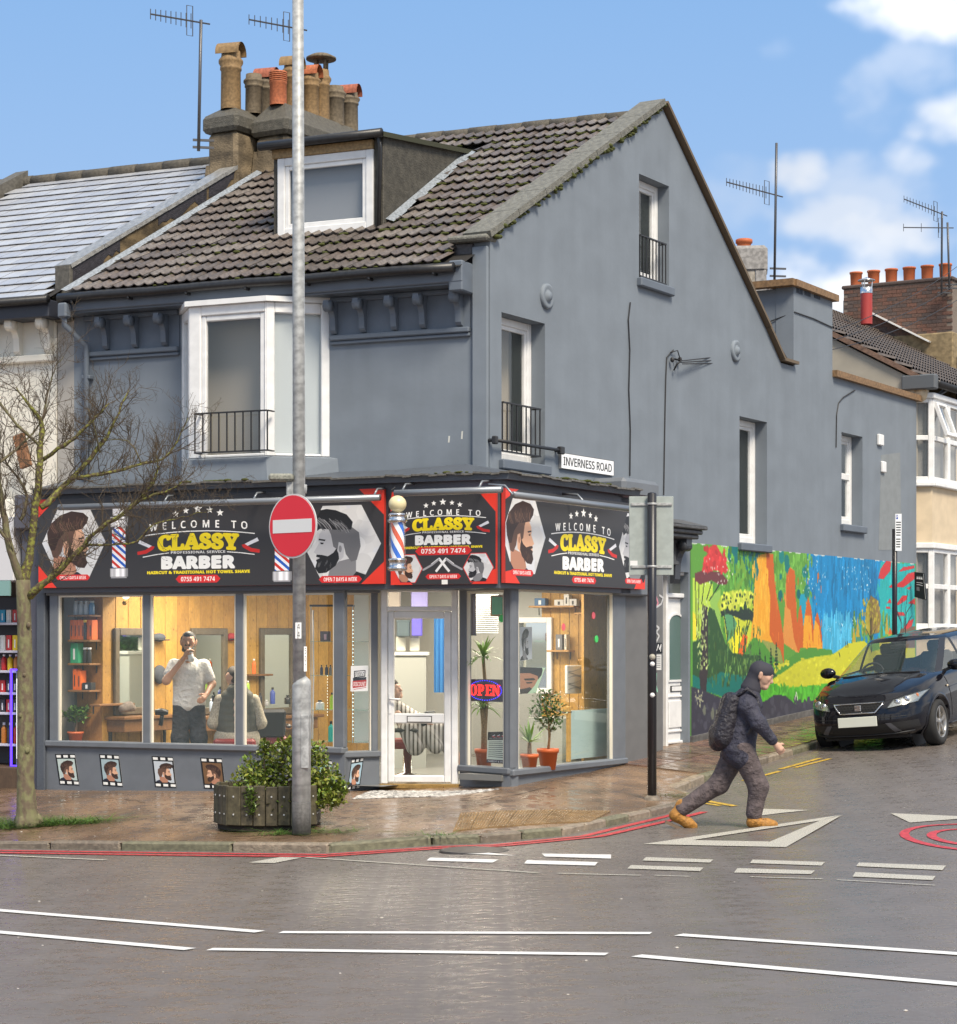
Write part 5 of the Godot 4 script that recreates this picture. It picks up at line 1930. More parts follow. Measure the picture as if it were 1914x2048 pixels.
	for q in [[180,1265,18,26],[240,1290,20,30],[270,1285,12,20]]:disc(im,mp(q[0],q[1]),Vector2(q[2],q[3])*0.4,C8(112,116,104))
	mline(im,[850,1190,862,1130,872,1190],3.0,C8(220,226,214))
	disc(im,mp(1412,575),Vector2(31,42),C8(176,164,52))
	mpoly(im,[1412,410,1470,450,1492,570,1480,690,1420,700,1400,560],C8(146,122,70))
	dabs(im,90,1350,1480,430,690,C8(170,156,56),4,5,19,0.25)
	mline(im,[1416,580,1416,700,1420,830],5.0,C8(40,34,34))
	mline(im,[1380,660,1414,730],2.5,C8(40,34,34))
	mline(im,[1450,660,1418,740],2.5,C8(40,34,34))
	for q in [[1318,560,720],[1535,540,700],[1290,640,760],[1555,640,760]]:mpoly(im,[q[0]-14,q[2],q[0],q[1],q[0]+14,q[2]],C8(190,164,56))
	mpoly(im,[1545,700,1558,650,1580,700],C8(214,100,44))
	mpoly(im,[1600,760,1640,660,1745,640,1745,800,1600,800],C8(120,96,78))
	for q in [[1470,285,1490,210,1530,155,1568,160,1560,230,1510,290],[1600,335,1650,300,1690,250,1745,235,1740,290,1660,350,1610,350],[1535,470,1560,430,1570,470],[1605,480,1650,415,1690,410,1680,445,1630,480],
			[1690,470,1745,430,1745,480],[1660,650,1700,600,1735,585,1720,640,1680,665],[1600,540,1660,535,1670,565,1610,560],[1525,495,1560,495,1560,515,1530,510],[1680,355,1720,345,1700,370],[1620,235,1660,200,1740,190,1740,210,1660,230],[1545,350,1570,330,1580,355]]:mpoly(im,q,C8(206,58,62))
	for q in [[1655,780,1640,600,1600,500],[1655,700,1680,540,1725,470],[1645,620,1600,520],[1665,660,1720,560],[1640,560,1650,440],[1660,640,1690,380]]:mline(im,q,2.6,C8(60,40,50))
	dabs(im,40,170,390,140,330,C8(238,236,224),1.8,2.2,20,0.05)
	dabs(im,60,890,1080,110,390,C8(224,234,236),1.5,2.0,21,0.05)
	dabs(im,70,1190,1430,190,390,C8(224,236,240),1.6,2.0,22,0.05)
	dabs(im,36,1090,1310,570,680,C8(214,234,240),1.2,1.6,23,0.05)
	for q in [[1228,755,1232,795],[1240,755,1246,795],[1178,835,1188,870]]:mline(im,q,3.0,C8(36,36,36))
	im.resize(int(MW*0.3),int(MH*0.42),Image.INTERPOLATE_BILINEAR)
	im.resize(MW,MH,Image.INTERPOLATE_CUBIC)
	var r:=RandomNumberGenerator.new()
	r.seed=60
	for i in 3500:
		var x:=r.randi()%MW
		var y:=r.randi()%MH
		var c:=im.get_pixel(x,y)
		var k:=r.randf_range(0.9,1.12)
		c=Color(c.r*k,c.g*k,c.b*k)
		im.fill_rect(Rect2i(x+(r.randi()%7)-3,y,1+r.randi()%3,2+r.randi()%4),c)
	for x in MW:
		if sin(x*0.05)+sin(x*0.13)>0.4:im.fill_rect(Rect2i(x,0,1,1+r.randi()%3),C8(214,220,216))
	return im
# -- the barber shop front
var SF:Transform3D
var SS:Transform3D
var P:=[]
func flat(p:Vector3)->Vector3:return v3(p.x,0,p.z)
func glazing(parent:Node,T:Transform3D,x0:float,x1:float,sill:float,head:float,posts:Array,m:Material,riser:=true):
	var b:=MB.new()
	for q in posts:
		b=MB.new()
		b.at(T)
		b.span(v3(q[0],sill-0.01,-0.09),v3(q[1],head+0.03,0.0),0.012)
		part(parent,"post",b,m)
	b=MB.new()
	b.at(T)
	b.span(v3(x0,sill-0.075,-0.11),v3(x1,sill,0.035),0.014)
	part(parent,"sill",b,m)
	b=MB.new()
	b.at(T)
	b.span(v3(x0,head,-0.10),v3(x1,head+0.10,0.012),0.01)
	part(parent,"head_rail",b,m)
	if riser:
		b=MB.new()
		b.at(T)
		b.span(v3(x0,-0.5,-0.12),v3(x1,sill-0.07,-0.012))
		part(parent,"stall_riser",b,m)
	for i in posts.size()-1:
		var a:float=posts[i][1]
		var e:float=posts[i+1][0]
		var g:=MB.new()
		g.at(T)
		g.quad(v3(a-0.01,sill,-0.05),v3(e+0.01,sill,-0.05),v3(e+0.01,head,-0.05),v3(a-0.01,head,-0.05))
		part(parent,"pane",g,glass("shop glass",0.05,Color(0.7,0.8,0.78)))
		b=MB.new()
		b.at(T)
		for k in [[v3(a,sill,-0.047),v3(a+0.022,head,-0.012)],[v3(e-0.014,sill,-0.047),v3(e,head,-0.012)],[v3(a+0.022,head-0.022,-0.046),v3(e-0.014,head,-0.011)]]:b.span(k[0],k[1])
		part(parent,"bead",b,mat("pale bead",Color(0.66,0.62,0.52),0.5))
func build_shop():
	SF=off(FR,0.40)
	SS=off(SD,0.30)
	P=[flat(SF*v3(on(SF,92,1500).x,0,0)),flat(SF*v3(on(SF,677,1500).x,0,0)),flat(at(760,1280,23.95)),flat(at(918,1280,23.85)),flat(SS*v3(on(SS,1022,1500).x,0,0)),flat(SS*v3(on(SS,1252,1500).x,0,0))]
	var dark:=mat("shopfront slate paint",Color(0.085,0.098,0.118),0.5,{"tex":"soft","sc":0.9,"bump":0.15})
	var paint:=mat("shopfront grey paint",Color(0.15,0.165,0.185),0.5,{"tex":"soft","sc":0.9})
	var shop:=Node3D.new()
	shop.name="shopfront"
	house.add_child(shop)
	shop.set_meta("label","grey timber shopfront wrapping the corner")
	var px:=func(x):return on(SF,x,1400).x
	glazing(shop,SF,px.call(92),px.call(688),0.45,2.195,[[px.call(98),px.call(116)],[px.call(285),px.call(300)],[px.call(470),px.call(486)],[px.call(667),px.call(688)]],paint)
	var RL:=frame(P[1],P[2]-P[1])
	var rl:float=(P[2]-P[1]).length()
	glazing(shop,RL,0.03,rl,0.40,2.195,[[0.02,on(RL,689,1400).x],[on(RL,743,1400).x,rl-0.02]],paint)
	var RR:=frame(P[3],P[4]-P[3])
	var rr:float=(P[4]-P[3]).length()
	glazing(shop,RR,0.0,rr-0.01,0.245,2.215,[[0.0,on(RR,932,1400).x],[on(RR,1006,1400).x,rr-0.005]],paint)
	var sx:=func(x):return on(SS,x,1400).x
	glazing(shop,SS,sx.call(1022),sx.call(1252),0.225,2.225,[[sx.call(1023),sx.call(1038)],[sx.call(1227),sx.call(1252)]],paint)
	var DT:=frame(P[2],P[3]-P[2])
	var dl:float=(P[3]-P[2]).length()
	var d:=Node3D.new()
	d.name="shop_door"
	house.add_child(d)
	d.set_meta("label","white glazed shop door at the corner with brass threshold")
	var b:=MB.new()
	b.at(DT)
	var hx:=func(x):return on(DT,x,1400).x
	var hy:=func(y):return on(DT,840,y).y
	b.span(v3(0.01,0.02,-0.07),v3(hx.call(775),2.30,0.02),0.01)
	b.span(v3(hx.call(903),0.02,-0.07),v3(dl-0.01,2.30,0.02),0.01)
	b.span(v3(hx.call(775),hy.call(1222),-0.068),v3(hx.call(903),hy.call(1213),0.017),0.008)
	b.span(v3(hx.call(775),hy.call(1184),-0.068),v3(hx.call(903),2.30,0.017),0.008)
	part(d,"door_frame",b,UPVC)
	var leaf:=MB.new()
	leaf.at(DT)
	var x0:float=hx.call(775)+0.004
	var x1:float=hx.call(903)-0.004
	var g0:float=hx.call(788)
	var g1:float=hx.call(888)
	leaf.span(v3(x0,0.035,-0.06),v3(g0,hy.call(1222)-0.004,0.005),0.012)
	leaf.span(v3(g1,0.035,-0.06),v3(x1,hy.call(1222)-0.004,0.005),0.012)
	leaf.span(v3(g0,0.035,-0.058),v3(g1,hy.call(1551),0.002),0.012)
	leaf.span(v3(g0,hy.call(1447),-0.058),v3(g1,hy.call(1427),0.002),0.012)
	leaf.span(v3(g0,hy.call(1237),-0.058),v3(g1,hy.call(1222)-0.004,0.002),0.012)
	part(d,"door_leaf",leaf,UPVC)
	for q in [[g0,hy.call(1427),g1,hy.call(1237)],[g0,hy.call(1551),g1,hy.call(1447)],[hx.call(776),hy.call(1213),hx.call(902),hy.call(1184)]]:
		b=MB.new()
		b.at(DT)
		b.quad(v3(q[0],q[1],-0.03),v3(q[2],q[1],-0.03),v3(q[2],q[3],-0.03),v3(q[0],q[3],-0.03))
		part(d,"pane",b,glass("shop glass"))
	b=MB.new()
	b.at(DT)
	b.span(v3(hx.call(814),hy.call(1445),0.002),v3(hx.call(864),hy.call(1432),0.008))
	part(d,"letter_plate_rim",b,mat("black trim",Color(0.02,0.02,0.02),0.4))
	b=MB.new()
	b.at(DT)
	b.span(v3(hx.call(815.5),hy.call(1443.5),0.008),v3(hx.call(862.5),hy.call(1433.5),0.016),0.003)
	part(d,"letter_plate",b,UPVC)
	b=MB.new()
	b.at(DT)
	var hxx:float=hx.call(780)
	b.span(v3(hxx-0.014,0.82,0.005),v3(hxx+0.014,1.05,0.016),0.004)
	b.smooth()
	b.tube([v3(hxx,0.99,0.01),v3(hxx,0.99,0.05),v3(hxx+0.13,0.985,0.055)],[0.011],8)
	part(d,"handle",b,UPVC)
	b=MB.new()
	b.at(DT)
	b.span(v3(0.0,-0.03,-0.08),v3(dl,0.022,0.06),0.006)
	part(d,"threshold",b,mat("yellow timber threshold",Color(0.36,0.22,0.06),0.5,{"tex":"wood","sc":1.0}))
	var q0:=flat(FR*v3(on(off(FR,0.5),76,1100).x,0,0.5))
	var q1:=flat(off(FR,0.5)*v3(on(off(FR,0.5),777,1100).x,0,0))
	var q2:=flat(off(SD,0.42)*v3(on(off(SD,0.42),1001,1100).x,0,0))
	var q3:=flat(off(SD,0.42)*v3(on(off(SD,0.42),1264,1100).x,0,0))
	var back0:=flat(FR*v3(-5.58,0,-0.2))
	var back1:=flat(FR*v3(-0.1,0,-0.2))
	var back2:=flat(SD*v3(SD.affine_inverse().basis.x.dot(Vector3.ZERO)+3.0,0,-0.2))
	var plan:=func(k:float,y:float)->Array:
		var a:=q0+FR.basis.z*k
		var e:=q1+FR.basis.z*k+FR.basis.x*k*0.25
		var f:=q2+SD.basis.z*k-SD.basis.x*k*0.25
		var g:=q3+SD.basis.z*k
		return [a+UP*y,e+UP*y,f+UP*y,g+UP*y]
	b=MB.new()
	var bands:=[[2.225,-0.02],[3.40,-0.02],[3.40,0.10],[3.475,0.12],[3.475,0.11],[3.60,-0.52]]
	for i in bands.size()-1:
		var lo:Array=plan.call(bands[i][1],bands[i][0])
		var hi:Array=plan.call(bands[i+1][1],bands[i+1][0])
		for k in 3:b.quad(lo[k],lo[k+1],hi[k+1],hi[k])
	var cap:Array=plan.call(-0.02,2.225)
	b.quad_out(cap[0],cap[1],FR*v3(-0.3,2.225,-0.3),FR*v3(-5.5,2.225,-0.3),v3(0,-1,0))
	b.quad_out(cap[1],cap[2],SD*v3(0.0,2.225,-0.3),FR*v3(-0.3,2.225,-0.3),v3(0,-1,0))
	b.quad_out(cap[2],cap[3],SD*v3(3.0,2.225,-0.3),SD*v3(0.0,2.225,-0.3),v3(0,-1,0))
	part(shop,"fascia_box",b,dark)
	var lead:=mat("dull lead",Color(0.16,0.15,0.13),0.5,{"tex":"blot","sc":2.0})
	b=MB.new()
	var edge:Array=plan.call(0.13,3.47)
	for k in 3:
		for s in 14:
			var a:Vector3=edge[k].lerp(edge[k+1],s/14.0)
			var e:Vector3=edge[k].lerp(edge[k+1],(s+0.97)/14.0)
			var dz:=v3(0,0.012*sin(s*1.9+k),0)
			b.bar(a+dz,e+dz*0.5,0.05,0.02)
	part(shop,"lead_edge",b,lead)
	var ms:=[]
	for i in 60:
		var k:=0 if i<20 else (1 if i<30 else 2)
		var p:Vector3=edge[k].lerp(edge[k+1],0.5+rng.randfn(0,0.09))+v3(rng.randfn(0,0.02),0.02,rng.randfn(-0.03,0.03))
		var s:=rng.randf_range(0.01,0.025)
		ms.append(Transform3D(Basis.from_scale(v3(s*2,s*0.7,s)),p))
	many(shop,"moss",moss_mesh(),moss_mat(),ms)
	b=MB.new()
	b.at(SF)
	b.span(v3(px.call(75),-0.6,-0.2),v3(px.call(92),3.40,0.03),0.012)
	part(shop,"pilaster",b,dark)
	b=MB.new()
	b.at(SD)
	var c0:=on(off(SD,0.42),1244,970).x
	var c1:=on(off(SD,0.42),1312,970).x
	b.span(v3(c0,2.2,0.02),v3(c1-0.05,3.40,0.40),0.02)
	b.span(v3(c0-0.04,3.38,0.0),v3(c1,3.62,0.48),0.05)
	part(shop,"console_block",b,paint)
	b=MB.new()
	b.at(SD)
	var w0:float=on(off(SD,0.30),1254,1300).x
	var w1:float=on(off(SD,0.12),1326,1300).x
	b.span(v3(w0,-0.4,0.2),v3(w1-0.62,2.32,0.28),0.012)
	b.span(v3(w1-0.70,-0.4,0.002),v3(w1,2.75,0.12),0.008)
	part(shop,"end_pier",b,mat("scuffed grey pier paint",Color(0.15,0.15,0.15),0.6,{"tex":"soft","sc":0.8}))
	build_signs(q0,q1,q2,q3)
	build_graffiti(w1)
	build_side_door()
	build_posters(RL,RR)
func board(called:String,T:Transform3D,x0:float,x1:float,y0:float,y1:float,z:float,thick:float,m:Material,uv:=Rect2(0,0,1,1),parent:Node=null,edge:Material=null)->Node3D:
	var o:=parent
	var body:=MB.new()
	body.at(T)
	body.span(v3(x0,y0,z-thick),v3(x1,y1,z-0.002))
	part(o,"panel",body,edge if edge else mat("panel edge",Color(0.5,0.5,0.5),0.5))
	var f:=MB.new(true)
	f.at(T)
	f.quaduv(v3(x0,y0,z),v3(x1,y0,z),v3(x1,y1,z),v3(x0,y1,z),uv)
	part(o,called,f,m)
	return o
func build_signs(q0:Vector3,q1:Vector3,q2:Vector3,q3:Vector3):
	var T1:=frame(q0,q1-q0)
	var T2:=frame(q1,q2-q1)
	var T3:=frame(q2,q3-q2)
	var l1:=(q1-q0).length()
	var l2:=(q2-q1).length()
	var l3:=(q3-q2).length()
	var red:=mat("red sign edge",Color(0.55,0.05,0.035),0.4)
	var s:=thing("shop_sign","long street front fascia sign of the barber with two hexagon portraits","shop sign","fascia signs of the barber shop")
	board("sign_print",T1,on(T1,82,1100).x,on(T1,772,1100).x,2.285,3.345,0.05,0.05,printed("front sign print",front_sign_image(),0.42),Rect2(0,0,1,1),s,red)
	s=thing("shop_sign","nearly square fascia sign of the barber over the corner door","shop sign","fascia signs of the barber shop")
	board("sign_print",T2,0.055,l2-0.035,2.27,3.30,0.05,0.05,printed("door sign print",door_sign_image(),0.42),Rect2(0,0,1,1),s,red)
	s=thing("shop_sign","side road fascia sign of the barber with one brown haired portrait","shop sign","fascia signs of the barber shop")
	board("sign_print",T3,0.02,on(T3,1290,1100,0.05).x,2.28,3.31,0.05,0.05,printed("side sign print",side_sign_image(),0.42),Rect2(0,0,1,1),s,red)
	var steel:=mat("satin grey tube",Color(0.26,0.28,0.30),0.35,{"metal":0.5})
	var lens:=mat("tube lens",Color(0.75,0.75,0.72),0.3)
	for q in [[T1,118,1010,760,1000,"long sign light tube above the street front sign",[0.34,0.62,0.98]],[T2,790,983,1004,982,"short sign light tube above the corner door sign",[0.06,0.78]],[T3,1026,997,1290,1014,"sign light tube above the side road sign",[0.0,0.52]]]:
		var a:=on(q[0],q[1],q[2],0.30)
		var e:=on(q[0],q[3],q[4],0.30)
		a.y=(a.y+e.y)*0.5
		e.y=a.y
		var th:=thing("sign_light",q[5],"sign light","trough lights over the signs")
		var b:=MB.new()
		b.at(q[0])
		b.smooth()
		b.tube([a,e],[0.036],12)
		part(th,"tube",b,steel)
		b=MB.new()
		b.at(q[0])
		b.box((a+e)*0.5-v3(0,0.030,0.012),v3((e-a).length()*0.96,0.012,0.03))
		part(th,"lens",b,lens)
		for f in q[6]:
			var p:Vector3=a.lerp(e,f)
			b=MB.new()
			b.at(q[0])
			b.smooth()
			b.tube([p,p+v3(0.0,0.10,-0.10),p+v3(0,0.12,-0.30)],[0.013],6)
			part(th,"arm",b,steel)
	var c:=at(795,1280,22.5)
	var pole:=thing("barber_pole","glass barber pole with a cream globe and blue and orange stripes","barber pole","",Transform3D(Basis(),v3(c.x,0,c.z)))
	var yy:=func(y):return EYE+(PY-y)/FOC*22.5
	var chrome:=mat("chrome",Color(0.62,0.62,0.63),0.2,{"metal":1.0})
	var b:=MB.new()
	b.smooth()
	b.ball(v3(0,yy.call(1008),0),v3(0.096,0.092,0.096),18,12)
	part(pole,"globe",b,mat("cream globe",Color(0.68,0.60,0.36),0.3))
	for k in [[1026,1046,1.0],[1116,1142,-1.0]]:
		b=MB.new()
		b.smooth()
		var a:float=yy.call(k[1])
		var e:float=yy.call(k[0])
		b.lathe([Vector2(0.0,a),Vector2(0.085,a),Vector2(0.105,a+0.015),Vector2(0.105,a+0.04),Vector2(0.092,a+0.05),Vector2(0.092,e-0.035),Vector2(0.10,e-0.03),Vector2(0.10,e-0.01),Vector2(0.08,e),Vector2(0,e)],20)
		part(pole,"collar",b,chrome)
	var im:=Image.create(256,256,false,Image.FORMAT_RGBA8)
	im.fill(Color(0.93,0.93,0.94))
	for y in 256:
		for k in 2:
			var x:=int(fposmod(y*1.0+k*128,256.0))
			for e in [0,256]:im.fill_rect(Rect2i(x-e,y,62,1),Color(0.10,0.40,0.82) if k==0 else Color(0.86,0.33,0.15))
	b=MB.new(true)
	b.smooth()
	var ya:float=yy.call(1117)
	var yb:float=yy.call(1045)
	for k in 20:
		var a0:=TAU*k/20
		var a1:=TAU*(k+1)/20
		var u0:=k/20.0*2.0
		b.quaduv(v3(sin(a0),0,cos(a0))*0.074+UP*ya,v3(sin(a1),0,cos(a1))*0.074+UP*ya,v3(sin(a1),0,cos(a1))*0.074+UP*yb,v3(sin(a0),0,cos(a0))*0.074+UP*yb,Rect2(u0,0,0.1,1))
	var sm:=printed("pole stripes",im,0.35)
	sm.texture_repeat=true
	part(pole,"striped_drum",b,sm)
	b=MB.new()
	b.smooth()
	b.lathe([Vector2(0.086,ya),Vector2(0.086,yb)],20)
	part(pole,"glass_cylinder",b,glass("shop glass"))
	b=MB.new()
	for y in [ya-0.05,yb+0.05]:b.bar(v3(0,y,-0.05),v3(-0.10,y,-0.30),0.05,0.03)
	part(pole,"wall_bracket",b,mats["black trim"])
	b=MB.new()
	b.tube([at(790,975,22.65),at(783,980,22.6),at(779,1010,22.65),at(776,1060,22.75),at(775,1090,22.8),at(779,1135,22.7)],[0.008],5)
	single("sign_cable",b,mats["black cable"] if mats.has("black cable") else mats["black trim"],"thin cable looping down beside the barber pole","cable")
	var n:=on(SD,1170,928)
	var plate:=thing("street_name_sign","white street name plate reading INVERNESS ROAD on the side wall","street sign")
	var si:=Image.create(640,124,false,Image.FORMAT_RGBA8)
	si.fill(Color(0.93,0.93,0.93))
	for k in [[0,0,640,4],[0,120,640,4],[0,0,4,124],[636,0,4,124]]:si.fill_rect(Rect2i(k[0],k[1],k[2],k[3]),Color(0.1,0.1,0.1))
	write(si,"INVERNESS ROAD","sans",Rect2(30,32,580,62),Color(0.04,0.04,0.04),0.0,2.0,Color(0.04,0.04,0.04))
	var a0:=on(SD,1117,905)
	var a1:=on(SD,1223,930)
	board("plate_print",SD,a0.x,a1.x,on(SD,1117,937).y,a0.y,0.035,0.03,printed("street name",si,0.35),Rect2(0,0,1,1),plate,mat("plate edge",Color(0.25,0.25,0.25),0.5))
	b=MB.new()
	b.smooth()
	var r0:=on(SD,990,880,0.08)
	var r1:=on(SD,1122,901,0.08)
	b.at(SD)
	b.tube([r0+v3(0,0,-0.08),r0,r1,r1+v3(0,0,-0.08)],[0.02],8)
	b.flat()
	b.box(r0,v3(0.06,0.09,0.06),0.01)
	b.box(r1,v3(0.10,0.09,0.06),0.01)
	single("iron_rod",b,mats["black iron"],"black iron rod across the first floor side window","rod")
func build_graffiti(w1:float):
	var T:=off(SD,0.1235)
	var sets:=[[Color(0.30,0.62,0.45),[[1262,1290,1268,1316,1276,1300,1284,1330],[1264,1322,1272,1330,1286,1318,1292,1340],[1262,1342,1268,1352,1274,1346,1280,1358],[1264,1360,1272,1356,1280,1372,1288,1352],[1276,1368,1266,1380,1270,1400,1280,1404,1284,1386,1276,1368],[1272,1276,1286,1280,1280,1290],[1313,1346,1312,1370,1315,1384]],"green graffiti tag on the grey pier"],
		[Color(0.66,0.68,0.42),[[1264,1418,1270,1446,1276,1424,1284,1452],[1266,1432,1284,1468,1288,1440,1282,1418]],"pale yellow graffiti scrawl low on the grey pier"],
		[Color(0.62,0.24,0.30),[[1272,1196,1276,1214,1284,1200],[1274,1206,1284,1212],[1288,1200,1292,1212,1296,1200,1300,1212],[1310,1186,1316,1206,1310,1220]],"pink graffiti tag near the top of the grey pier"],
		[Color(0.5,0.5,0.5),[[1275,1252,1280,1262,1284,1248,1288,1258],[1310,1250,1318,1256,1312,1264,1318,1272,1312,1284],[1310,1216,1322,1208,1326,1196,1318,1190]],"grey graffiti squiggles on the grey pier"]]
	for s in sets:
		var b:=MB.new()
		b.at(T)
		for l in s[1]:
			var pts:=PackedVector2Array()
			for i in range(0,l.size(),2):pts.append(Vector2(on(T,l[i],l[i+1]).x,on(T,l[i],l[i+1]).y))
			for poly in Geometry2D.offset_polyline(pts,0.014,Geometry2D.JOIN_ROUND,Geometry2D.END_ROUND):
				if not Geometry2D.is_polygon_clockwise(poly):b.sheet(poly,0.001*sets.find(s))
		var o:=part(house,"graffiti",b,mat("spray paint %d"%sets.find(s),s[0],0.5),s[2])
func build_side_door():
	var d:=Node3D.new()
	d.name="side_door"
	house.add_child(d)
	d.set_meta("label","white panelled side door with arched glass and letter slot")
	var T:=off(SD,-0.12)
	var x0:=on(T,1329,1400).x
	var x1:=on(T,1377,1400).x
	var y0:=0.20
	var y1:float=on(T,1352,1196).y
	var ytop:float=on(T,1352,1143).y
	var b:=MB.new()
	b.at(T)
	b.span(v3(x0-0.06,0.1,-0.06),v3(x0,ytop,0.06),0.01)
	b.span(v3(x1-0.06,0.1,-0.06),v3(x1+0.03,ytop,0.06),0.01)
	b.span(v3(x0,y1,-0.058),v3(x1-0.06,y1+0.06,0.057),0.01)
	b.span(v3(x0,ytop-0.05,-0.058),v3(x1-0.06,ytop,0.057),0.01)
	part(d,"door_frame",b,UPVC)
	b=MB.new()
	b.at(T)
	b.quad(v3(x0,y1+0.06,0.0),v3(x1-0.06,y1+0.06,0.0),v3(x1-0.06,ytop-0.05,0.0),v3(x0,ytop-0.05,0.0))
	part(d,"transom_pane",b,mat("dark transom",Color(0.10,0.11,0.10),0.15))
	b=MB.new()
	b.at(T)
	var a:=x0+0.01
	var e:=x1-0.07
	b.span(v3(a,y0,-0.04),v3(e,y1-0.005,0.0),0.006)
	var m:=e-a
	for q in [[0.10,0.62],[0.10,0.22]]:
		pass
	b.span(v3(a+m*0.16,y0+0.30,0.0),v3(e-m*0.16,y0+0.66,0.016),0.012)
	b.span(v3(a+m*0.10,y0+0.70,0.0),v3(e-m*0.10,y0+0.73,0.022),0.008)
	b.span(v3(a+m*0.10,y0+0.24,0.0),v3(e-m*0.10,y0+0.27,0.022),0.008)
	b.span(v3(a-0.005,y0,0.0),v3(e+0.005,y0+0.06,0.05),0.015)
	b.span(v3(a-0.003,y0+0.09,0.0),v3(e+0.003,y0+0.13,0.035),0.01)
	part(d,"door_leaf",b,UPVC)
	b=MB.new()
	b.at(T)
	var poly:=PackedVector2Array()
	var gx0:=a+m*0.14
	var gx1:=e-m*0.14
	var gy0:=y0+0.92
	var gy1:=y1-0.34
	poly.append(Vector2(gx0,gy0))
	poly.append(Vector2(gx1,gy0))
	for i in 9:
		var an:=PI*i/8.0
		poly.append(Vector2((gx0+gx1)*0.5+cos(an)*(gx1-gx0)*0.5,gy1+sin(an)*0.13))
	b.sheet(poly,0.004)
	part(d,"arched_pane",b,mat("frosted green glass",Color(0.10,0.16,0.145),0.25))
	b=MB.new()
	b.at(T)
	for i in poly.size():
		b.bar(v3(poly[i].x,poly[i].y,0.006),v3(poly[(i+1)%poly.size()].x,poly[(i+1)%poly.size()].y,0.006),0.028,0.02,v3(0,0,1))
	part(d,"pane_bead",b,UPVC)
	b=MB.new()
	b.at(T)
	b.span(v3(a+m*0.24,y0+0.775,0.0),v3(e-m*0.24,y0+0.855,0.012),0.004)
	part(d,"letter_slot",b,mats["black trim"])
	b=MB.new()
	b.at(T)
	b.span(v3(a+m*0.28,y0+0.785,0.012),v3(e-m*0.26,y0+0.845,0.018),0.003)
	part(d,"letter_flap",b,UPVC)
	b=MB.new()
	b.at(T)
	b.smooth()
	b.tube([v3(e-0.04,y0+1.0,0.0),v3(e-0.04,y0+1.0,0.05),v3(e-0.13,y0+1.0,0.055)],[0.012],8)
	part(d,"handle",b,UPVC)
	b=MB.new()
	b.at(SD)
	b.span(v3(x0-0.05,-0.2,-0.3),v3(x1+0.05,0.20,0.06),0.02)
	part(d,"step",b,mats["kerb stone"])
	b=MB.new()
	b.at(SD)
	var hy0:float=on(off(SD,0.35),1400,1078).y
	var hx1:float=on(off(SD,0.35),1412,1060).x
	var hx0:=x0-0.9
	b.span(v3(hx0,hy0+0.12,0.0),v3(hx1,hy0+0.17,0.38),0.012)
	b.span(v3(hx0,hy0+0.06,0.0),v3(hx1-0.04,hy0+0.118,0.33),0.015)
	b.span(v3(hx0,hy0,0.0),v3(hx1-0.08,hy0+0.058,0.29),0.015)
	b.span(v3(hx0,y1+0.42,0.0),v3(hx1-0.28,hy0-0.002,0.10),0.008)
	b.quad(v3(hx0,hy0+0.172,0.38),v3(hx1,hy0+0.172,0.38),v3(hx1,hy0+0.27,0.0),v3(hx0,hy0+0.27,0.0))
	part(d,"hood",b,mat("hood grey",Color(0.115,0.118,0.122),0.6,{"tex":"blot","sc":1.5}))
	var c:=part(d,"console",corbel(0.58,0.24,0.16),mat("dark console paint",Color(0.045,0.05,0.06),0.5))
	c.transform=SD*Transform3D(Basis(),v3(hx1-0.30,hy0,0.01))
	b=MB.new(true)
	b.at(off(SD,0.124))
	var kx:=on(off(SD,0.124),1316,1320)
	b.quaduv(v3(kx.x-0.08,kx.y-0.13,0.004),v3(kx.x+0.09,kx.y-0.13,0.004),v3(kx.x+0.09,kx.y+0.07,0.004),v3(kx.x-0.08,kx.y+0.07,0.004),sheet_uv(400,260,60,170))
	b.quaduv(v3(kx.x-0.07,kx.y+0.09,0.004),v3(kx.x+0.12,kx.y+0.09,0.004),v3(kx.x+0.12,kx.y+0.22,0.004),v3(kx.x-0.07,kx.y+0.22,0.004),sheet_uv(480,260,80,90))
	part(d,"bell_plate",b,printed("small prints",poster_sheet(),0.5))
func poster(label:String,T:Transform3D,c:Array,z:float,uv:Rect2,group:="",called:="poster"):
	var q:=[]
	for i in range(0,8,2):
		var p:=on(T,c[i],c[i+1],z)
		q.append(v3(p.x,p.y,z))
	var o:=thing(called,label,"poster" if called=="poster" else called.replace("_"," "),group)
	var b:=MB.new(true)
	b.at(T)
	b.quaduv(q[0],q[1],q[2],q[3],uv)
	part(o,"print",b,mats["small prints"])
	b=MB.new()
	b.at(T)
	for i in 4:b.quad_out(q[i]-v3(0,0,0.003),q[(i+1)%4]-v3(0,0,0.003),q[(i+1)%4]-v3(0,0,0.0005),q[i]-v3(0,0,0.0005),(q[i]+q[(i+1)%4]-q[0]-q[2]))
	b.quad(q[1]-v3(0,0,0.003),q[0]-v3(0,0,0.003),q[3]-v3(0,0,0.003),q[2]-v3(0,0,0.003))
	part(o,"backing",b,mat("panel edge",Color(0.5,0.5,0.5),0.5))
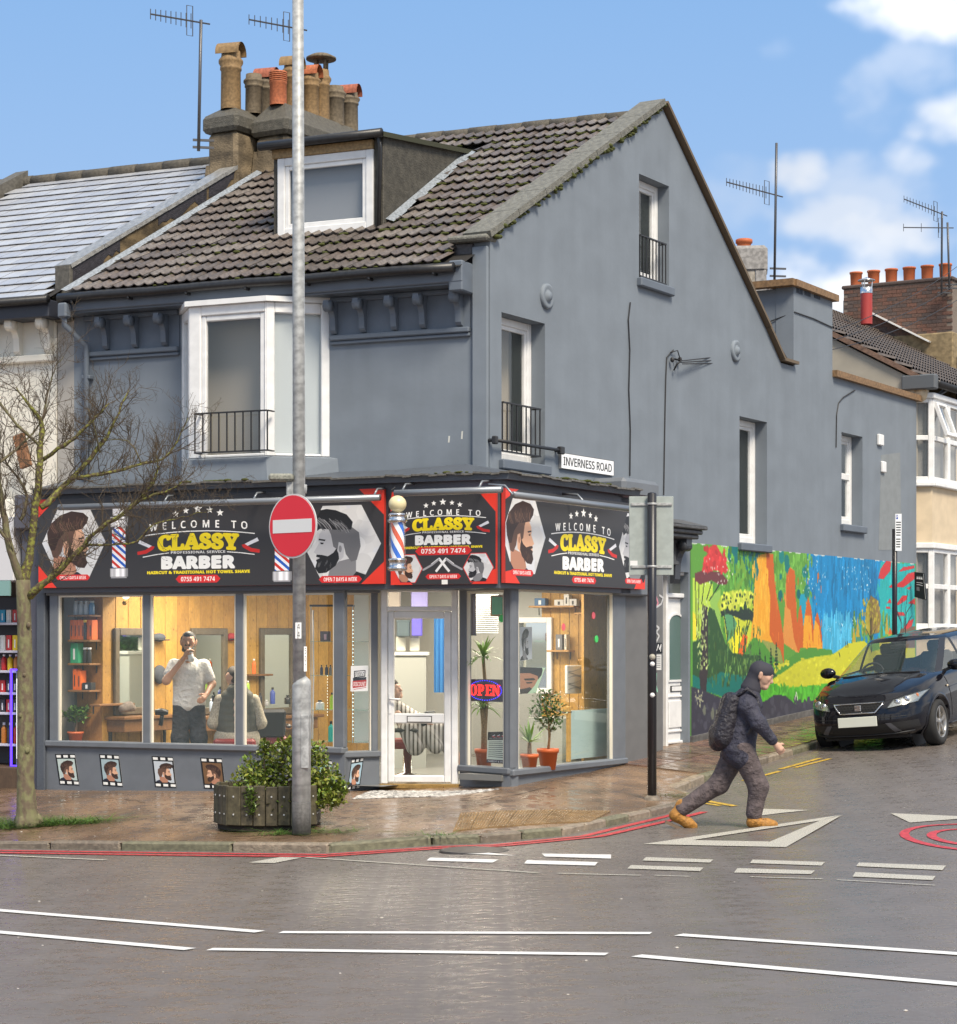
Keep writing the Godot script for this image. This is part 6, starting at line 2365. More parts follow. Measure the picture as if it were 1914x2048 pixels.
func build_posters(RL:Transform3D,RR:Transform3D):
	var g:="film strip haircut posters on the stall riser"
	poster("leftmost film strip poster, a dark haired man looking down",SF,[119,1569,159,1571,150,1508,110,1508],-0.008,sheet_uv(0,0,150,240),g)
	poster("second film strip poster from the left, a man with a dark beard",SF,[205,1571,246,1574,238,1510,198,1508],-0.008,sheet_uv(160,0,150,240),g)
	poster("third film strip poster from the left, swept up black quiff",SF,[310,1574,353,1576,346,1514,303,1512],-0.008,sheet_uv(320,0,150,240),g)
	poster("film strip poster left of the shrub, a face on a brown ground",SF,[408,1577,451,1579,444,1517,400,1515],-0.008,sheet_uv(480,0,150,240),g)
	poster("film strip poster half hidden by the shrub",SF,[640,1583,668,1584,664,1521,636,1520],-0.008,sheet_uv(640,0,150,240),g)
	poster("film strip poster right of the shrub on the angled riser",RL,[694,1581,719,1578,728,1514,703,1518],-0.008,sheet_uv(800,0,150,240),g)
	poster("white student discount poster inside the angled window",RL,[701,1383,736,1382,737,1331,702,1332],-0.06,sheet_uv(970,0,170,240))
	poster("black and white price board at the foot of the door side window",RR,[973,1525,1017,1528,1019,1463,976,1464],-0.09,sheet_uv(1150,0,200,300),"","price_board")
	poster("poster of a dark haired face low in the side window",SS,[1040,1388,1072,1386,1090,1336,1040,1334],-0.25,sheet_uv(600,270,260,280))
	poster("poster of a man in profile inside the side window",SS,[1040,1322,1064,1318,1064,1254,1040,1254],-0.45,sheet_uv(880,310,240,240))
	var m:=thing("mural","bright mural of orange poplars, a blue sky and a yellow hill","mural")
	var b:=MB.new(true)
	b.at(SD)
	b.quaduv(v3(MT0,MY0,0.006),v3(MT1,MY0,0.006),v3(MT1,MY1,0.006),v3(MT0,MY1,0.006))
	var mm:=printed("mural paint",mural_image(),0.6)
	mm.albedo_color=Color(0.93,0.93,0.93)
	mm.texture_repeat=false
	part(m,"painting",b,mm)
	b=MB.new()
	b.at(SD)
	b.prism(V2([5.26,-0.3,14.34,-0.3,14.34,0.90,10.0,0.64,5.26,0.38]),0.0,0.05)
	part(house,"plinth",b,mat("plinth grey",Color(0.15,0.145,0.14),0.7,{"tex":"blot","sc":1.0}))
	for q in [[RR,1003,1237,Color(0.05,0.55,0.12),"green round sticker at the top of the door side window"],[SS,1187,1231,Color(0.75,0.12,0.15),"red round sticker high in the side window"],[SS,1127,1254,Color(0.75,0.12,0.15),"red round sticker left of the other red one in the side window"],[SS,1193,1278,Color(0.05,0.55,0.22),"green round sticker in the side window"]]:
		var p:=on(q[0],q[1],q[2],-0.044)
		b=MB.new()
		b.at((q[0] as Transform3D)*Transform3D(Basis(v3(1,0,0),v3(0,0,1),v3(0,-1,0)),p))
		b.lathe([Vector2(0.0,0.003),Vector2(0.042,0.003),Vector2(0.044,0.0)],14)
		single("window_sticker",b,mat("sticker "+str(q[3].g),q[3],0.4),q[4],"sticker","round stickers on the shop glass")
# -- bodies: a smooth field of tapered limbs, meshed as surface nets
func field_mesh(bones:Array,cell:float,blend:float,squash:=Vector3.ONE)->ArrayMesh:
	var lo:=v3(1e9,1e9,1e9)
	var hi:=-lo
	for q in bones:
		for k in 2:
			var r=Vector3.ONE*(q[2+k]+cell*2.5)
			lo=lo.min(q[k]-r)
			hi=hi.max(q[k]+r)
	var n:=Vector3i(((hi-lo)/cell).ceil())+Vector3i.ONE
	var sx:=n.y*n.z
	var vals:=PackedFloat32Array()
	vals.resize(n.x*n.y*n.z)
	vals.fill(1.0)
	for q in bones:
		var a:Vector3=q[0]
		var b:Vector3=q[1]
		var ra:float=q[2]
		var rb:float=q[3]
		var m:=maxf(ra,rb)+blend+cell*2.0
		var l0:=Vector3i(((a.min(b)-Vector3.ONE*m-lo)/cell).floor()).clamp(Vector3i.ZERO,n-Vector3i.ONE)
		var l1:=Vector3i(((a.max(b)+Vector3.ONE*m-lo)/cell).ceil()).clamp(Vector3i.ZERO,n-Vector3i.ONE)
		var ab:=b-a
		var inv:=1.0/maxf(ab.length_squared(),1e-8)
		for x in range(l0.x,l1.x+1):
			for y in range(l0.y,l1.y+1):
				var base:=x*sx+y*n.z
				for z in range(l0.z,l1.z+1):
					var p:=v3(lo.x+x*cell,lo.y+y*cell,lo.z+z*cell)
					var t:=clampf((p-a).dot(ab)*inv,0.0,1.0)
					var d:=p.distance_to(a+ab*t)-(ra+(rb-ra)*t)
					var v:=vals[base+z]
					if v>=0.999:vals[base+z]=minf(d,0.999)
					else:
						var h:=maxf(blend-absf(v-d),0.0)/blend
						vals[base+z]=minf(v,d)-h*h*blend*0.25
	var index:={}
	var verts:=PackedVector3Array()
	var idx:=PackedInt32Array()
	var offs:=[0,1,n.z,n.z+1,sx,sx+1,sx+n.z,sx+n.z+1]
	for x in n.x-1:
		for y in n.y-1:
			var base:=x*sx+y*n.z
			for z in n.z-1:
				var c:=base+z
				var s:=0
				for k in 8:
					if vals[c+offs[k]]<0.0:s+=1
				if s==0 or s==8:continue
				var sum:=Vector3()
				var cnt:=0
				for e in [[0,1],[0,2],[0,4],[1,3],[1,5],[2,3],[2,6],[3,7],[4,5],[4,6],[5,7],[6,7]]:
					var u:=vals[c+offs[e[0]]]
					var w:=vals[c+offs[e[1]]]
					if (u<0.0)!=(w<0.0):
						var f:=u/(u-w)
						var pa:=v3(e[0]>>2 & 1,e[0]>>1 & 1,e[0] & 1)
						var pb:=v3(e[1]>>2 & 1,e[1]>>1 & 1,e[1] & 1)
						sum+=pa.lerp(pb,f)
						cnt+=1
				index[c]=verts.size()
				verts.append(lo+(v3(x,y,z)+sum/cnt)*cell)
	for c in index:
		var z:int=c%n.z
		var y:int=(c/n.z)%n.y
		var x:int=c/sx
		for ax in 3:
			var d:int=[sx,n.z,1][ax]
			var e:int=[n.z,1,sx][ax]
			var g:int=[1,sx,n.z][ax]
			if [x,y,z][(ax+1)%3]==0 or [x,y,z][(ax+2)%3]==0:continue
			var u:=vals[c]
			var w:=vals[c+d]
			if (u<0.0)==(w<0.0):continue
			if not (index.has(c-e) and index.has(c-g) and index.has(c-e-g)):continue
			var q:=[index[c],index[c-e],index[c-e-g],index[c-g]]
			if u<0.0:idx.append_array([q[0],q[1],q[2],q[0],q[2],q[3]])
			else:idx.append_array([q[0],q[2],q[1],q[0],q[3],q[2]])
	var norm:=PackedVector3Array()
	norm.resize(verts.size())
	for i in range(0,idx.size(),3):
		var f:=(verts[idx[i+2]]-verts[idx[i]]).cross(verts[idx[i+1]]-verts[idx[i]])
		for k in 3:norm[idx[i+k]]+=f
	for i in norm.size():norm[i]=norm[i].normalized()
	var arr:=[]
	arr.resize(Mesh.ARRAY_MAX)
	arr[Mesh.ARRAY_VERTEX]=verts
	arr[Mesh.ARRAY_NORMAL]=norm
	arr[Mesh.ARRAY_INDEX]=idx
	var m:=ArrayMesh.new()
	m.add_surface_from_arrays(Mesh.PRIMITIVE_TRIANGLES,arr)
	return m
func hand_bones(w:Vector3,dir:Vector3,palm_n:Vector3,side:Vector3,curl:float)->Array:
	dir=dir.normalized()
	var out:=[[w,w+dir*0.075,0.026,0.030]]
	for k in 4:
		var s:=(1.5-k)*0.020
		var root:=w+dir*0.085+side*s
		out.append([w+dir*0.03+side*s*0.6,root,0.016,0.012])
		var l:float=[0.036,0.042,0.040,0.030][k]
		var d1:=(dir*cos(curl)+palm_n*sin(curl)).normalized()
		var d2:=(dir*cos(curl*2.1)+palm_n*sin(curl*2.1)).normalized()
		out.append([root,root+d1*l,0.010,0.009])
		out.append([root+d1*l,root+d1*l+d2*l*0.85,0.009,0.008])
	var tb:=w+dir*0.03+side*0.026
	var td:=(dir*0.55+side*0.7+palm_n*(0.3+curl*0.4)).normalized()
	out.append([tb,tb+td*0.042,0.013,0.011])
	out.append([tb+td*0.042,tb+td*0.042+(td+palm_n*curl*0.6-side*0.3).normalized()*0.034,0.011,0.009])
	return out
func add_head(parent:Node3D,c:Vector3,face:Vector3,up:Vector3,skin:Material,hair:Material,style:String,beard:bool):
	face=face.normalized()
	var right:=face.cross(up).normalized()
	up=right.cross(face)
	var t:=Transform3D(Basis(right,up,-face),c)
	var b:=[[v3(0,0.025,0.015),v3(0,0.03,-0.02),0.092,0.084],[v3(0,-0.03,-0.03),v3(0,-0.075,-0.055),0.068,0.046],[v3(0,-0.07,0.01),v3(0,-0.16,0.03),0.054,0.058],
		[v3(0,0.018,-0.098),v3(0,-0.022,-0.117),0.010,0.016],[v3(-0.03,0.035,-0.088),v3(0.03,0.035,-0.088),0.018,0.018],
		[v3(-0.026,-0.052,-0.094),v3(0.026,-0.052,-0.094),0.010,0.010],[v3(-0.024,-0.088,-0.078),v3(0.024,-0.088,-0.078),0.022,0.022],
		[v3(-0.050,-0.005,-0.070),v3(-0.045,-0.04,-0.062),0.026,0.02],[v3(0.050,-0.005,-0.070),v3(0.045,-0.04,-0.062),0.026,0.02]]
	for s in [-1.0,1.0]:b.append([v3(s*0.088,0.025,0.012),v3(s*0.086,-0.022,0.004),0.016,0.012])
	var h:=part(parent,"head",field_mesh(b,0.0075,0.022),skin)
	h.transform=t
	var white:=mat("eye white",Color(0.7,0.69,0.66),0.3)
	var iris:=mat("dark iris",Color(0.03,0.02,0.015),0.2)
	for s in [-1.0,1.0]:
		var e:=MB.new()
		e.smooth()
		e.ball(v3(s*0.031,0.012,-0.093),v3(0.012,0.007,0.009),10,6)
		var o:=part(h,"eye",e,white)
		e=MB.new()
		e.smooth()
		e.ball(v3(s*0.031,0.012,-0.0995),v3(0.005,0.005,0.004),8,5)
		part(h,"iris",e,iris)
		e=MB.new()
		e.bar(v3(s*0.014,0.032,-0.105),v3(s*0.050,0.034,-0.094),0.012,0.007)
		part(h,"eyebrow",e,hair)
	var mo:=MB.new()
	mo.bar(v3(-0.022,-0.055,-0.104),v3(0.022,-0.055,-0.104),0.004,0.010,v3(0,0,1))
	part(h,"mouth",mo,mat("lips",Color(0.33,0.13,0.10),0.5))
	var hb:=[]
	if style=="short":
		hb=[[v3(0,0.066,0.005),v3(0,0.075,-0.04),0.082,0.06],[v3(0,0.03,0.045),v3(0,-0.02,0.048),0.074,0.055],[v3(-0.062,0.05,-0.02),v3(-0.066,0.02,0.0),0.032,0.026],[v3(0.062,0.05,-0.02),v3(0.066,0.02,0.0),0.032,0.026]]
	elif style=="cap":
		hb=[[v3(0,0.055,0.02),v3(0,0.06,-0.03),0.096,0.086],[v3(-0.035,0.055,-0.115),v3(0.035,0.055,-0.115),0.03,0.03]]
	elif style=="hood":
		hb=[[v3(0,0.04,0.025),v3(0,0.05,-0.02),0.103,0.09],[v3(0,-0.05,0.05),v3(0,-0.14,0.05),0.08,0.10]]
	if hb.size()>0:part(h,"hair" if style=="short" else style,field_mesh(hb,0.0085,0.03),hair)
	if beard:
		var bb:=[[v3(-0.066,-0.02,-0.03),v3(-0.045,-0.085,-0.055),0.014,0.026],[v3(0.066,-0.02,-0.03),v3(0.045,-0.085,-0.055),0.014,0.026],[v3(-0.045,-0.092,-0.06),v3(0.045,-0.092,-0.06),0.026,0.026],[v3(-0.02,-0.1,-0.078),v3(0.02,-0.1,-0.078),0.026,0.026],[v3(-0.03,-0.039,-0.103),v3(0.03,-0.039,-0.103),0.009,0.009]]
		part(h,"beard",field_mesh(bb,0.0075,0.018),hair)
func build_people():
	var skin:=mat("tan skin",Color(0.40,0.22,0.14),0.5)
	var pale:=mat("light skin",Color(0.52,0.32,0.23),0.5)
	skin.subsurf_scatter_enabled=true
	skin.subsurf_scatter_strength=0.1
	var black_hair:=mat("black hair",Color(0.018,0.015,0.014),0.6)
	var base:=at(378,1280,25.4)
	base.y=0.0
	var m:=thing("person","man in a white t-shirt drinking from a clear bottle behind the shop window","person","",Transform3D(Basis(),base))
	var sh:=1.38
	var rw:=v3(-0.02,1.455,0.23)
	var el:=v3(-0.25,1.17,0.17)
	var lw:=v3(0.235,1.00,0.20)
	var lel:=v3(0.275,1.13,-0.02)
	var arms:=[[v3(-0.18,sh-0.02,0),el,0.046,0.042],[el,rw,0.043,0.029],[v3(0.18,sh-0.03,0),lel,0.046,0.042],[lel,lw,0.043,0.030],[v3(0,1.30,0),v3(0,1.50,0.01),0.10,0.055],[v3(-0.15,sh-0.02,0),v3(0.15,sh-0.02,0),0.05,0.05],
		[v3(-0.09,0.90,0),v3(-0.10,0.48,0.02),0.085,0.055],[v3(-0.10,0.48,0.02),v3(-0.11,0.09,-0.02),0.052,0.036],[v3(0.09,0.90,0),v3(0.11,0.48,0.02),0.085,0.055],[v3(0.11,0.48,0.02),v3(0.12,0.09,-0.02),0.052,0.036],[v3(0,0.9,0),v3(0,1.3,0),0.11,0.12]]
	part(m,"body",field_mesh(arms,0.014,0.05),skin)
	var sides:=v3(0.6,0.75,0.1).normalized()
	part(m,"hand",field_mesh(hand_bones(rw,v3(0.35,0.55,0.12),v3(0.8,-0.35,-0.35).normalized(),v3(0.1,0.1,1.0).normalized(),0.75),0.006,0.012),skin)
	part(m,"hand",field_mesh(hand_bones(lw,v3(-0.25,-0.35,0.5),v3(-0.8,-0.3,0.2).normalized(),v3(-0.2,0.9,0.3).normalized(),0.7),0.006,0.012),skin)
	var shirt:=[[v3(-0.075,0.93,0.0),v3(-0.085,1.28,0.01),0.115,0.115],[v3(0.075,0.93,0.0),v3(0.085,1.28,0.01),0.115,0.115],[v3(-0.085,0.885,0.0),v3(0.085,0.885,0.0),0.105,0.105],[v3(-0.16,sh-0.025,0),v3(0.16,sh-0.035,0),0.065,0.065],[v3(-0.19,sh-0.015,0),v3(-0.19,sh-0.015,0).lerp(el,0.58),0.066,0.066],[v3(0.19,sh-0.02,0),v3(0.19,sh-0.02,0).lerp(lel,0.70),0.066,0.066],[v3(0,1.36,0),v3(0,1.40,0.0),0.10,0.085],[v3(0,0.9,0.02),v3(0,1.25,0.03),0.11,0.12]]
	part(m,"t_shirt",field_mesh(shirt,0.013,0.05),mat("white cotton",Color(0.72,0.71,0.68),0.9,{"tex":"soft","sc":2.5,"bump":1.6,"btex":"fold"}))
	var tr:=[[v3(-0.085,0.84,0),v3(-0.115,0.48,0.02),0.112,0.09],[v3(-0.115,0.48,0.02),v3(-0.125,0.10,-0.02),0.098,0.085],[v3(0.085,0.84,0),v3(0.125,0.48,0.02),0.112,0.09],[v3(0.125,0.48,0.02),v3(0.135,0.10,-0.02),0.098,0.085],[v3(-0.07,0.90,0),v3(0.07,0.90,0),0.105,0.105]]
	part(m,"trousers",field_mesh(tr,0.015,0.05),mat("dark grey cotton",Color(0.050,0.050,0.058),0.9,{"tex":"blot","sc":2.0,"bump":1.6,"btex":"fold"}))
	for s in [-0.13,0.14]:
		part(m,"shoe",field_mesh([[v3(s,0.04,-0.05),v3(s,0.035,0.14),0.045,0.036]],0.012,0.02),mat("black shoe",Color(0.02,0.02,0.02),0.5))
	add_head(m,v3(0.0,1.625,0.05),v3(0.05,0.12,1.0),UP,skin,black_hair,"short",true)
	var bt:=thing("water_bottle","clear plastic water bottle held to the standing man's mouth","bottle","",Transform3D(Basis(),base))
	var b:=MB.new()
	b.smooth()
	var dir:=v3(0.16,-0.55,0.55).normalized()
	var y0:=v3(0.03,1.56,0.17)
	b.tube([y0,y0+dir*0.03,y0+dir*0.06,y0+dir*0.10,y0+dir*0.12,y0+dir*0.20,y0+dir*0.205],[0.013,0.013,0.030,0.036,0.033,0.036,0.02],14)
	part(bt,"bottle_body",b,mat("bottle plastic",Color(0.62,0.66,0.66),0.15))
	var sb:=at(474,1280,25.35)
	sb.y=0.0
	var back:=v3(0.30,0,0.95).normalized()
	var cu:=thing("person","person in a padded olive vest seated with their back to the window","person","",Transform3D(frame(Vector3.ZERO,v3(1,0,-0.15)).basis,sb))
	var bones:=[[v3(0,0.55,0),v3(0,0.95,0),0.13,0.12],[v3(0,0.95,0),v3(0,1.10,-0.03),0.075,0.055],[v3(-0.20,0.93,0),v3(-0.27,0.66,0.03),0.05,0.045],[v3(-0.27,0.66,0.03),v3(-0.20,0.60,-0.28),0.042,0.03],[v3(0.20,0.93,0),v3(0.27,0.66,0.03),0.05,0.045],[v3(0.27,0.66,0.03),v3(0.20,0.60,-0.28),0.042,0.03],
		[v3(-0.10,0.50,0),v3(-0.12,0.50,-0.45),0.085,0.06],[v3(0.10,0.50,0),v3(0.12,0.50,-0.45),0.085,0.06],[v3(-0.12,0.50,-0.45),v3(-0.12,0.10,-0.5),0.055,0.04],[v3(0.12,0.50,-0.45),v3(0.12,0.10,-0.5),0.055,0.04]]
	part(cu,"body",field_mesh(bones,0.016,0.05),pale)
	for s in [-1.0,1.0]:part(cu,"hand",field_mesh(hand_bones(v3(s*0.20,0.60,-0.28),v3(-s*0.2,-0.1,-1.0),v3(0,-1,0),v3(-s,0,0),0.4),0.007,0.012),pale)
	var cream:=mat("cream knit",Color(0.50,0.45,0.35),0.95,{"tex":"blot","sc":5.0})
	var sl:=[]
	for s in [-1.0,1.0]:
		sl.append([v3(s*0.20,0.93,0),v3(s*0.285,0.66,0.03),0.078,0.072])
		sl.append([v3(s*0.285,0.66,0.03),v3(s*0.21,0.60,-0.24),0.070,0.05])
	sl.append([v3(-0.13,0.47,0.0),v3(0.13,0.47,0.0),0.15,0.15])
	part(cu,"jumper",field_mesh(sl,0.014,0.03),cream)
	var vest:=[]
	for i in 6:
		var y:=0.54+i*0.085
		var w:float=[0.12,0.14,0.145,0.14,0.13,0.10][i]
		vest.append([v3(-w,y,0.01),v3(w,y,0.01),0.118-0.003*i,0.118-0.003*i])
	vest.append([v3(-0.05,1.05,0.03),v3(0.05,1.05,0.03),0.085,0.085])
	part(cu,"padded_vest",field_mesh(vest,0.012,0.018),mat("olive nylon",Color(0.085,0.082,0.062),0.55,{"tex":"soft","sc":5.0}))
	var trs:=[]
	for s in [-1.0,1.0]:
		trs.append([v3(s*0.10,0.50,0.02),v3(s*0.12,0.50,-0.45),0.105,0.085])
		trs.append([v3(s*0.12,0.50,-0.45),v3(s*0.12,0.08,-0.5),0.08,0.065])
	part(cu,"trousers",field_mesh(trs,0.018,0.03),mats["dark grey cotton"])
	add_head(cu,v3(-0.04,1.20,-0.04),v3(-0.25,-0.15,-1.0),UP,pale,mat("brown hair",Color(0.03,0.02,0.014),0.7),"short",false)
	var lb:=at(822,1280,25.1)
	lb.y=0.0
	var cl:=thing("person","client lying back under a striped barber cape, seen through the door","person","",Transform3D(Basis(),lb))
	var neck:=v3(-0.20,0.86,-0.05)
	var cb:=[[v3(-0.17,0.80,0),v3(0.10,0.55,0.05),0.10,0.12],[neck,v3(-0.215,0.98,-0.04),0.06,0.055],[v3(0.10,0.52,0.0),v3(0.45,0.56,0.1),0.08,0.06],[v3(0.10,0.52,0.12),v3(0.45,0.54,0.22),0.08,0.06],[v3(0.45,0.56,0.1),v3(0.58,0.18,0.12),0.055,0.04],[v3(0.45,0.54,0.22),v3(0.58,0.18,0.24),0.055,0.04],[v3(-0.15,0.78,0.17),v3(-0.02,0.60,0.25),0.045,0.04],[v3(-0.02,0.60,0.25),v3(0.15,0.66,0.22),0.04,0.03]]
	part(cl,"body",field_mesh(cb,0.016,0.05),pale)
	part(cl,"hand",field_mesh(hand_bones(v3(0.15,0.66,0.22),v3(1,0.1,-0.1),v3(0,-1,0),v3(0,0,-1),0.5),0.007,0.012),pale)
	var cape:=[[v3(-0.20,0.86,0.02),v3(0.08,0.60,0.08),0.10,0.18],[v3(0.08,0.58,0.06),v3(0.42,0.56,0.14),0.19,0.14],[v3(0.40,0.54,0.12),v3(0.47,0.38,0.16),0.12,0.10],[v3(-0.02,0.60,0.2),v3(0.06,0.40,0.26),0.12,0.11],[v3(0.2,0.55,0.2),v3(0.30,0.40,0.26),0.11,0.09]]
	var stripe:=mat("striped cape",Color(0.60,0.56,0.50),0.6)
	if stripe.albedo_texture==null:
		var si:=Image.create(128,8,false,Image.FORMAT_RGB8)
		for x in 128:
			for y in 8:si.set_pixel(x,y,Color(1,1,1) if (x%32)<19 else Color(0.42,0.38,0.34))
		stripe.albedo_texture=ImageTexture.create_from_image(si)
		stripe.uv1_triplanar=true
		stripe.uv1_scale=v3(5,5,5)
	part(cl,"cape",field_mesh(cape,0.014,0.05),stripe)
	add_head(cl,v3(-0.225,1.05,-0.02),v3(0.80,0.25,0.35),v3(-0.35,1,0),pale,mats["brown hair"],"short",false)
	var wb:=og(1440,1655)
	var w:=thing("person","person with a backpack and tan boots striding right across the side road","person","",Transform3D(Basis(),wb))
	var S:=20.85/FOC
	var wp:=func(x,y,z):return v3((x-1440)*S,(1655-y)*S,z)
	var hip:Vector3=wp.call(1478,1500,0.0)
	var chest:Vector3=wp.call(1490,1420,0.0)
	var nk:Vector3=wp.call(1500,1388,0.0)
	var hd:Vector3=wp.call(1519,1362,0.0)
	var kf:Vector3=wp.call(1512,1575,0.10)
	var af:Vector3=wp.call(1503,1632,0.10)
	var kb:Vector3=wp.call(1440,1572,-0.08)
	var ab:Vector3=wp.call(1362,1624,-0.08)
	var sd:=v3(0,0,0.17)
	var eln:Vector3=wp.call(1508,1452,0.25)
	var wrn:Vector3=wp.call(1540,1490,0.22)
	var elf:Vector3=wp.call(1470,1460,-0.25)
	var wrf:Vector3=wp.call(1490,1500,-0.26)
	var wbones:=[[hip,chest,0.12,0.14],[chest,nk,0.12,0.06],[hip+sd*0.55,kf,0.095,0.062],[kf,af,0.06,0.042],[hip-sd*0.55,kb,0.095,0.062],[kb,ab,0.06,0.042],[chest+sd,eln,0.055,0.045],[eln,wrn,0.043,0.03],[chest-sd,elf,0.055,0.045],[elf,wrf,0.043,0.03],[nk,hd,0.055,0.055]]
	part(w,"body",field_mesh(wbones,0.016,0.05),pale)
	part(w,"hand",field_mesh(hand_bones(wrn,wrn-eln,v3(0,0,-1),v3(0.7,0.6,0),0.6),0.006,0.012),pale)
	part(w,"hand",field_mesh(hand_bones(wrf,wrf-elf,v3(0,0,1),v3(0.7,0.6,0),0.6),0.006,0.012),pale)
	var coat:=mat("dark blue grey coat",Color(0.04,0.04,0.065),0.7,{"tex":"blot","sc":1.6,"bump":2.2,"btex":"fold"})
	var cbn:=[[hip+v3(-0.02,-0.02,0.05),chest,0.155,0.16],[hip+v3(0.02,-0.10,0.09),hip,0.12,0.13],[hip+v3(-0.06,-0.09,-0.09),hip,0.12,0.13],[chest+sd*0.8,chest-sd*0.8,0.10,0.10],[chest,nk,0.14,0.085],[chest+sd,eln,0.078,0.07],[eln,eln.lerp(wrn,0.85),0.068,0.05],[chest-sd,elf,0.078,0.07],[elf,elf.lerp(wrf,0.85),0.068,0.05]]
	part(w,"coat",field_mesh(cbn,0.014,0.05),coat)
	var jeans:=mat("purple grey trousers",Color(0.125,0.098,0.10),0.85,{"tex":"blot","sc":1.6,"bump":2.2,"btex":"fold"})
	var tb:=[[hip+sd*0.5,kf,0.125,0.095],[kf,af+v3(0,0.03,0),0.092,0.078],[hip-sd*0.5,kb,0.125,0.095],[kb,ab+v3(0.03,0.02,0),0.092,0.075]]
	part(w,"trousers",field_mesh(tb,0.014,0.04),jeans)
	var tan:=mat("tan boot leather",Color(0.46,0.21,0.035),0.6,{"tex":"blot","sc":3.0,"bump":0.8,"btex":"fold"})
	var sole:=mat("boot sole",Color(0.16,0.11,0.07),0.7)
	for q in [[af,0.0],[ab,-0.42]]:
		var T:=Transform3D(Basis(v3(0,0,1),q[1]),q[0])
		var o:=part(w,"boot",field_mesh([[v3(0.0,0.06,0),v3(0.0,-0.04,0),0.058,0.055],[v3(-0.02,-0.06,0),v3(0.13,-0.072,0),0.052,0.048],[v3(0.13,-0.072,0),v3(0.19,-0.078,0),0.048,0.040]],0.010,0.04),tan)
		o.transform=T
		var sb2:=MB.new()
		sb2.at(Transform3D(Basis(v3(1,0,0),v3(0,0,1),v3(0,-1,0)),v3(0,-0.135,0)))
		sb2.prism(V2([-0.075,-0.036,0.0,-0.034,0.12,-0.046,0.20,-0.036,0.232,0.0,0.20,0.036,0.12,0.046,0.0,0.034,-0.075,0.036]),0.0,0.028)
		part(o,"sole",sb2,sole)
		var lc:=MB.new()
		for k in 4:lc.bar(v3(0.056+k*0.014,0.02-k*0.024,-0.03),v3(0.056+k*0.014,0.02-k*0.024,0.035),0.012,0.012)
		part(o,"laces",lc,sole)
	add_head(w,hd,v3(1.0,-0.35,0.12),v3(0.3,1,0),pale,mat("dark hood cloth",Color(0.03,0.03,0.042),0.8),"hood",false)
	var bp:=thing("backpack","dark glossy backpack on the back of the walking person","backpack","",Transform3D(Basis(),wb))
	var pk:=[[wp.call(1462,1412,0.07),wp.call(1446,1478,0.07),0.095,0.12],[wp.call(1462,1412,-0.07),wp.call(1446,1478,-0.07),0.095,0.12],[wp.call(1436,1470,0.0),wp.call(1436,1490,0.0),0.09,0.09]]
	part(bp,"bag",field_mesh(pk,0.013,0.03),mat("black pack nylon",Color(0.020,0.018,0.026),0.35,{"bump":2.0,"btex":"fold","sc":2.0}))
	for s in [-1.0,1.0]:
		var st:=MB.new()
		st.smooth()
		st.tube([wp.call(1468,1402,0.12*s),wp.call(1490,1386,0.13*s),wp.call(1508,1402,0.15*s),wp.call(1512,1430,0.17*s),wp.call(1490,1470,0.18*s),wp.call(1462,1480,0.14*s)],[0.018],6)
		part(bp,"strap",st,mats["black pack nylon"])
# -- inside the barber shop
var WL:Transform3D
func bottle(called:String,label:String,p:Vector3,h:float,r:float,m:Material,cap:Material,group:="",neck:=0.35)->Node3D:
	var o:=thing(called,label,called.split("_")[-1],group,Transform3D(Basis(),p))
	var b:=MB.new()
	b.smooth()
	b.lathe([Vector2(0,0.001),Vector2(r*0.95,0.001),Vector2(r,0.01),Vector2(r,h*0.68),Vector2(r*0.85,h*0.75),Vector2(r*neck,h*0.82),Vector2(r*neck,h*0.88),Vector2(0,h*0.88)],12)
	part(o,"bottle_body",b,m)
	b=MB.new()
	b.smooth()
	b.lathe([Vector2(0,h*0.87),Vector2(r*(neck+0.12),h*0.87),Vector2(r*(neck+0.12),h),Vector2(0,h)],10)
	part(o,"cap",b,cap)
	return o
func carton(called:String,label:String,T:Transform3D,p:Vector3,s:Vector3,m:Material,band:Material,group:="",cat:="box")->Node3D:
	var o:=thing(called,label,cat,group,T*Transform3D(Basis(),p))
	var b:=MB.new()
	b.box(v3(0,s.y*0.5,0),s,0.003)
	part(o,"carton",b,m)
	b=MB.new()
	b.span(v3(-s.x*0.12,s.y*0.18,s.z*0.5),v3(s.x*0.12,s.y*0.72,s.z*0.5+0.002))
	part(o,"label",b,band)
	return o
func pot_shape(r:float,h:float)->MB:
	var b:=MB.new()
	b.smooth()
	b.lathe([Vector2(0,0),Vector2(r*0.72,0),Vector2(r*0.95,h*0.8),Vector2(r*1.06,h*0.8),Vector2(r*1.08,h),Vector2(r*0.95,h),Vector2(r*0.92,h*0.9),Vector2(0,h*0.9)],18)
	return b
func strap_leaves(parent:Node,c:Vector3,n:int,l:float,droop:float,w:float,m:Material,rg:RandomNumberGenerator):
	for i in n:
		var az:=rg.randf()*TAU
		var el:=rg.randf_range(0.15,1.35)
		var ll:=l*rg.randf_range(0.65,1.05)
		var b:=MB.new()
		b.smooth()
		var prev:=c
		var d:=v3(cos(az)*cos(el),sin(el),sin(az)*cos(el))
		var side:=d.cross(UP).normalized()
		var pts:=[c]
		for s in 5:
			d=(d+v3(0,-droop*0.22,0)).normalized()
			pts.append(pts[s]+d*ll/5.0)
		for s in 5:
			var w0:=w*sin(PI*clampf((s+0.6)/5.6,0,1))
			var w1:=w*sin(PI*clampf((s+1.6)/5.6,0,1))*(0.0 if s==4 else 1.0)
			b.quad(pts[s]-side*w0,pts[s]+side*w0,pts[s+1]+side*w1,pts[s+1]-side*w1)
		part(parent,"leaf",b,m)
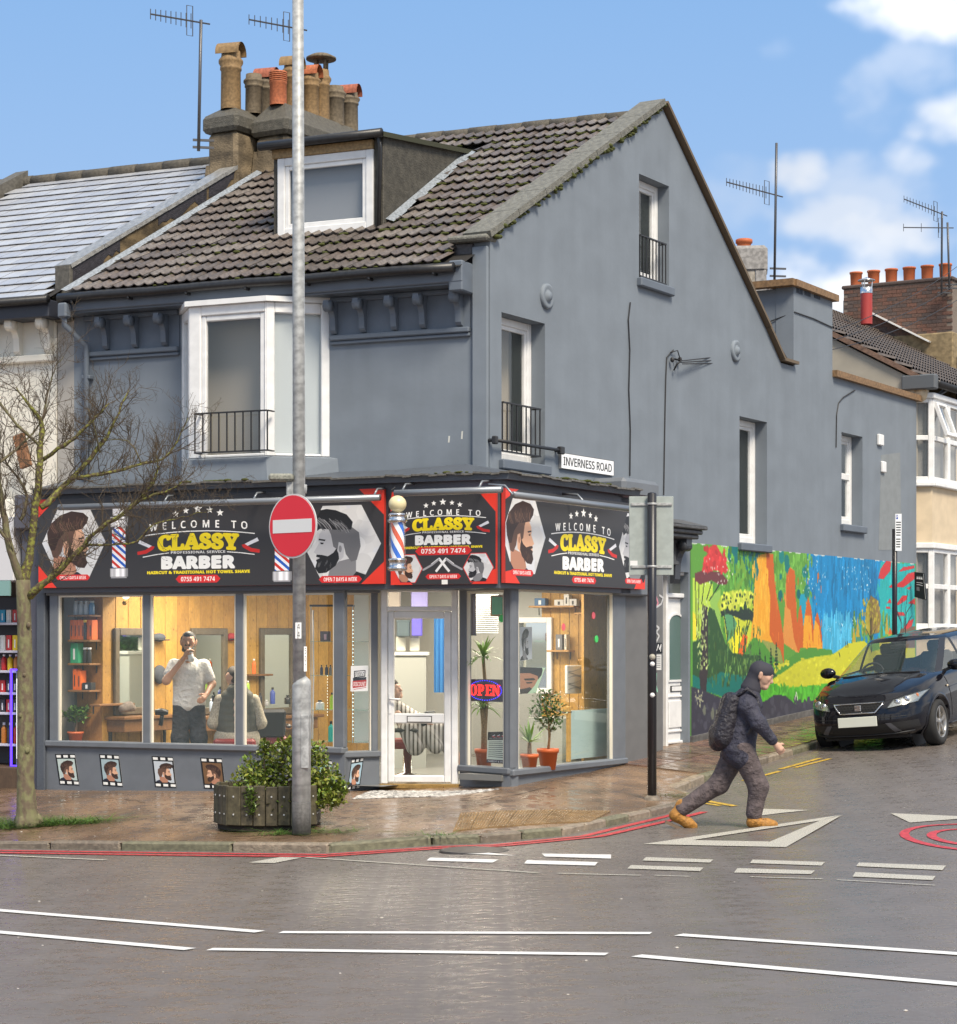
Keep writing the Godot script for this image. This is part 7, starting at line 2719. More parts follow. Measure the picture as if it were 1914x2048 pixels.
func leaf_mesh(l:float,w:float)->Mesh:
	var b:=MB.new()
	b.tri(v3(0,0,0),v3(w,l*0.1,l*0.5),v3(0,0.0,l))
	b.tri(v3(0,0,0),v3(0,0.0,l),v3(-w,l*0.1,l*0.5))
	return b.mesh()
func leaf_cloud(parent:Node,called:String,c:Vector3,r:Vector3,n:int,l:float,m:Material,rg:RandomNumberGenerator,shell:=0.5):
	var ws:=[]
	var tn:=[]
	for i in n:
		var d:=v3(rg.randfn(),rg.randfn(),rg.randfn()).normalized()
		var p:=c+d*r*pow(rg.randf_range(shell,1.0),0.6)
		var s:=rg.randf_range(0.7,1.2)
		ws.append(Transform3D(Basis.from_euler(v3(rg.randf_range(-1.2,0.6),rg.randf()*TAU,rg.randf_range(-0.5,0.5))).scaled(v3(s,s,s)),p))
		var g:=rg.randf_range(0.6,1.35)
		tn.append(Color(g*rg.randf_range(0.8,1.2),g,g*0.8))
	many(parent,called,leaf_mesh(l,l*0.28),m,ws,"",tn)
func shelf_board(T:Transform3D,x0:float,x1:float,y:float,d:float,label:String,m:Material):
	var o:=thing("wall_shelf",label,"shelf","wall shelves in the barber shop")
	var b:=MB.new()
	b.at(T)
	b.span(v3(x0,y-0.025,0.002),v3(x1,y,d),0.004)
	part(o,"board",b,m)
	for x in [x0+0.06,x1-0.06]:
		b=MB.new()
		b.at(T)
		b.bar(v3(x,y-0.026,0.01),v3(x,y-0.026,d*0.8),0.02,0.006)
		b.bar(v3(x,y-0.03,0.008),v3(x,y-0.12,0.008),0.02,0.006)
		part(o,"bracket",b,mats["black trim"])
func build_inside():
	WL=frame(FR*v3(-5.15,0,0),SD.basis.x)
	var PB:=off(FR,-3.8)
	var rg:=RandomNumberGenerator.new()
	rg.seed=41
	var woods:=[mat("pine plank",Color(0.56,0.305,0.06),0.6,{"tex":"wood","sc":0.9}),mat("pine plank light",Color(0.61,0.345,0.07),0.6,{"tex":"wood","sc":0.8}),mat("pine plank dark",Color(0.50,0.265,0.05),0.6,{"tex":"wood","sc":1.0})]
	var white:=mat("white wall paint",Color(0.70,0.69,0.66),0.8)
	var inner:=Node3D.new()
	inner.name="shop_interior"
	house.add_child(inner)
	inner.set_meta("label","pine lined inside of the barber shop")
	var b:=MB.new()
	b.at(FR)
	b.quad_out(v3(-5.5,0.012,0.3),v3(-1.2,0.012,0.3),v3(0.45,0.012,-7.5),v3(-5.0,0.012,-7.5),UP)
	b.quad_out(v3(-1.2,0.012,0.3),v3(-1.2,0.012,-0.2),v3(0.45,0.012,-7.5),v3(-1.2,0.012,0.2),UP)
	b.quad_out(v3(-1.2,0.012,-0.25),v3(-0.05,0.012,-0.3),v3(0.45,0.012,-7.5),v3(-1.2,0.012,-7.5),UP)
	part(inner,"floor",b,mat("grey shop floor",Color(0.17,0.17,0.16),0.35))
	b=MB.new()
	b.at(FR)
	b.quad_out(v3(-5.5,2.62,0.36),v3(-1.0,2.62,0.36),v3(0.45,2.62,-7.5),v3(-5.0,2.62,-7.5),v3(0,-1,0))
	b.quad_out(v3(-1.0,2.62,0.36),v3(-0.1,2.62,0.1),v3(-0.25,2.62,-0.3),v3(0.45,2.62,-7.5),v3(0,-1,0))
	part(inner,"ceiling",b,white)
	b=MB.new()
	b.at(FR)
	b.span(v3(-5.2,0,-6.1),v3(0.65,2.62,-6.0))
	part(inner,"back_wall",b,mat("grey back wall",Color(0.34,0.35,0.33),0.85))
	b=MB.new()
	b.at(FR)
	b.span(v3(-5.52,0,-0.06),v3(-5.15,2.62,-0.005))
	part(inner,"pier_panel",b,mat("orange pine panel",Color(0.46,0.21,0.055),0.55,{"tex":"wood","sc":0.7}))
	for i in 27:
		b=MB.new()
		var w:=0.24
		b.at(WL)
		b.span(v3(i*w+0.004,0.0,-0.02),v3((i+1)*w-0.004,2.62,0.0+rg.randf()*0.004),0.005)
		part(inner,"plank",b,woods[rg.randi()%3])
	for i in 12:
		b=MB.new()
		b.at(PB)
		var x:=-0.95+i*0.13
		b.span(v3(x+0.003,0.0,-0.02),v3(x+0.127,2.62,rg.randf()*0.003),0.004)
		part(inner,"plank",b,woods[rg.randi()%3])
	b=MB.new()
	b.at(SD)
	b.span(v3(2.78,0.0,-0.32),v3(7.0,2.62,-0.285))
	part(inner,"side_lining",b,woods[0])
	for i in 9:
		b=MB.new()
		b.at(SD)
		b.span(v3(2.82+i*0.20,0.0,-0.335),v3(3.015+i*0.20,2.62,-0.32),0.004)
		part(inner,"plank",b,woods[rg.randi()%3])
	b=MB.new()
	b.at(FR)
	b.span(v3(-5.5,0.36,0.12),v3(-2.1,0.40,0.28),0.004)
	part(inner,"window_board",b,mat("orange pine panel",Color.WHITE))
	var tube:=glow("fluorescent panel",Color(1.0,0.96,0.88),3.2)
	for q in [[-4.0,-0.75,"left ceiling light panel in the barber shop"],[-2.6,-1.6,"middle ceiling light panel in the barber shop"],[-1.0,-2.2,"right ceiling light panel in the barber shop"],[-2.2,-4.6,"rear ceiling light panel in the barber shop"]]:
		var T:=FR*Transform3D(Basis(),v3(q[0],2.56,q[1]))
		var l:=thing("ceiling_light",q[2],"ceiling light","lit ceiling panels",T)
		b=MB.new()
		b.box(v3(0,0.025,0),v3(1.24,0.04,0.30),0.006)
		part(l,"housing",b,UPVC)
		b=MB.new()
		b.box(v3(0,0.0,0),v3(1.2,0.008,0.26))
		part(l,"diffuser",b,tube)
		var a:=AreaLight3D.new()
		a.name="panel_glow"
		a.area_size=Vector2(1.2,0.26)
		a.light_energy=6.5
		a.light_color=Color(1.0,0.95,0.86)
		a.area_range=9.0
		a.shadow_enabled=true
		l.add_child(a)
		a.transform=Transform3D(Basis(v3(1,0,0),-PI/2),v3(0,-0.012,0))
	var sT:=SD*Transform3D(Basis(),v3(1.35,2.30,-0.35))
	var sl:=thing("strip_light","long lit strip light at the top of the side window","strip light","",sT)
	b=MB.new()
	b.smooth()
	b.tube([v3(-0.75,0,0),v3(0.75,0,0)],[0.018],8)
	part(sl,"tube",b,tube)
	b=MB.new()
	b.box(v3(0,0.04,0),v3(1.56,0.04,0.07),0.004)
	part(sl,"batten",b,UPVC)
	var a2:=AreaLight3D.new()
	a2.name="strip_glow"
	a2.area_size=Vector2(1.5,0.04)
	a2.light_energy=1.6
	a2.light_color=Color(1.0,0.97,0.92)
	a2.area_range=6.0
	a2.shadow_enabled=true
	sl.add_child(a2)
	a2.transform=Transform3D(Basis(v3(1,0,0),-PI/2),v3(0,-0.025,0))
	var frame_m:=mat("grey mirror frame",Color(0.16,0.125,0.08),0.5,{"tex":"wood","sc":1.4})
	var mirror:=mat("mirror",Color(0.80,0.85,0.82),0.03,{"metal":1.0})
	var oak:=mat("brown shelf wood",Color(0.27,0.125,0.04),0.5,{"tex":"wood","sc":1.2})
	var k:=0
	for q in [[227,306,"left mirror on the plank wall, partly behind the window post"],[381,453,"middle mirror behind the man in the white t-shirt"],[519,588,"right mirror on the plank wall beside the lamp post"]]:
		var p0:=on(WL,q[0],1256,0.02)
		var p1:=on(WL,q[1],1427,0.02)
		var o:=thing("wall_mirror",q[2],"mirror","framed mirrors over the barber stations")
		b=MB.new()
		b.at(WL)
		for e in [[p0.x,p1.y,p0.x+0.09,p0.y],[p1.x-0.09,p1.y,p1.x,p0.y],[p0.x+0.09,p0.y-0.09,p1.x-0.09,p0.y],[p0.x+0.09,p1.y,p1.x-0.09,p1.y+0.09]]:
			b.span(v3(e[0],e[1],0.006),v3(e[2],e[3],0.05),0.01)
		part(o,"frame",b,frame_m)
		b=MB.new()
		b.at(WL)
		b.quad(v3(p0.x+0.09,p1.y+0.09,0.02),v3(p1.x-0.09,p1.y+0.09,0.02),v3(p1.x-0.09,p0.y-0.09,0.02),v3(p0.x+0.09,p0.y-0.09,0.02))
		part(o,"mirror_glass",b,mirror)
		var st:=thing("barber_station",["wooden counter under the left mirror","wooden counter under the middle mirror","wooden counter under the right mirror, crowded with tools"][k],"counter","counters under the mirrors")
		b=MB.new()
		b.at(WL)
		b.span(v3(p0.x-0.15,p1.y-0.05,0.0),v3(p1.x+0.3,p1.y-0.01,0.32),0.006)
		part(st,"counter_top",b,oak)
		b=MB.new()
		b.at(WL)
		b.span(v3(p0.x-0.1,p1.y-0.2,0.0),v3(p1.x+0.2,p1.y-0.052,0.28),0.006)
		part(st,"drawer_box",b,oak)
		for x in [p0.x-0.08,p1.x+0.2]:
			b=MB.new()
			b.at(WL)
			b.bar(v3(x,p1.y-0.2,0.04),v3(x,p1.y-0.45,0.04),0.03,0.03)
			part(st,"bracket",b,mats["black trim"])
		k+=1
	var leafy:=thing("leaf_panel","green artificial leaf wall panel on the right hand wall inside, seen in the mirrors","wall panel")
	var leaf_green:=mat("artificial leaves",Color(0.05,0.16,0.03),0.5,{"tint":true})
	b=MB.new()
	b.at(SD)
	b.span(v3(3.2,0.4,-0.36),v3(6.9,2.5,-0.33))
	part(leafy,"backing",b,mat("leaf backing",Color(0.02,0.06,0.015),0.9))
	var ws:=[]
	var tn:=[]
	for i in 2600:
		var p:=SD*v3(rg.randf_range(3.2,6.9),rg.randf_range(0.4,2.5),-0.37-rg.randf()*0.05)
		ws.append(Transform3D(Basis.from_euler(v3(rg.randf_range(-2,1),rg.randf()*TAU,0)),p))
		var g:=rg.randf_range(0.5,1.5)
		tn.append(Color(g,g,g))
	many(leafy,"leaves",leaf_mesh(0.10,0.03),leaf_green,ws,"",tn)
	var PF:=off(FR,-0.003)
	var x0:=-5.49
	var x1:=-5.17
	var orange:=mat("orange carton",Color(0.72,0.13,0.012),0.45)
	var black:=mat("black print",Color(0.02,0.02,0.022),0.4)
	var clear:=mat("clear tub plastic",Color(0.42,0.46,0.48),0.15)
	var sy:=[]
	for q in [[1230,"top shelf of the front pier with clear tubs"],[1279.5,"shelf of orange cartons on the front pier"],[1326,"shelf of the green carton and black cans on the front pier"],[1379,"lowest shelf of the front pier with two orange cartons"]]:
		var y:=on(PF,150,q[0]).y
		sy.append(y)
		shelf_board(PF,x0,x1,y,0.24,q[1],oak)
	for i in 4:
		bottle("clear_tub",["leftmost clear tub on the top pier shelf","second clear tub on the top pier shelf","third clear tub on the top pier shelf","blue tinted tub at the right end of the top pier shelf"][i],PF*v3(x0+0.05+i*0.075,sy[0],0.13),0.17,0.036,clear if i<3 else mat("blue tub plastic",Color(0.08,0.2,0.36),0.2),clear,"clear tubs on the top pier shelf",0.7)
	for i in 6:
		carton("orange_carton",["first orange carton from the left on the pier shelf","second orange carton from the left on the pier shelf","third orange carton on the pier shelf","fourth orange carton on the pier shelf","fifth orange carton, next to the dark tube","rightmost orange carton on the pier shelf"][i],PF,v3(x0+0.025+i*0.054,sy[1],0.13),v3(0.05,0.24,0.12),orange,black,"orange cartons on the second pier shelf")
	bottle("dark_tube","dark tube with a yellow cap before the orange cartons",PF*v3(x0+0.235,sy[1],0.21),0.24,0.02,black,mat("yellow cap",Color(0.7,0.45,0.02),0.4),"",0.9)
	carton("green_carton","green carton on the third pier shelf",PF,v3(x0+0.06,sy[2],0.13),v3(0.11,0.245,0.12),mat("green carton",Color(0.03,0.32,0.16),0.45),mat("white label",Color(0.75,0.75,0.74),0.5))
	for i in 2:bottle("spray_can",["left black spray can on the third pier shelf","right black spray can on the third pier shelf"][i],PF*v3(x0+0.20+i*0.062,sy[2],0.16),0.19,0.027,black,mat("white label",Color.WHITE),"black spray cans",0.8)
	for i in 2:carton("orange_carton",["left orange carton on the lowest pier shelf","right orange carton on the lowest pier shelf"][i],PF,v3(x0+0.075+i*0.062,sy[3],0.14),v3(0.055,0.255-0.02*i,0.12),orange,black,"orange cartons on the lowest pier shelf")
	carton("black_carton","small black carton on the lowest pier shelf",PF,v3(x0+0.24,sy[3],0.14),v3(0.13,0.09,0.10),black,mat("white label",Color.WHITE))
	for q in [[252,1192,"bare white bulb high behind the left window"],[249,1206,"small brass ceiling lamp below the bare bulb"]]:
		var p:=at(q[0],q[1],25.3)
		b=MB.new()
		b.smooth()
		b.ball(p,v3(0.045,0.04,0.045) if q[1]<1200 else v3(0.028,0.03,0.028),10,8)
		single("hanging_bulb",b,glow("bulb glass",Color(1,0.96,0.88),1.5) if q[1]<1200 else mat("brass",Color(0.5,0.32,0.08),0.3,{"metal":0.8}),q[2],"bulb")
	var terra:=mat("terracotta plastic",Color(0.56,0.12,0.03),0.55)
	var green:=mat("house plant leaf",Color(0.085,0.17,0.03),0.5,{"tint":true,"back":Color(0.2,0.3,0.05)})
	var pt:=FR*v3(on(off(FR,0.16),151,1480).x,0.40,0.16)
	var pl:=thing("potted_plant","small umbrella tree in a terracotta pot in the left shop window","plant","",Transform3D(Basis(),pt))
	part(pl,"pot",pot_shape(0.095,0.15),terra)
	b=MB.new()
	b.smooth()
	b.tube([v3(0,0.13,0),v3(0.01,0.22,0),v3(0.02,0.32,0)],[0.018,0.014,0.010],7)
	b.tube([v3(0.01,0.24,0),v3(0.05,0.33,0.01)],[0.011,0.008],6)
	part(pl,"stem",b,mat("plant stem",Color(0.22,0.15,0.08),0.8))
	leaf_cloud(pl,"leaves",v3(0.015,0.36,0),v3(0.17,0.09,0.13),230,0.075,green,rg,0.2)
	for q in [[318,1275,0.075,0.055,"grey cap hung on the plank wall right of the left mirror"],[319,1349,0.075,0.12,"round dark painted plaque on the plank wall"],[463,1274,0.05,0.055,"red cap hung on the plank wall right of the middle mirror"]]:
		var p:=on(WL,q[0],q[1],0.03)
		b=MB.new()
		b.smooth()
		b.at(WL)
		b.ball(p,v3(q[2]*1.6,q[3],0.05),12,8)
		var o:=thing("cap" if q[4].contains("cap") else "wall_plaque",q[4],"cap" if q[4].contains("cap") else "plaque")
		part(o,"crown" if q[4].contains("cap") else "face",b,mat("grey felt",Color(0.08,0.09,0.11),0.8,{"tex":"blot","sc":8.0}) if not q[4].contains("red") else mat("red felt",Color(0.35,0.03,0.03),0.8))
		if q[4].contains("cap"):
			b=MB.new()
			b.at(WL)
			b.span(p+v3(-q[2]*1.5,-q[3]*0.7,0.02),p+v3(q[2]*1.5,-q[3]*0.4,0.09),0.01)
			part(o,"peak",b,mat("dark peak",Color(0.03,0.03,0.035),0.7))
	var dr:=thing("hair_dryer","black hair dryer hanging at the end of the left counter","hair dryer")
	b=MB.new()
	b.smooth()
	var dp:=at(320,1425,25.8)
	b.tube([dp+v3(-0.06,0,0),dp+v3(0.02,0.01,0),dp+v3(0.10,0.0,0)],[0.035,0.045,0.03],10)
	part(dr,"barrel",b,black)
	b=MB.new()
	b.smooth()
	b.tube([dp+v3(0.03,-0.02,0),dp+v3(0.005,-0.16,0)],[0.024,0.028],8)
	part(dr,"grip",b,black)
	var capm:=mat("white cap",Color(0.75,0.75,0.75),0.4)
	for q in [["turquoise_bottle","turquoise bottle on the little shelf left of the left mirror",207,1407,0.14,0.022,Color(0.02,0.42,0.42)],["white_tube","white tube beside the turquoise bottle",215,1407,0.14,0.02,Color(0.7,0.7,0.68)],["orange_bottle","tall orange bottle between the post and the right mirror",508,1348,0.2,0.025,Color(0.75,0.14,0.02)],["lime_bottle","lime green bottle by the seated person's shoulder",496,1386,0.16,0.022,Color(0.33,0.55,0.06)],
			["white_bottle","white bottle hanging low by the standing man",346,1452,0.13,0.022,Color(0.66,0.64,0.58)],["blue_bottle","pale blue bottle on the middle counter",422,1424,0.17,0.025,Color(0.45,0.55,0.68)],["black_bottle","black bottle on the right counter next to the mirror",520,1410,0.16,0.028,Color(0.02,0.02,0.03)],["blue_spray","dark blue spray bottle on the right counter",545,1408,0.22,0.035,Color(0.05,0.08,0.3)],["black_jar","black jar at the right end of the right counter",575,1408,0.12,0.04,Color(0.02,0.02,0.02)],["grey_jar","small grey jar on the right counter",533,1412,0.08,0.03,Color(0.3,0.3,0.3)]]:
		var p:=at(q[2],q[3],on(WL,q[2],q[3],0.16).z*0+25.6+(q[2]-200)*0.0062)
		bottle(q[0],q[1],p,q[4],q[5],mat("bottle "+q[0],q[6],0.3),capm if q[6].r>0.3 else black)
	var p6:=on(WL,212,1407,0)
	shelf_board(WL,p6.x-0.3,p6.x+0.35,p6.y,0.16,"small shelf left of the left mirror",oak)
	var p7:=on(WL,505,1348,0)
	shelf_board(WL,p7.x-0.25,p7.x+0.25,p7.y,0.16,"small shelf left of the right mirror",oak)
	var tw:=on(WL,258,1415,0.2)
	var o2:=part(self,"towel",field_mesh([[v3(-0.09,0.0,0),v3(0.02,0.02,0.02),0.05,0.06],[v3(0.0,0.02,0),v3(0.10,0.0,0.01),0.055,0.04],[v3(-0.05,0.04,0.02),v3(0.05,0.05,0.0),0.03,0.035]],0.012,0.02),mat("towel",Color(0.40,0.33,0.28),0.95,{"tex":"blot","sc":9.0,"bump":0.8}))
	o2.transform=WL*Transform3D(Basis(),v3(tw.x,tw.y-0.01,0.17))
	tag(o2,"crumpled grey towel in front of the left mirror","towel")
	chair("red and black barber chair behind the seated person",at(528,1280,26.1),0.3)
	chair("barber chair under the client in the striped cape",at(815,1280,25.1),1.35)
	chair("low red barber stool the seated person sits on",at(472,1280,25.35),0.0,false)
	var dz:=24.45
	var dis:=thing("glass_display","glass shelf display with white light strip behind the lamp post","display shelf")
	var gl:=glass("display glass",0.22,Color(0.45,0.75,0.68))
	var ys:=[1283,1351,1420,1484]
	for y in ys:
		b=MB.new()
		b.span(at(620,y,dz)+v3(0,-0.005,-0.30),at(735,y,dz)+v3(0,0.005,0))
		part(dis,"glass_shelf",b,gl)
	b=MB.new()
	b.span(at(619,1213,dz),at(706,1210,dz)+v3(0,0.005,-0.3),0.0)
	part(dis,"top_bar",b,black)
	for x in [622,668,705]:
		b=MB.new()
		b.bar(at(x,1486,dz),at(x,1213,dz),0.010,0.010)
		part(dis,"upright",b,mat("display upright",Color(0.5,0.55,0.55),0.3))
	b=MB.new()
	b.smooth()
	b.tube([at(626,1220,dz+0.02),at(627,1350,dz+0.02),at(625,1478,dz+0.02)],[0.009],6)
	part(dis,"white_cable",b,capm)
	var led:=MB.new()
	for i in 34:led.box(at(706,1222+i*7.6,dz-0.02),v3(0.008,0.008,0.008))
	for i in 14:led.box(at(655,1352+i*6,dz-0.02),v3(0.006,0.006,0.006))
	part(dis,"light_strip",led,glow("led dot",Color(0.9,1.0,0.98),2.5),"","stuff")
	for q in [["dropper_bottle","left dark dropper bottle on the glass display",643,1351,0.12,0.018,Color(0.03,0.03,0.05)],["dropper_bottle","middle dark dropper bottle on the glass display",653,1351,0.12,0.018,Color(0.03,0.03,0.05)],["dropper_bottle","right dropper bottle with pale label on the glass display",661,1351,0.12,0.018,Color(0.2,0.17,0.14)],["lime_tube","lime green tube on the glass display",664,1420,0.20,0.026,Color(0.45,0.65,0.04)],["teal_bottle","tall teal bottle on the lowest display shelf",662,1484,0.24,0.032,Color(0.03,0.45,0.36)],["white_tub","white tub lying on the glass display",640,1420,0.11,0.05,Color(0.66,0.66,0.62)],["camera_box","small pink and black boxed clipper on the top display shelf",651,1283,0.13,0.04,Color(0.10,0.06,0.07)]]:
		if q[0]=="camera_box":carton(q[0],q[1],Transform3D(),at(q[2],q[3],dz+0.15),v3(0.12,0.12,0.08),mat("clipper box",q[6],0.4),mat("pink label",Color(0.6,0.35,0.4),0.5))
		else:bottle(q[0],q[1],at(q[2],q[3],dz+0.14)+UP*0.005,q[4],q[5],mat("bottle "+q[0]+str(q[2]),q[6],0.3),black)
	b=MB.new()
	b.span(at(708,1486,dz+0.35),at(739,1180,dz+0.38))
	part(dis,"white_back_panel",b,white)
	var dd:=27.0
	var ct:=thing("back_counter","grey counter with two pale panels seen through the door glass","counter")
	b=MB.new()
	b.span(at(785,1312,dd)+v3(0,0,-0.4),at(858,1304,dd),0.01)
	part(ct,"counter_top",b,mat("pale counter",Color(0.50,0.52,0.50),0.4))
	b=MB.new()
	b.span(at(787,1540,dd)+v3(0,0,-0.38),at(852,1312,dd)-v3(0,0,0.03))
	part(ct,"counter_front",b,mat("counter grey",Color(0.33,0.34,0.31),0.6))
	for x in [790,818]:
		b=MB.new()
		b.span(at(x,1303,dd)+v3(0,0,-0.3),at(x+20,1273,dd)+v3(0,0,-0.27),0.015)
		part(ct,"pale_panel",b,mat("cream panel",Color(0.62,0.62,0.54),0.5))
	for q in [[793,819,1240,1273,Color(0.07,0.10,0.11),"dark grey box on the shelf seen through the door"],[823,844,1232,1272,Color(0.12,0.10,0.55),"purple box on the shelf seen through the door"],[776,800,1180,1216,Color(0.3,0.26,0.22),"brown box seen through the left of the door transom"],[822,855,1180,1216,Color(0.30,0.28,0.6),"lilac box seen through the door transom"]]:
		var o:=thing("storage_box",q[5],"box","boxes on the back shelf")
		b=MB.new()
		b.span(at(q[0],q[3],dd)+v3(0,0,-0.3),at(q[1],q[2],dd)+v3(0,0,-0.05),0.01)
		part(o,"box_body",b,mat("box "+q[5],q[4],0.5))
		b=MB.new()
		b.span(at(q[0]-1,q[2]+4,dd)+v3(0,0,-0.31),at(q[1]+1,q[2],dd)+v3(0,0,-0.045),0.004)
		part(o,"lid",b,mat("box "+q[5],q[4]))
	var cloth:=MB.new()
	cloth.smooth()
	for i in 10:
		var xa:=868+i*2.3
		cloth.quad(at(xa,1385,dd+0.03*sin(i*1.7)),at(xa+2.3,1385,dd+0.03*sin(i*1.7+1.7)),at(xa+2.3,1225,dd+0.03*sin(i*1.7+1.7)),at(xa,1225,dd+0.03*sin(i*1.7)))
	single("blue_towel",cloth,mat("blue towelling",Color(0.03,0.17,0.42),0.9),"blue towel hanging at the right of the door glass","towel")
	var SBX:=func(x,y):return on(PB,x,y,0.12)
	for q in [[1160,1225,1225.5,"upper right shelf in the side window"],[1172,1226,1273,"middle right shelf in the side window"],[1168,1226,1318,"lower right shelf in the side window"],[1070,1160,1212,"top left shelf in the side window"],[1106,1150,1300,"small shelf beside the white frame in the side window"]]:
		shelf_board(PB,on(PB,q[0],q[2]).x,minf(on(PB,q[1],q[2]).x,0.12),on(PB,q[0],q[2]).y,0.22,q[3],mat("light shelf pine",Color(0.50,0.27,0.08),0.5,{"tex":"wood","sc":1.1}))
	var wl:=mat("white label",Color.WHITE)
	for q in [[1084,1212,0.15,0.10,Color(0.04,0.12,0.25),"blue carton on the top left shelf in the side window"],[1122,1212,0.13,0.08,Color(0.6,0.6,0.58),"lower left white carton on the top shelf"],[1137,1212,0.07,0.15,Color(0.66,0.66,0.64),"tall white carton on the top shelf"],[1150,1212,0.10,0.09,Color(0.6,0.6,0.6),"rightmost white carton on the top shelf"],[1185,1225.5,0.14,0.10,Color(0.5,0.5,0.48),"left pale carton on the upper right shelf"],[1202,1225.5,0.12,0.10,Color(0.38,0.46,0.42),"right pale green carton on the upper right shelf"],[1182,1273,0.10,0.06,Color(0.05,0.05,0.06),"small black carton on the middle right shelf"],[1208,1273,0.12,0.06,Color(0.12,0.07,0.08),"brown carton on the middle right shelf"],[1182,1318,0.12,0.07,Color(0.55,0.55,0.55),"white carton on the lower right shelf"],[1182,1307,0.12,0.07,Color(0.5,0.48,0.46),"white carton stacked on another on the lower right shelf"],[1198,1318,0.12,0.07,Color(0.5,0.5,0.5),"grey white carton in the middle of the lower right shelf"],[1214,1318,0.10,0.06,Color(0.14,0.17,0.2),"dark carton at the end of the lower right shelf"],[1122,1300,0.09,0.2,Color(0.13,0.13,0.14),"dark carton beside the white frame"],[1135,1300,0.03,0.2,Color(0.66,0.6,0.5),"pale tall carton beside the white frame"]]:
		var p:=on(PB,q[0],q[1],0.1)
		carton("shelf_carton",q[5],PB,v3(p.x,p.y,0.12),v3(q[2],q[3],0.11),mat("carton %.2f %.2f"%[q[4].r,q[4].b],q[4],0.5),wl if q[4].r<0.3 else black,"cartons on the shelves in the side window")
	var wf:=thing("framed_mirror","white framed mirror behind the side window plants","mirror")
	b=MB.new()
	b.at(PB)
	var f0:=on(PB,1030,1235)
	var f1:=on(PB,1107,1387)
	b.span(v3(f1.x-0.07,f1.y,0.01),v3(f1.x,f0.y,0.07),0.006)
	b.span(v3(f0.x,f0.y-0.07,0.01),v3(f1.x-0.07,f0.y,0.068),0.006)
	b.span(v3(f0.x,f1.y,0.01),v3(f1.x-0.07,f1.y+0.07,0.068),0.006)
	part(wf,"frame",b,UPVC)
	b=MB.new()
	b.at(PB)
	b.quad(v3(f0.x,f1.y+0.07,0.02),v3(f1.x-0.07,f1.y+0.07,0.02),v3(f1.x-0.07,f0.y-0.07,0.02),v3(f0.x,f0.y-0.07,0.02))
	part(wf,"mirror_glass",b,mirror)
	var desk:=thing("reception_desk","white wavy fronted reception desk with frosted glass below","desk")
	var q0:=on(SS,1135,1388,-0.75)
	var q1:=on(SS,1222,1329,-0.75)
	b=MB.new()
	b.at(off(SS,-0.75))
	b.span(v3(q0.x,q0.y,-0.04),v3(q1.x+0.4,q1.y,0.0),0.01)
	part(desk,"panel",b,mat("wave panel white",Color(0.62,0.62,0.58),0.5))
	for i in 6:
		b=MB.new()
		b.at(off(SS,-0.75))
		var pts:=[]
		for s in 25:
			var f:=s/24.0
			pts.append(v3(lerpf(q0.x+0.01,q1.x+0.38,f),lerpf(q0.y+0.03,q1.y-0.03,(i+0.5)/6.0)+0.022*sin(f*13.0+i*2.1),0.004))
		b.tube(pts,[0.006],4)
		part(desk,"wave_line",b,mat("wave line grey",Color(0.3,0.3,0.28),0.6))
	var g0:=on(SS,1141,1517,-0.35)
	var g1:=on(SS,1226,1416,-0.35)
	b=MB.new()
	b.at(off(SS,-0.35))
	b.span(v3(g0.x,0.23,-0.012),v3(g1.x,g1.y,0.0))
	part(desk,"frosted_glass",b,mat("frosted glass",Color(0.38,0.50,0.48),0.35))
	b=MB.new()
	b.at(off(SS,-0.35))
	b.span(v3(g0.x-0.06,0.2,-0.03),v3(g0.x,g1.y+0.05,0.01),0.006)
	part(desk,"post",b,woods[1])
	b=MB.new()
	b.at(off(SS,-0.35))
	b.smooth()
	var r0:=on(off(SS,-0.35),1086,1402)
	var r1:=on(off(SS,-0.35),1142,1424)
	b.tube([r0+v3(0,0.05,0),r0-v3(-0.05,0.05,0),r1-v3(0.2,0.0,0),r1],[0.012],7)
	part(desk,"chrome_rail",b,mats["chrome"])
	b=MB.new()
	b.at(off(SS,-0.75))
	b.span(v3(q0.x-0.1,0.1,-0.5),v3(q1.x+0.4,q0.y-0.3,-0.02))
	part(desk,"desk_body",b,mat("desk grey",Color(0.30,0.31,0.27),0.6))
	var banner:=thing("banner","narrow black banner hanging inside the door side window","banner")
	b=MB.new()
	b.span(at(935,1270,25.2),at(952,1187,25.21))
	part(banner,"cloth",b,mat("dark banner",Color(0.025,0.02,0.035),0.7))
	b=MB.new()
	b.bar(at(934,1270,25.19),at(953,1270,25.19),0.015,0.015)
	part(banner,"rod",b,black)
	var vb:=thing("venetian_blind","grey slatted blind behind the black banner","blind")
	for i in 20:
		b=MB.new()
		b.at(Transform3D(Basis(v3(1,0,0),0.5),at(972,1190+i*4.0,25.6)))
		b.box(Vector3.ZERO,v3(0.30,0.003,0.024))
		part(vb,"slat",b,mat("blind slat",Color(0.40,0.42,0.42),0.5))
	var pic:=thing("framed_notice","green framed notice at the top of the door side window","notice")
	b=MB.new()
	b.span(at(981,1233,24.0),at(1008,1190,24.03),0.006)
	part(pic,"frame",b,woods[2])
	b=MB.new()
	b.span(at(984,1229,23.99),at(1005,1194,24.0))
	part(pic,"notice_sheet",b,mat("notice green",Color(0.05,0.35,0.12),0.5))
	var yl:=mat("yucca leaf",Color(0.12,0.235,0.03),0.45,{"back":Color(0.25,0.35,0.05)})
	var stem:=mat("yucca stem",Color(0.33,0.22,0.11),0.85,{"tex":"blot","sc":6.0})
	var yb:=at(968,1525,23.95)
	yb.y=0.16
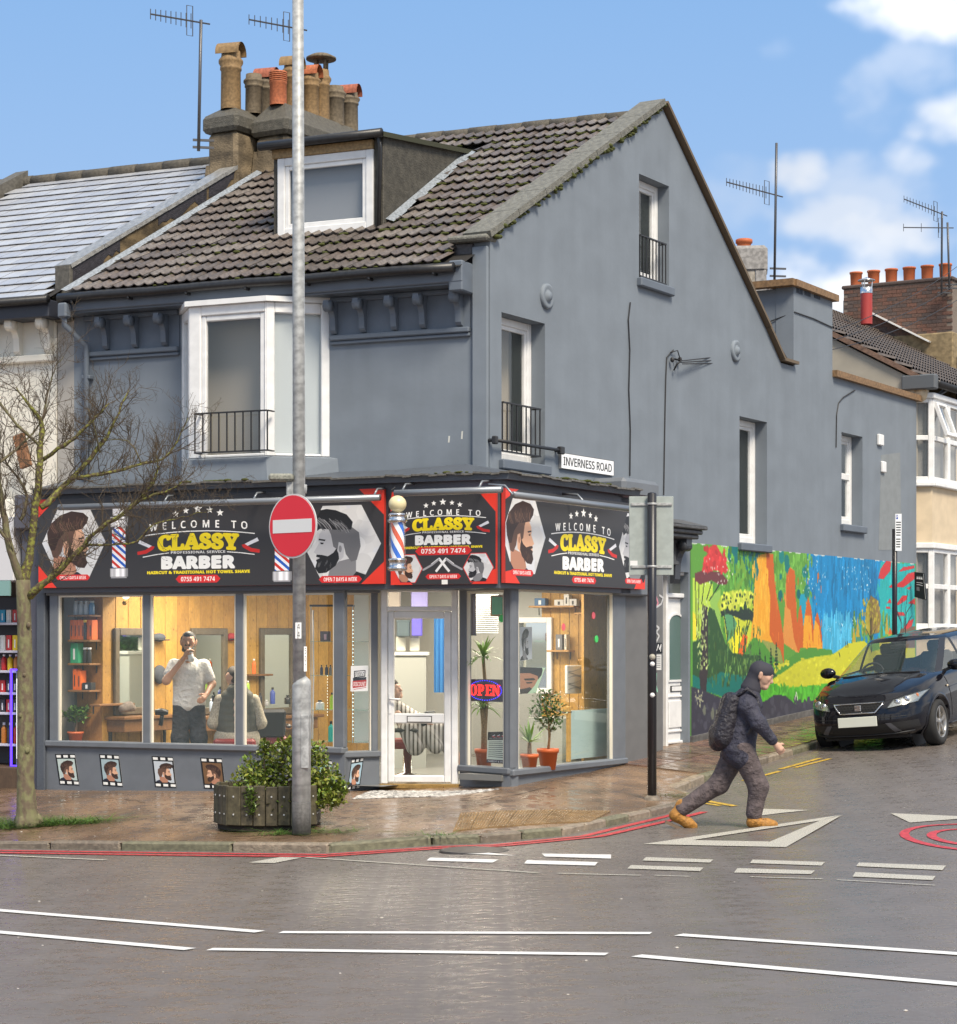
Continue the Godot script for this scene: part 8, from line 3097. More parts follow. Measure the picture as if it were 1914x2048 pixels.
	var yk:=thing("yucca","tall two headed yucca in a red pot beside the price board","plant","",Transform3D(Basis(),yb))
	part(yk,"pot",pot_shape(0.10,0.26),terra)
	b=MB.new()
	b.smooth()
	b.tube([v3(0,0.22,0),v3(0.0,0.5,0),v3(-0.02,0.72,0)],[0.035,0.03,0.026],8)
	b.tube([v3(0,0.35,0),v3(0.03,0.8,-0.03),v3(-0.01,1.30,-0.03)],[0.026,0.022,0.02],8)
	part(yk,"stem",b,stem)
	strap_leaves(yk,v3(-0.02,0.72,0),40,0.34,1.1,0.016,yl,rg)
	strap_leaves(yk,v3(-0.01,1.30,-0.03),42,0.36,0.8,0.016,yl,rg)
	var y2:=at(1059,1522,23.75)
	y2.y=0.17
	yk=thing("yucca","small yucca in a red pot at the left of the side window","plant","",Transform3D(Basis(),y2))
	part(yk,"pot",pot_shape(0.098,0.20),terra)
	b=MB.new()
	b.smooth()
	b.tube([v3(0,0.17,0),v3(0.0,0.33,0)],[0.026,0.022],8)
	part(yk,"stem",b,stem)
	strap_leaves(yk,v3(0,0.33,0),26,0.30,0.25,0.016,yl,rg)
	var y3:=at(1096,1520,24.0)
	y3.y=0.18
	var fi:=thing("ficus","bushy little leafed ficus in a red pot in the side window","plant","",Transform3D(Basis(),y3))
	part(fi,"pot",pot_shape(0.118,0.24),terra)
	b=MB.new()
	b.smooth()
	b.tube([v3(0,0.2,0),v3(0.02,0.4,0.0),v3(0.0,0.62,0.02)],[0.018,0.013,0.009],7)
	for i in 6:b.tube([v3(0.01,0.36+i*0.04,0),v3(0.16*sin(i*2.4),0.52+i*0.06,0.12*cos(i*2.4))],[0.008,0.004],5)
	part(fi,"stem",b,stem)
	leaf_cloud(fi,"leaves",v3(0.0,0.66,0),v3(0.22,0.27,0.18),520,0.055,mat("ficus leaf",Color(0.06,0.13,0.03),0.45,{"tint":true,"back":Color(0.12,0.2,0.04)}),rg,0.1)
	b=MB.new()
	b.at(SD)
	b.span(v3(-0.1,0.1,-0.35),v3(2.75,0.165,0.2),0.0)
	part(inner,"window_board",b,mats["grey shop floor"])
	var RR:=frame(P[3],P[4]-P[3])
	var s0:=on(RR,935,1402,-0.10)
	var s1:=on(RR,1007,1359,-0.10)
	var op:=thing("open_sign","lit red OPEN sign with a ring of blue lights in the door side window","lit sign")
	b=MB.new()
	b.at(off(RR,-0.10))
	b.span(v3(s0.x,s0.y,-0.02),v3(s1.x,s1.y,0.0),0.004)
	part(op,"sign_board",b,mat("sign board dark",Color(0.045,0.04,0.055),0.5))
	var cen:=v3((s0.x+s1.x)*0.5,(s0.y+s1.y)*0.5,0.004)
	var wid:float=s1.x-s0.x
	for i in 4:
		var tm:=text_mesh("OPEN"[i],"serif bold",48,0.02)
		var o:=part(op,"letter",tm,glow("red neon",Color(1.0,0.16,0.14),1.6))
		var lw:=wid*0.21
		o.transform=off(RR,-0.10)*Transform3D(Basis.from_scale(v3(0.36,0.36,0.4)),cen+v3((i-1.5)*lw,-0.0,0.006))
	var ring:=MB.new()
	ring.at(off(RR,-0.10))
	for i in 44:
		var an:=TAU*i/44
		ring.box(cen+v3(cos(an)*wid*0.46,sin(an)*0.11,0.004),v3(0.008,0.008,0.008))
	part(op,"light_ring",ring,glow("blue led",Color(0.22,0.2,1.0),1.8),"","stuff")
func chair(label:String,p:Vector3,turn:float,back:=true):
	p.y=0.012
	var c:=thing("barber_chair",label,"chair","barber chairs",Transform3D(Basis(UP,turn),p))
	var red:=mat("red leatherette",Color(0.22,0.02,0.02),0.4)
	var blk:=mat("black leatherette",Color(0.02,0.02,0.022),0.4)
	var b:=MB.new()
	b.smooth()
	b.lathe([Vector2(0,0),Vector2(0.27,0),Vector2(0.27,0.03),Vector2(0.06,0.06),Vector2(0.05,0.36),Vector2(0,0.36)],18)
	part(c,"pedestal",b,mats["chrome"])
	b=MB.new()
	b.box(v3(0,0.41,0),v3(0.50,0.11,0.48),0.03)
	part(c,"seat",b,red)
	if back:
		b=MB.new()
		b.box(v3(0,0.62,0.24),v3(0.44,0.36,0.09),0.03,Basis(v3(1,0,0),0.2))
		part(c,"backrest",b,blk)
	for s in ([-1.0,1.0] if back else []):
		b=MB.new()
		b.box(v3(s*0.28,0.58,0),v3(0.06,0.05,0.40),0.02)
		part(c,"armrest",b,blk)
		b=MB.new()
		b.bar(v3(s*0.28,0.56,-0.1),v3(s*0.26,0.38,-0.1),0.03,0.03)
		part(c,"arm_post",b,mats["chrome"])
	b=MB.new()
	b.box(v3(0,0.16,-0.42),v3(0.30,0.03,0.16),0.01)
	part(c,"footrest",b,mats["chrome"])
# -- neighbours, street furniture, tree
func aerial(label:String,foot:Vector3,top:Vector3,boom_at:float,tip:Vector3,rods:int,m:Material):
	var o:=thing("tv_aerial",label,"aerial","television aerials on the chimneys")
	var b:=MB.new()
	b.smooth()
	b.tube([foot,top],[0.022],8)
	part(o,"mast",b,m)
	var c:=foot.lerp(top,boom_at)
	var d:=(tip-c).normalized()
	b=MB.new()
	b.tube([c-d*0.15,tip],[0.012],5)
	part(o,"boom",b,m)
	b=MB.new()
	for i in rods:
		var p:=c.lerp(tip,0.2+0.8*i/(rods-1.0))
		var l:=0.10-0.035*i/rods
		b.tube([p-UP*l,p+UP*l],[0.006],4)
	part(o,"rods",b,m,"","stuff")
	b=MB.new()
	var e:=c+d*0.14
	for s in [-1.0,1.0]:b.tube([e,e+UP*0.2*s,e+UP*0.2*s+d*0.1,e+d*0.1],[0.007],4)
	part(o,"reflector",b,m)
	for k in [0.06,0.17]:
		b=MB.new()
		var q:=foot.lerp(top,k*0.5)
		b.bar(q-v3(0.08,0,0),q+v3(0.2,0,-0.05),0.03,0.03)
		part(o,"clamp",b,m)
func build_left_house():
	var h:=thing("neighbour_house","cream terrace house with a wet slate roof at the left edge","building")
	var cream:=mat("cream masonry paint",Color(0.80,0.76,0.66),0.75,{"tex":"soft","sc":0.6})
	var b:=MB.new()
	b.at(FR)
	wall(b,V2([-12,2.4,-5.82,2.4,-5.82,5.9,-12,5.9]),[Rect2(-9.2,3.6,1.6,1.6)],0.25)
	part(h,"wall",b,cream)
	window(h,FR,Rect2(-9.2,3.6,1.6,1.6),-0.1,[0.5],0.08)
	b=MB.new()
	b.at(FR)
	b.span(v3(-12,5.08,0.0),v3(-5.83,5.17,0.08),0.015)
	b.span(v3(-12,3.15,0.0),v3(-5.83,3.40,0.10),0.02)
	part(h,"string_course",b,cream)
	for u in [-5.9,-6.36,-6.85,-7.4]:
		part(h,"corbel",corbel(0.42,0.26,0.09),cream).transform=FR*Transform3D(Basis(),v3(u,5.6,0.0))
	b=MB.new()
	b.at(FR)
	b.span(v3(-12,5.58,0.0),v3(-5.70,5.79,0.33),0.01)
	part(h,"fascia",b,mat("navy fascia",Color(0.03,0.035,0.05),0.5))
	b=MB.new()
	b.at(FR)
	b.smooth()
	b.tube([v3(-12,5.80,0.40),v3(-5.66,5.78,0.40)],[0.056],8)
	part(h,"gutter",b,mats["black gutter"])
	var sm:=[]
	for i in 3:sm.append(mat("wet slate %d"%i,[Color(0.42,0.43,0.455),Color(0.46,0.47,0.49),Color(0.38,0.39,0.42)][i],0.3,{"tex":"soft","sc":1.3,"spec":0.7}))  # pale tone paints the wet sky glare onto slates that are dark
	b=MB.new()
	b.at(FR)
	b.quad(roof_pt(-12,0.0,-0.02),roof_pt(-5.7,0.0,-0.02),roof_pt(-5.7,1.0,-0.02),roof_pt(-12,1.0,-0.02))
	b.quad_out(roof_pt(-12,1.0,-0.02),roof_pt(-5.7,1.0,-0.02),v3(-4.9,5.75,-8.6),v3(-11,5.75,-8.6),v3(0,1,-1))
	part(h,"roof_deck",b,mats["roof underlay"])
	var rows:=19
	var l:=Vector2(EAVE.x-RIDGE.x,RIDGE.y-EAVE.y).length()/rows
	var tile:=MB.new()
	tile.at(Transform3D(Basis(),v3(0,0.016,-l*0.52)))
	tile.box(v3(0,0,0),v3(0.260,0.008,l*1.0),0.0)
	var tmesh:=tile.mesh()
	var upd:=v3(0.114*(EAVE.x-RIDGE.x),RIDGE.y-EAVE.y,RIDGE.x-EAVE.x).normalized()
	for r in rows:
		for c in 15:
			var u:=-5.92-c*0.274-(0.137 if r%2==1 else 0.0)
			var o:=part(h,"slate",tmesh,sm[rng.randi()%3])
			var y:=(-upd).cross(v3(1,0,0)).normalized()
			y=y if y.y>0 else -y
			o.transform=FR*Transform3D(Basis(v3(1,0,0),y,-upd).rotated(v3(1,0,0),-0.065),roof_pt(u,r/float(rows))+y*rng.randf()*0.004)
	for i in 12:
		b=MB.new()
		b.smooth()
		b.at(FR)
		b.tube([roof_pt(-5.75-i*0.46,1.0),roof_pt(-5.75-i*0.46-0.45,1.0)],[0.10+0.005*(i%2)],10)
		part(h,"ridge_tile",b,mats["ridge tile"])
	b=MB.new()
	b.at(frame(FR*v3(-9.95,0,0),SD.basis.x))
	b.prism(V2([-0.05,5.5,4.4,7.9,4.4,8.65,-0.05,6.2]),-0.25,0.0)
	part(h,"party_parapet",b,mat("grey parapet end",Color.WHITE))
	b=MB.new()
	b.at(FR)
	b.span(v3(-12,2.38,-0.2),v3(-6.15,3.16,0.42),0.01)
	part(h,"shop_fascia",b,mat("white shop fascia",Color(0.6,0.6,0.62),0.5))
	for q in [[-6.98,-6.42,2.9,3.14,Color(0.03,0.06,0.5)],[-6.98,-6.42,2.42,2.6,Color(0.6,0.03,0.04)],[-6.98,-6.2,2.2,2.38,Color(0.2,0.35,0.33)]]:
		b=MB.new()
		b.at(FR)
		b.span(v3(q[0],q[2],0.40),v3(q[1],q[3],0.428))
		part(h,"fascia_panel",b,mat("fascia panel %.2f"%q[4].b,q[4],0.4))
	b=MB.new()
	b.at(FR)
	b.span(v3(-6.08,-0.6,-0.2),v3(-5.83,3.1,0.36),0.015)
	b.span(v3(-6.12,3.0,0.0),v3(-5.70,3.42,0.46),0.02)
	part(h,"pilaster",b,mat("dark grey pilaster",Color(0.10,0.10,0.125),0.5,{"tex":"soft","sc":1.0}))
	b=MB.new()
	b.at(FR)
	b.smooth()
	b.tube([v3(-5.72,3.3,0.30),v3(-5.72,-0.3,0.30)],[0.055],10)
	part(h,"downpipe",b,mat("navy pipe",Color(0.02,0.025,0.04),0.4))
	b=MB.new()
	b.at(FR)
	b.span(v3(-12,-0.6,-0.7),v3(-6.0,2.4,-0.62))
	b.span(v3(-12,-0.6,-0.6),v3(-6.1,0.10,0.30),0.01)
	part(h,"stall_riser",b,mat("brown boards",Color(0.12,0.075,0.045),0.6,{"tex":"wood","sc":1.0}))
	var fz:=0.0
	var cols:=[Color(0.65,0.08,0.2),Color(0.02,0.3,0.5),Color(0.7,0.5,0.02),Color(0.5,0.02,0.35),Color(0.66,0.64,0.6),Color(0.45,0.16,0.02),Color(0.04,0.04,0.05),Color(0.5,0.03,0.03)]
	var unit:=thing("display_fridge","shop shelves of bright packs and bottles behind the tree trunk","shelf unit")
	var T:=off(FR,fz)
	b=MB.new()
	b.at(T)
	b.span(v3(-7.6,0.1,-0.5),v3(-6.12,2.2,-0.46))
	part(unit,"back_panel",b,mat("fridge back",Color(0.05,0.05,0.06),0.5))
	var ys:=[]
	for y in [1245,1301,1341,1385,1425,1488]:ys.append(on(T,25,y).y)
	for y in ys:
		b=MB.new()
		b.at(T)
		b.span(v3(-7.6,y-0.03,-0.45),v3(-6.14,y,0.0),0.004)
		part(unit,"shelf",b,mat("fridge shelf",Color(0.55,0.55,0.62),0.4))
	for r in 6:
		for c in 7:
			var x:=-6.22-c*0.095
			var hgt:float=[0.16,0.19,0.2,0.15,0.16,0.26][r]
			var col:Color=cols[(r*3+c*5)%8] if r<3 else cols[[6,7,6,5,6,4,6][(c+r)%7]]
			var lab:="%s %s on the %s shelf of the left shop, %s"%[["red","blue","yellow","magenta","white","amber","black","crimson"][cols.find(col)],"bottle" if r in [2,5] else "pack",["top","second","third","fourth","fifth","lowest"][r],["nearest the pilaster","second from the pilaster","third from the pilaster","fourth from the pilaster","fifth from the pilaster","sixth from the pilaster","seventh from the pilaster"][c]]
			var mm:=mat("goods %d"%cols.find(col),col,0.35)
			if r in [2,5]:bottle("shop_bottle",lab,T*v3(x,ys[r],-0.12),hgt,0.036,mm,mats["white cap"],"bottles on the left shop's shelves")
			else:carton("shop_pack",lab,T,v3(x,ys[r],-0.12),v3(0.075,hgt,0.07),mm,mats["white label"],"packs on the left shop's shelves")
	var led:=glow("violet led",Color(0.35,0.22,1.0),1.7)
	b=MB.new()
	b.at(off(FR,0.05))
	var a0:=on(off(FR,0.05),22,1533)
	var a1:=on(off(FR,0.05),62,1338)
	for q in [[a0.x,a0.y,a0.x+0.02,a1.y],[a0.x+0.02,a1.y-0.02,a1.x,a1.y],[a0.x+0.02,a0.y,a1.x,a0.y+0.02]]:b.span(v3(q[0],q[1],0.0),v3(q[2],q[3],0.02))
	part(unit,"violet_light_frame",b,led)
	b=MB.new()
	b.at(off(FR,0.05))
	b.span(v3(a0.x+0.07,a0.y+0.02,-0.02),v3(a1.x,a1.y-0.02,-0.01))
	part(unit,"door_pane",b,mat("grey fridge door",Color(0.25,0.3,0.3),0.2))
	b=MB.new()
	b.at(off(FR,0.05))
	b.span(v3(a0.x+0.10,a0.y+0.1,0.0),v3(a0.x+0.125,a1.y-0.12,0.02))
	part(unit,"lamp_tube",b,glow("tube white",Color(1,0.98,0.95),1.6))
	b=MB.new()
	b.at(FR)
	b.box(on(off(FR,0.25),45,902,0.0)+v3(0,0,0.25),v3(0.16,0.42,0.06),0.01,Basis(v3(0,0,1),0.28))
	single("timber_bracket",b,mat("terracotta board",Color(0.34,0.16,0.075),0.7,{"tex":"wood","sc":1.0}),"brown timber board hung on the cream wall behind the tree","board")
	var am:=mat("aerial metal",Color(0.10,0.10,0.105),0.4,{"metal":0.5})
	aerial("tall aerial clamped to the left chimney stack",at(397,302,28.2),at(402,40,28.2),0.98,at(301,28,27.6),9,am)
	aerial("aerial behind the lamp post over the chimney pots",at(596,200,29.5),at(596,45,29.5),0.92,at(498,39,29.0),8,am)
func build_right_houses():
	var h:=thing("terrace_house","cream bay fronted terrace house beyond the mural wall","building")
	var cream:=mat("warm cream render",Color(0.64,0.52,0.36),0.8,{"tex":"soft","sc":0.7})
	var beige:=mat("beige gable render",Color(0.42,0.38,0.31),0.85,{"tex":"soft","sc":0.5})
	var GP:=frame(SD*v3(14.38,0,0),SD.basis.z)
	var zr:=-4.3
	var ry:=func(z):return 6.28+0.545*(-0.167-z)
	var b:=MB.new()
	b.at(GP)
	b.prism(V2([-8.0,0,-0.05,0,-0.05,ry.call(-0.05)-0.12,zr,ry.call(zr)-0.1,-8.0,ry.call(zr)-2.0]),-0.2,0.0)
	part(h,"gable_wall",b,beige)
	b=MB.new()
	b.at(SD)
	b.span(v3(14.4,0.3,-0.5),v3(32,6.0,-0.2))
	part(h,"wall",b,cream)
	var rt:=mat("far roof tile",Color(0.115,0.092,0.078),0.45,{"tex":"blot","sc":1.5})
	var rt2:=mat("far slate",Color(0.20,0.21,0.225),0.3,{"tex":"blot","sc":1.2})
	b=MB.new()
	b.at(SD)
	var st:=MB.new()
	st.at(SD)
	st.smooth()
	for i in 15:
		var z0:=lerpf(0.22,zr,i/15.0)
		var z1:=lerpf(0.22,zr,(i+1.12)/15.0)
		var y0:float=ry.call(z0)+0.075
		var y1:float=ry.call(z1)
		for c in 26:
			var t0:=14.36+c*0.30
			for s in 6:
				var fa:=s/6.0
				var fb:=(s+1)/6.0
				var ha:=0.05*absf(sin(fa*TAU))
				var hb:=0.05*absf(sin(fb*TAU))
				st.quad(v3(t0+fa*0.3,y0+ha,z0),v3(t0+fb*0.3,y0+hb,z0),v3(t0+fb*0.3,y1+hb,z1),v3(t0+fa*0.3,y1+ha,z1))
				st.quad(v3(t0+fa*0.3,y0+ha-0.02,z0),v3(t0+fb*0.3,y0+hb-0.02,z0),v3(t0+fb*0.3,y0+hb,z0),v3(t0+fa*0.3,y0+ha,z0))
	part(h,"roof_tiles",st,rt,"brown ridged tiles of the cream house","stuff")
	b=MB.new()
	b.at(SD)
	b.quad_out(v3(14.36,ry.call(zr),zr),v3(34,ry.call(zr),zr),v3(34,5.5,-9),v3(14.36,5.5,-9),v3(0,1,-1))
	b.quad_out(v3(14.36,ry.call(0.2)-0.05,0.2),v3(22,ry.call(0.2)-0.05,0.2),v3(22,ry.call(zr)-0.05,zr),v3(14.36,ry.call(zr)-0.05,zr),UP)
	part(h,"roof_deck",b,mats["roof underlay"])
	b=MB.new()
	b.at(GP)
	b.bar(v3(0.25,ry.call(0.25)-0.03,0.02),v3(zr,ry.call(zr)-0.03,0.02),0.10,0.08)
	part(h,"verge",b,mat("terracotta verge",Color(0.23,0.14,0.10),0.8,{"tex":"blot","sc":2.0}))
	b=MB.new()
	b.at(frame(SD*v3(22.2,0,0),SD.basis.z))
	b.prism(V2([zr,ry.call(zr)-0.6,0.3,ry.call(0.3)-0.6,0.3,ry.call(0.3)+0.30,zr,ry.call(zr)+0.35]),-0.35,0.0)
	part(h,"party_parapet",b,mat("purple brown parapet",Color(0.10,0.075,0.07),0.7,{"tex":"blot","sc":1.0}))
	b=MB.new()
	b.at(SD)
	b.quad_out(v3(22.5,ry.call(0.3)+0.1,0.3),v3(34,ry.call(0.3)+0.5,0.3),v3(34,ry.call(zr)+0.5,zr),v3(22.5,ry.call(zr)+0.1,zr),UP)
	part(h,"slate_slope",b,rt2)
	b=MB.new()
	b.at(SD)
	for i in 12:
		var z0:=lerpf(0.3,zr,i/12.0)
		b.span(v3(22.5,ry.call(z0)+0.12,z0-0.03),v3(33,ry.call(z0)+0.16,z0+0.02))
	part(h,"slate_courses",b,rt2,"","stuff")
	b=MB.new()
	b.at(SD)
	b.bar(v3(22.05,ry.call(-3.6)+0.39,-3.6),v3(22.05,ry.call(-2.3)+0.38,-2.3),0.42,0.03,UP)
	part(h,"white_flashing",b,mat("white flashing",Color(0.72,0.71,0.68),0.5))
	b=MB.new()
	b.at(SD)
	b.smooth()
	b.tube([v3(14.5,6.02,0.32),v3(32,6.02,0.32)],[0.07],8)
	b.tube([v3(15.1,6.0,0.30),v3(14.8,5.75,0.05),v3(14.75,5.6,-0.12)],[0.04],8)
	part(h,"gutter",b,mats["black gutter"])
	b=MB.new()
	b.at(SD)
	b.span(v3(14.30,5.92,-0.25),v3(14.5,6.17,0.34),0.02)
	part(h,"eaves_end",b,mat("slate grey eaves box",Color(0.10,0.11,0.12),0.6))
	b=MB.new()
	b.at(SD)
	b.span(v3(14.40,5.72,-0.22),v3(32,5.92,0.10),0.04)
	part(h,"cornice",b,cream)
	part(h,"console",corbel(0.5,0.35,0.16),cream).transform=SD*Transform3D(Basis(),v3(14.48,5.92,-0.2))
	for q in [[4.36,5.78,0],[1.85,3.22,1]]:
		var pts:=[v3(14.37,0,-0.22),v3(14.58,0,0.2),v3(16.3,0,0.2),v3(16.75,0,-0.22)]
		for k in 3:
			var T:=frame(SD*pts[k],SD*pts[k+1]-SD*pts[k])
			var len:float=(pts[k+1]-pts[k]).length()
			var n:=1 if k!=1 else 2
			for j in n:
				var w:=window(h,T,Rect2(len*j/n,q[0],len/n,q[1]-q[0]),0.02,[0.53],0.07,"bay_window_light",false)
			b=MB.new()
			b.at(T)
			b.span(v3(-0.03,q[0]-0.08,-0.05),v3(len+0.03,q[0],0.09),0.015)
			b.span(v3(-0.03,q[1],-0.05),v3(len+0.03,q[1]+0.10,0.06),0.015)
			part(h,"bay_sill",b,UPVC)
			b=MB.new()
			b.at(T)
			b.span(v3(0.0,(q[1]+0.102) if q[2]==1 else 0.4,-0.04),v3(len,(4.36-0.082) if q[2]==1 else 1.77,0.0))
			part(h,"bay_wall",b,cream)
			b=MB.new()
			b.at(T)
			b.quad(v3(0.02,q[0],-0.14),v3(len-0.02,q[0],-0.14),v3(len-0.02,q[1],-0.14),v3(0.02,q[1],-0.14))
			part(h,"net_curtain",b,mat("grey curtain",Color(0.30,0.29,0.27),0.9,{"tex":"soft","sc":2.0}))
	var OT:=frame(SD*v3(14.62,0,0.22),SD.basis.x)
	OT=OT*Transform3D(Basis(v3(1,0,0),-0.35),v3(0,5.72,0))
	window(h,OT,Rect2(0.02,-0.62,0.52,0.62),0.04,[],0.055,"open_top_light",false)
	var red:=mat("terracotta pot",Color.WHITE)
	var bright:=mat("orange clay pot",Color(0.50,0.13,0.045),0.7,{"tex":"soft","sc":2.0})
	var c1:=thing("chimney","brown brick chimney with six orange pots over the far roofs","chimney","chimneys beyond the corner house")
	var G2:=frame(SD*v3(22,0,0),SD.basis.z)
	b=MB.new()
	b.at(G2)
	b.span(v3(-4.22,6.5,-0.62),v3(-1.87,9.10,-0.02))
	part(c1,"stack",b,mat("dark mortar",Color(0.20,0.16,0.13),0.9))
	var bm:=[]
	for i in 3:bm.append(mat("sooty brick %d"%i,[Color(0.16,0.095,0.072),Color(0.20,0.10,0.07),Color(0.125,0.09,0.078)][i],0.85,{"tex":"blot","sc":3.0}))
	b=MB.new()
	b.box(Vector3.ZERO,v3(0.208,0.069,0.05))
	var brick:=b.mesh()
	for r in 14:
		for c in 11:
			var x:=-4.22+(c+0.5)*0.2145+(0.1 if r%2==1 and c<10 else 0.0)
			if c==10 and r%2==1:continue
			part(c1,"brick",brick,bm[rng.randi()%3]).transform=G2*Transform3D(Basis(),v3(x,9.02-r*0.0765,-0.03))
	b=MB.new()
	b.at(G2)
	b.span(v3(-3.2,6.4,-0.66),v3(-1.83,8.02,0.02),0.03)
	part(c1,"rendered_base",b,mat("ochre chimney render",Color(0.32,0.24,0.13),0.85,{"tex":"blot","sc":1.0}))
	b=MB.new()
	b.at(G2)
	b.span(v3(-4.26,9.08,-0.66),v3(-1.83,9.16,0.02),0.02)
	part(c1,"cap",b,bm[2])
	for i in 6:
		b=MB.new()
		b.smooth()
		b.at(G2*Transform3D(Basis(),v3(-4.05+i*0.39,9.14,-0.3)))
		b.lathe([Vector2(0.115,0),Vector2(0.125,0.29),Vector2(0.14,0.30),Vector2(0.14,0.335),Vector2(0.105,0.335),Vector2(0.10,0.1)],14)
		part(c1,"chimney_pot",b,bright)
	var c2:=thing("chimney","pale rendered chimney with two orange pots behind the gable slope","chimney","chimneys beyond the corner house")
	var K:=frame(at(1453,1280,36.0)-v3(0,EYE,0),v3(1,0,0.12))
	b=MB.new()
	b.at(K)
	b.span(v3(-0.5,5.0,-0.6),v3(0.50,8.15,0.0),0.03)
	part(c2,"stack",b,mat("pale chimney render",Color(0.42,0.38,0.32),0.85,{"tex":"blot","sc":1.0}))
	b=MB.new()
	b.at(K)
	b.span(v3(-0.52,7.95,-0.62),v3(0.70,8.42,0.03),0.06)
	b.span(v3(0.48,5.0,-0.58),v3(0.68,8.0,0.01),0.02)
	part(c2,"cap",b,mat("grey lead cap",Color(0.36,0.345,0.33),0.6,{"tex":"blot","sc":1.4}))
	for x in [-0.03,0.30]:
		b=MB.new()
		b.smooth()
		b.at(K*Transform3D(Basis(),v3(x,8.41,-0.25)))
		b.lathe([Vector2(0.12,0),Vector2(0.12,0.08),Vector2(0.145,0.09),Vector2(0.145,0.15),Vector2(0.125,0.16),Vector2(0.12,0.1)],14)
		part(c2,"chimney_pot",b,bright)
	var fl:=thing("flue","red metal flue with a conical cowl on the far roof","flue","",Transform3D(Basis(),at(1733,628,41.0)))
	for q in [["pipe",[Vector2(0.115,-0.2),Vector2(0.115,0.46)],mat("red flue",Color(0.36,0.04,0.035),0.5)],["collar",[Vector2(0.12,0.40),Vector2(0.12,0.52),Vector2(0.0,0.53)],mats["chrome"]],["cowl",[Vector2(0.0,0.72),Vector2(0.17,0.66),Vector2(0.17,0.645),Vector2(0,0.65)],mats["chrome"]]]:
		b=MB.new()
		b.smooth()
		b.lathe(q[1],14)
		part(fl,q[0],b,q[2])
	b=MB.new()
	for k in 3:b.bar(v3(0.10*cos(k*2.1),0.5,0.10*sin(k*2.1)),v3(0.12*cos(k*2.1),0.67,0.12*sin(k*2.1)),0.015,0.015)
	part(fl,"cowl_legs",b,mats["chrome"])
	var am:=mat("aerial metal",Color.WHITE)
	aerial("very tall aerial beside the pale chimney",at(1549,560,35.9),at(1553,286,35.9),0.62,at(1453,364,35.4),13,am)
	aerial("aerial with a short boom above the six orange pots",at(1883,590,43.2),at(1884,423,43.2),0.97,at(1808,398,42.6),11,am)
	aerial("plain mast with a long bar beside the six orange pots",at(1899,580,43.0),at(1895,445,43.0),0.92,at(1807,455,42.5),3,am)
func cyl(a:Vector3,e:Vector3,r:float,sides:=16)->MB:
	var b:=MB.new()
	b.smooth()
	b.tube([a,e],[r],sides)
	return b
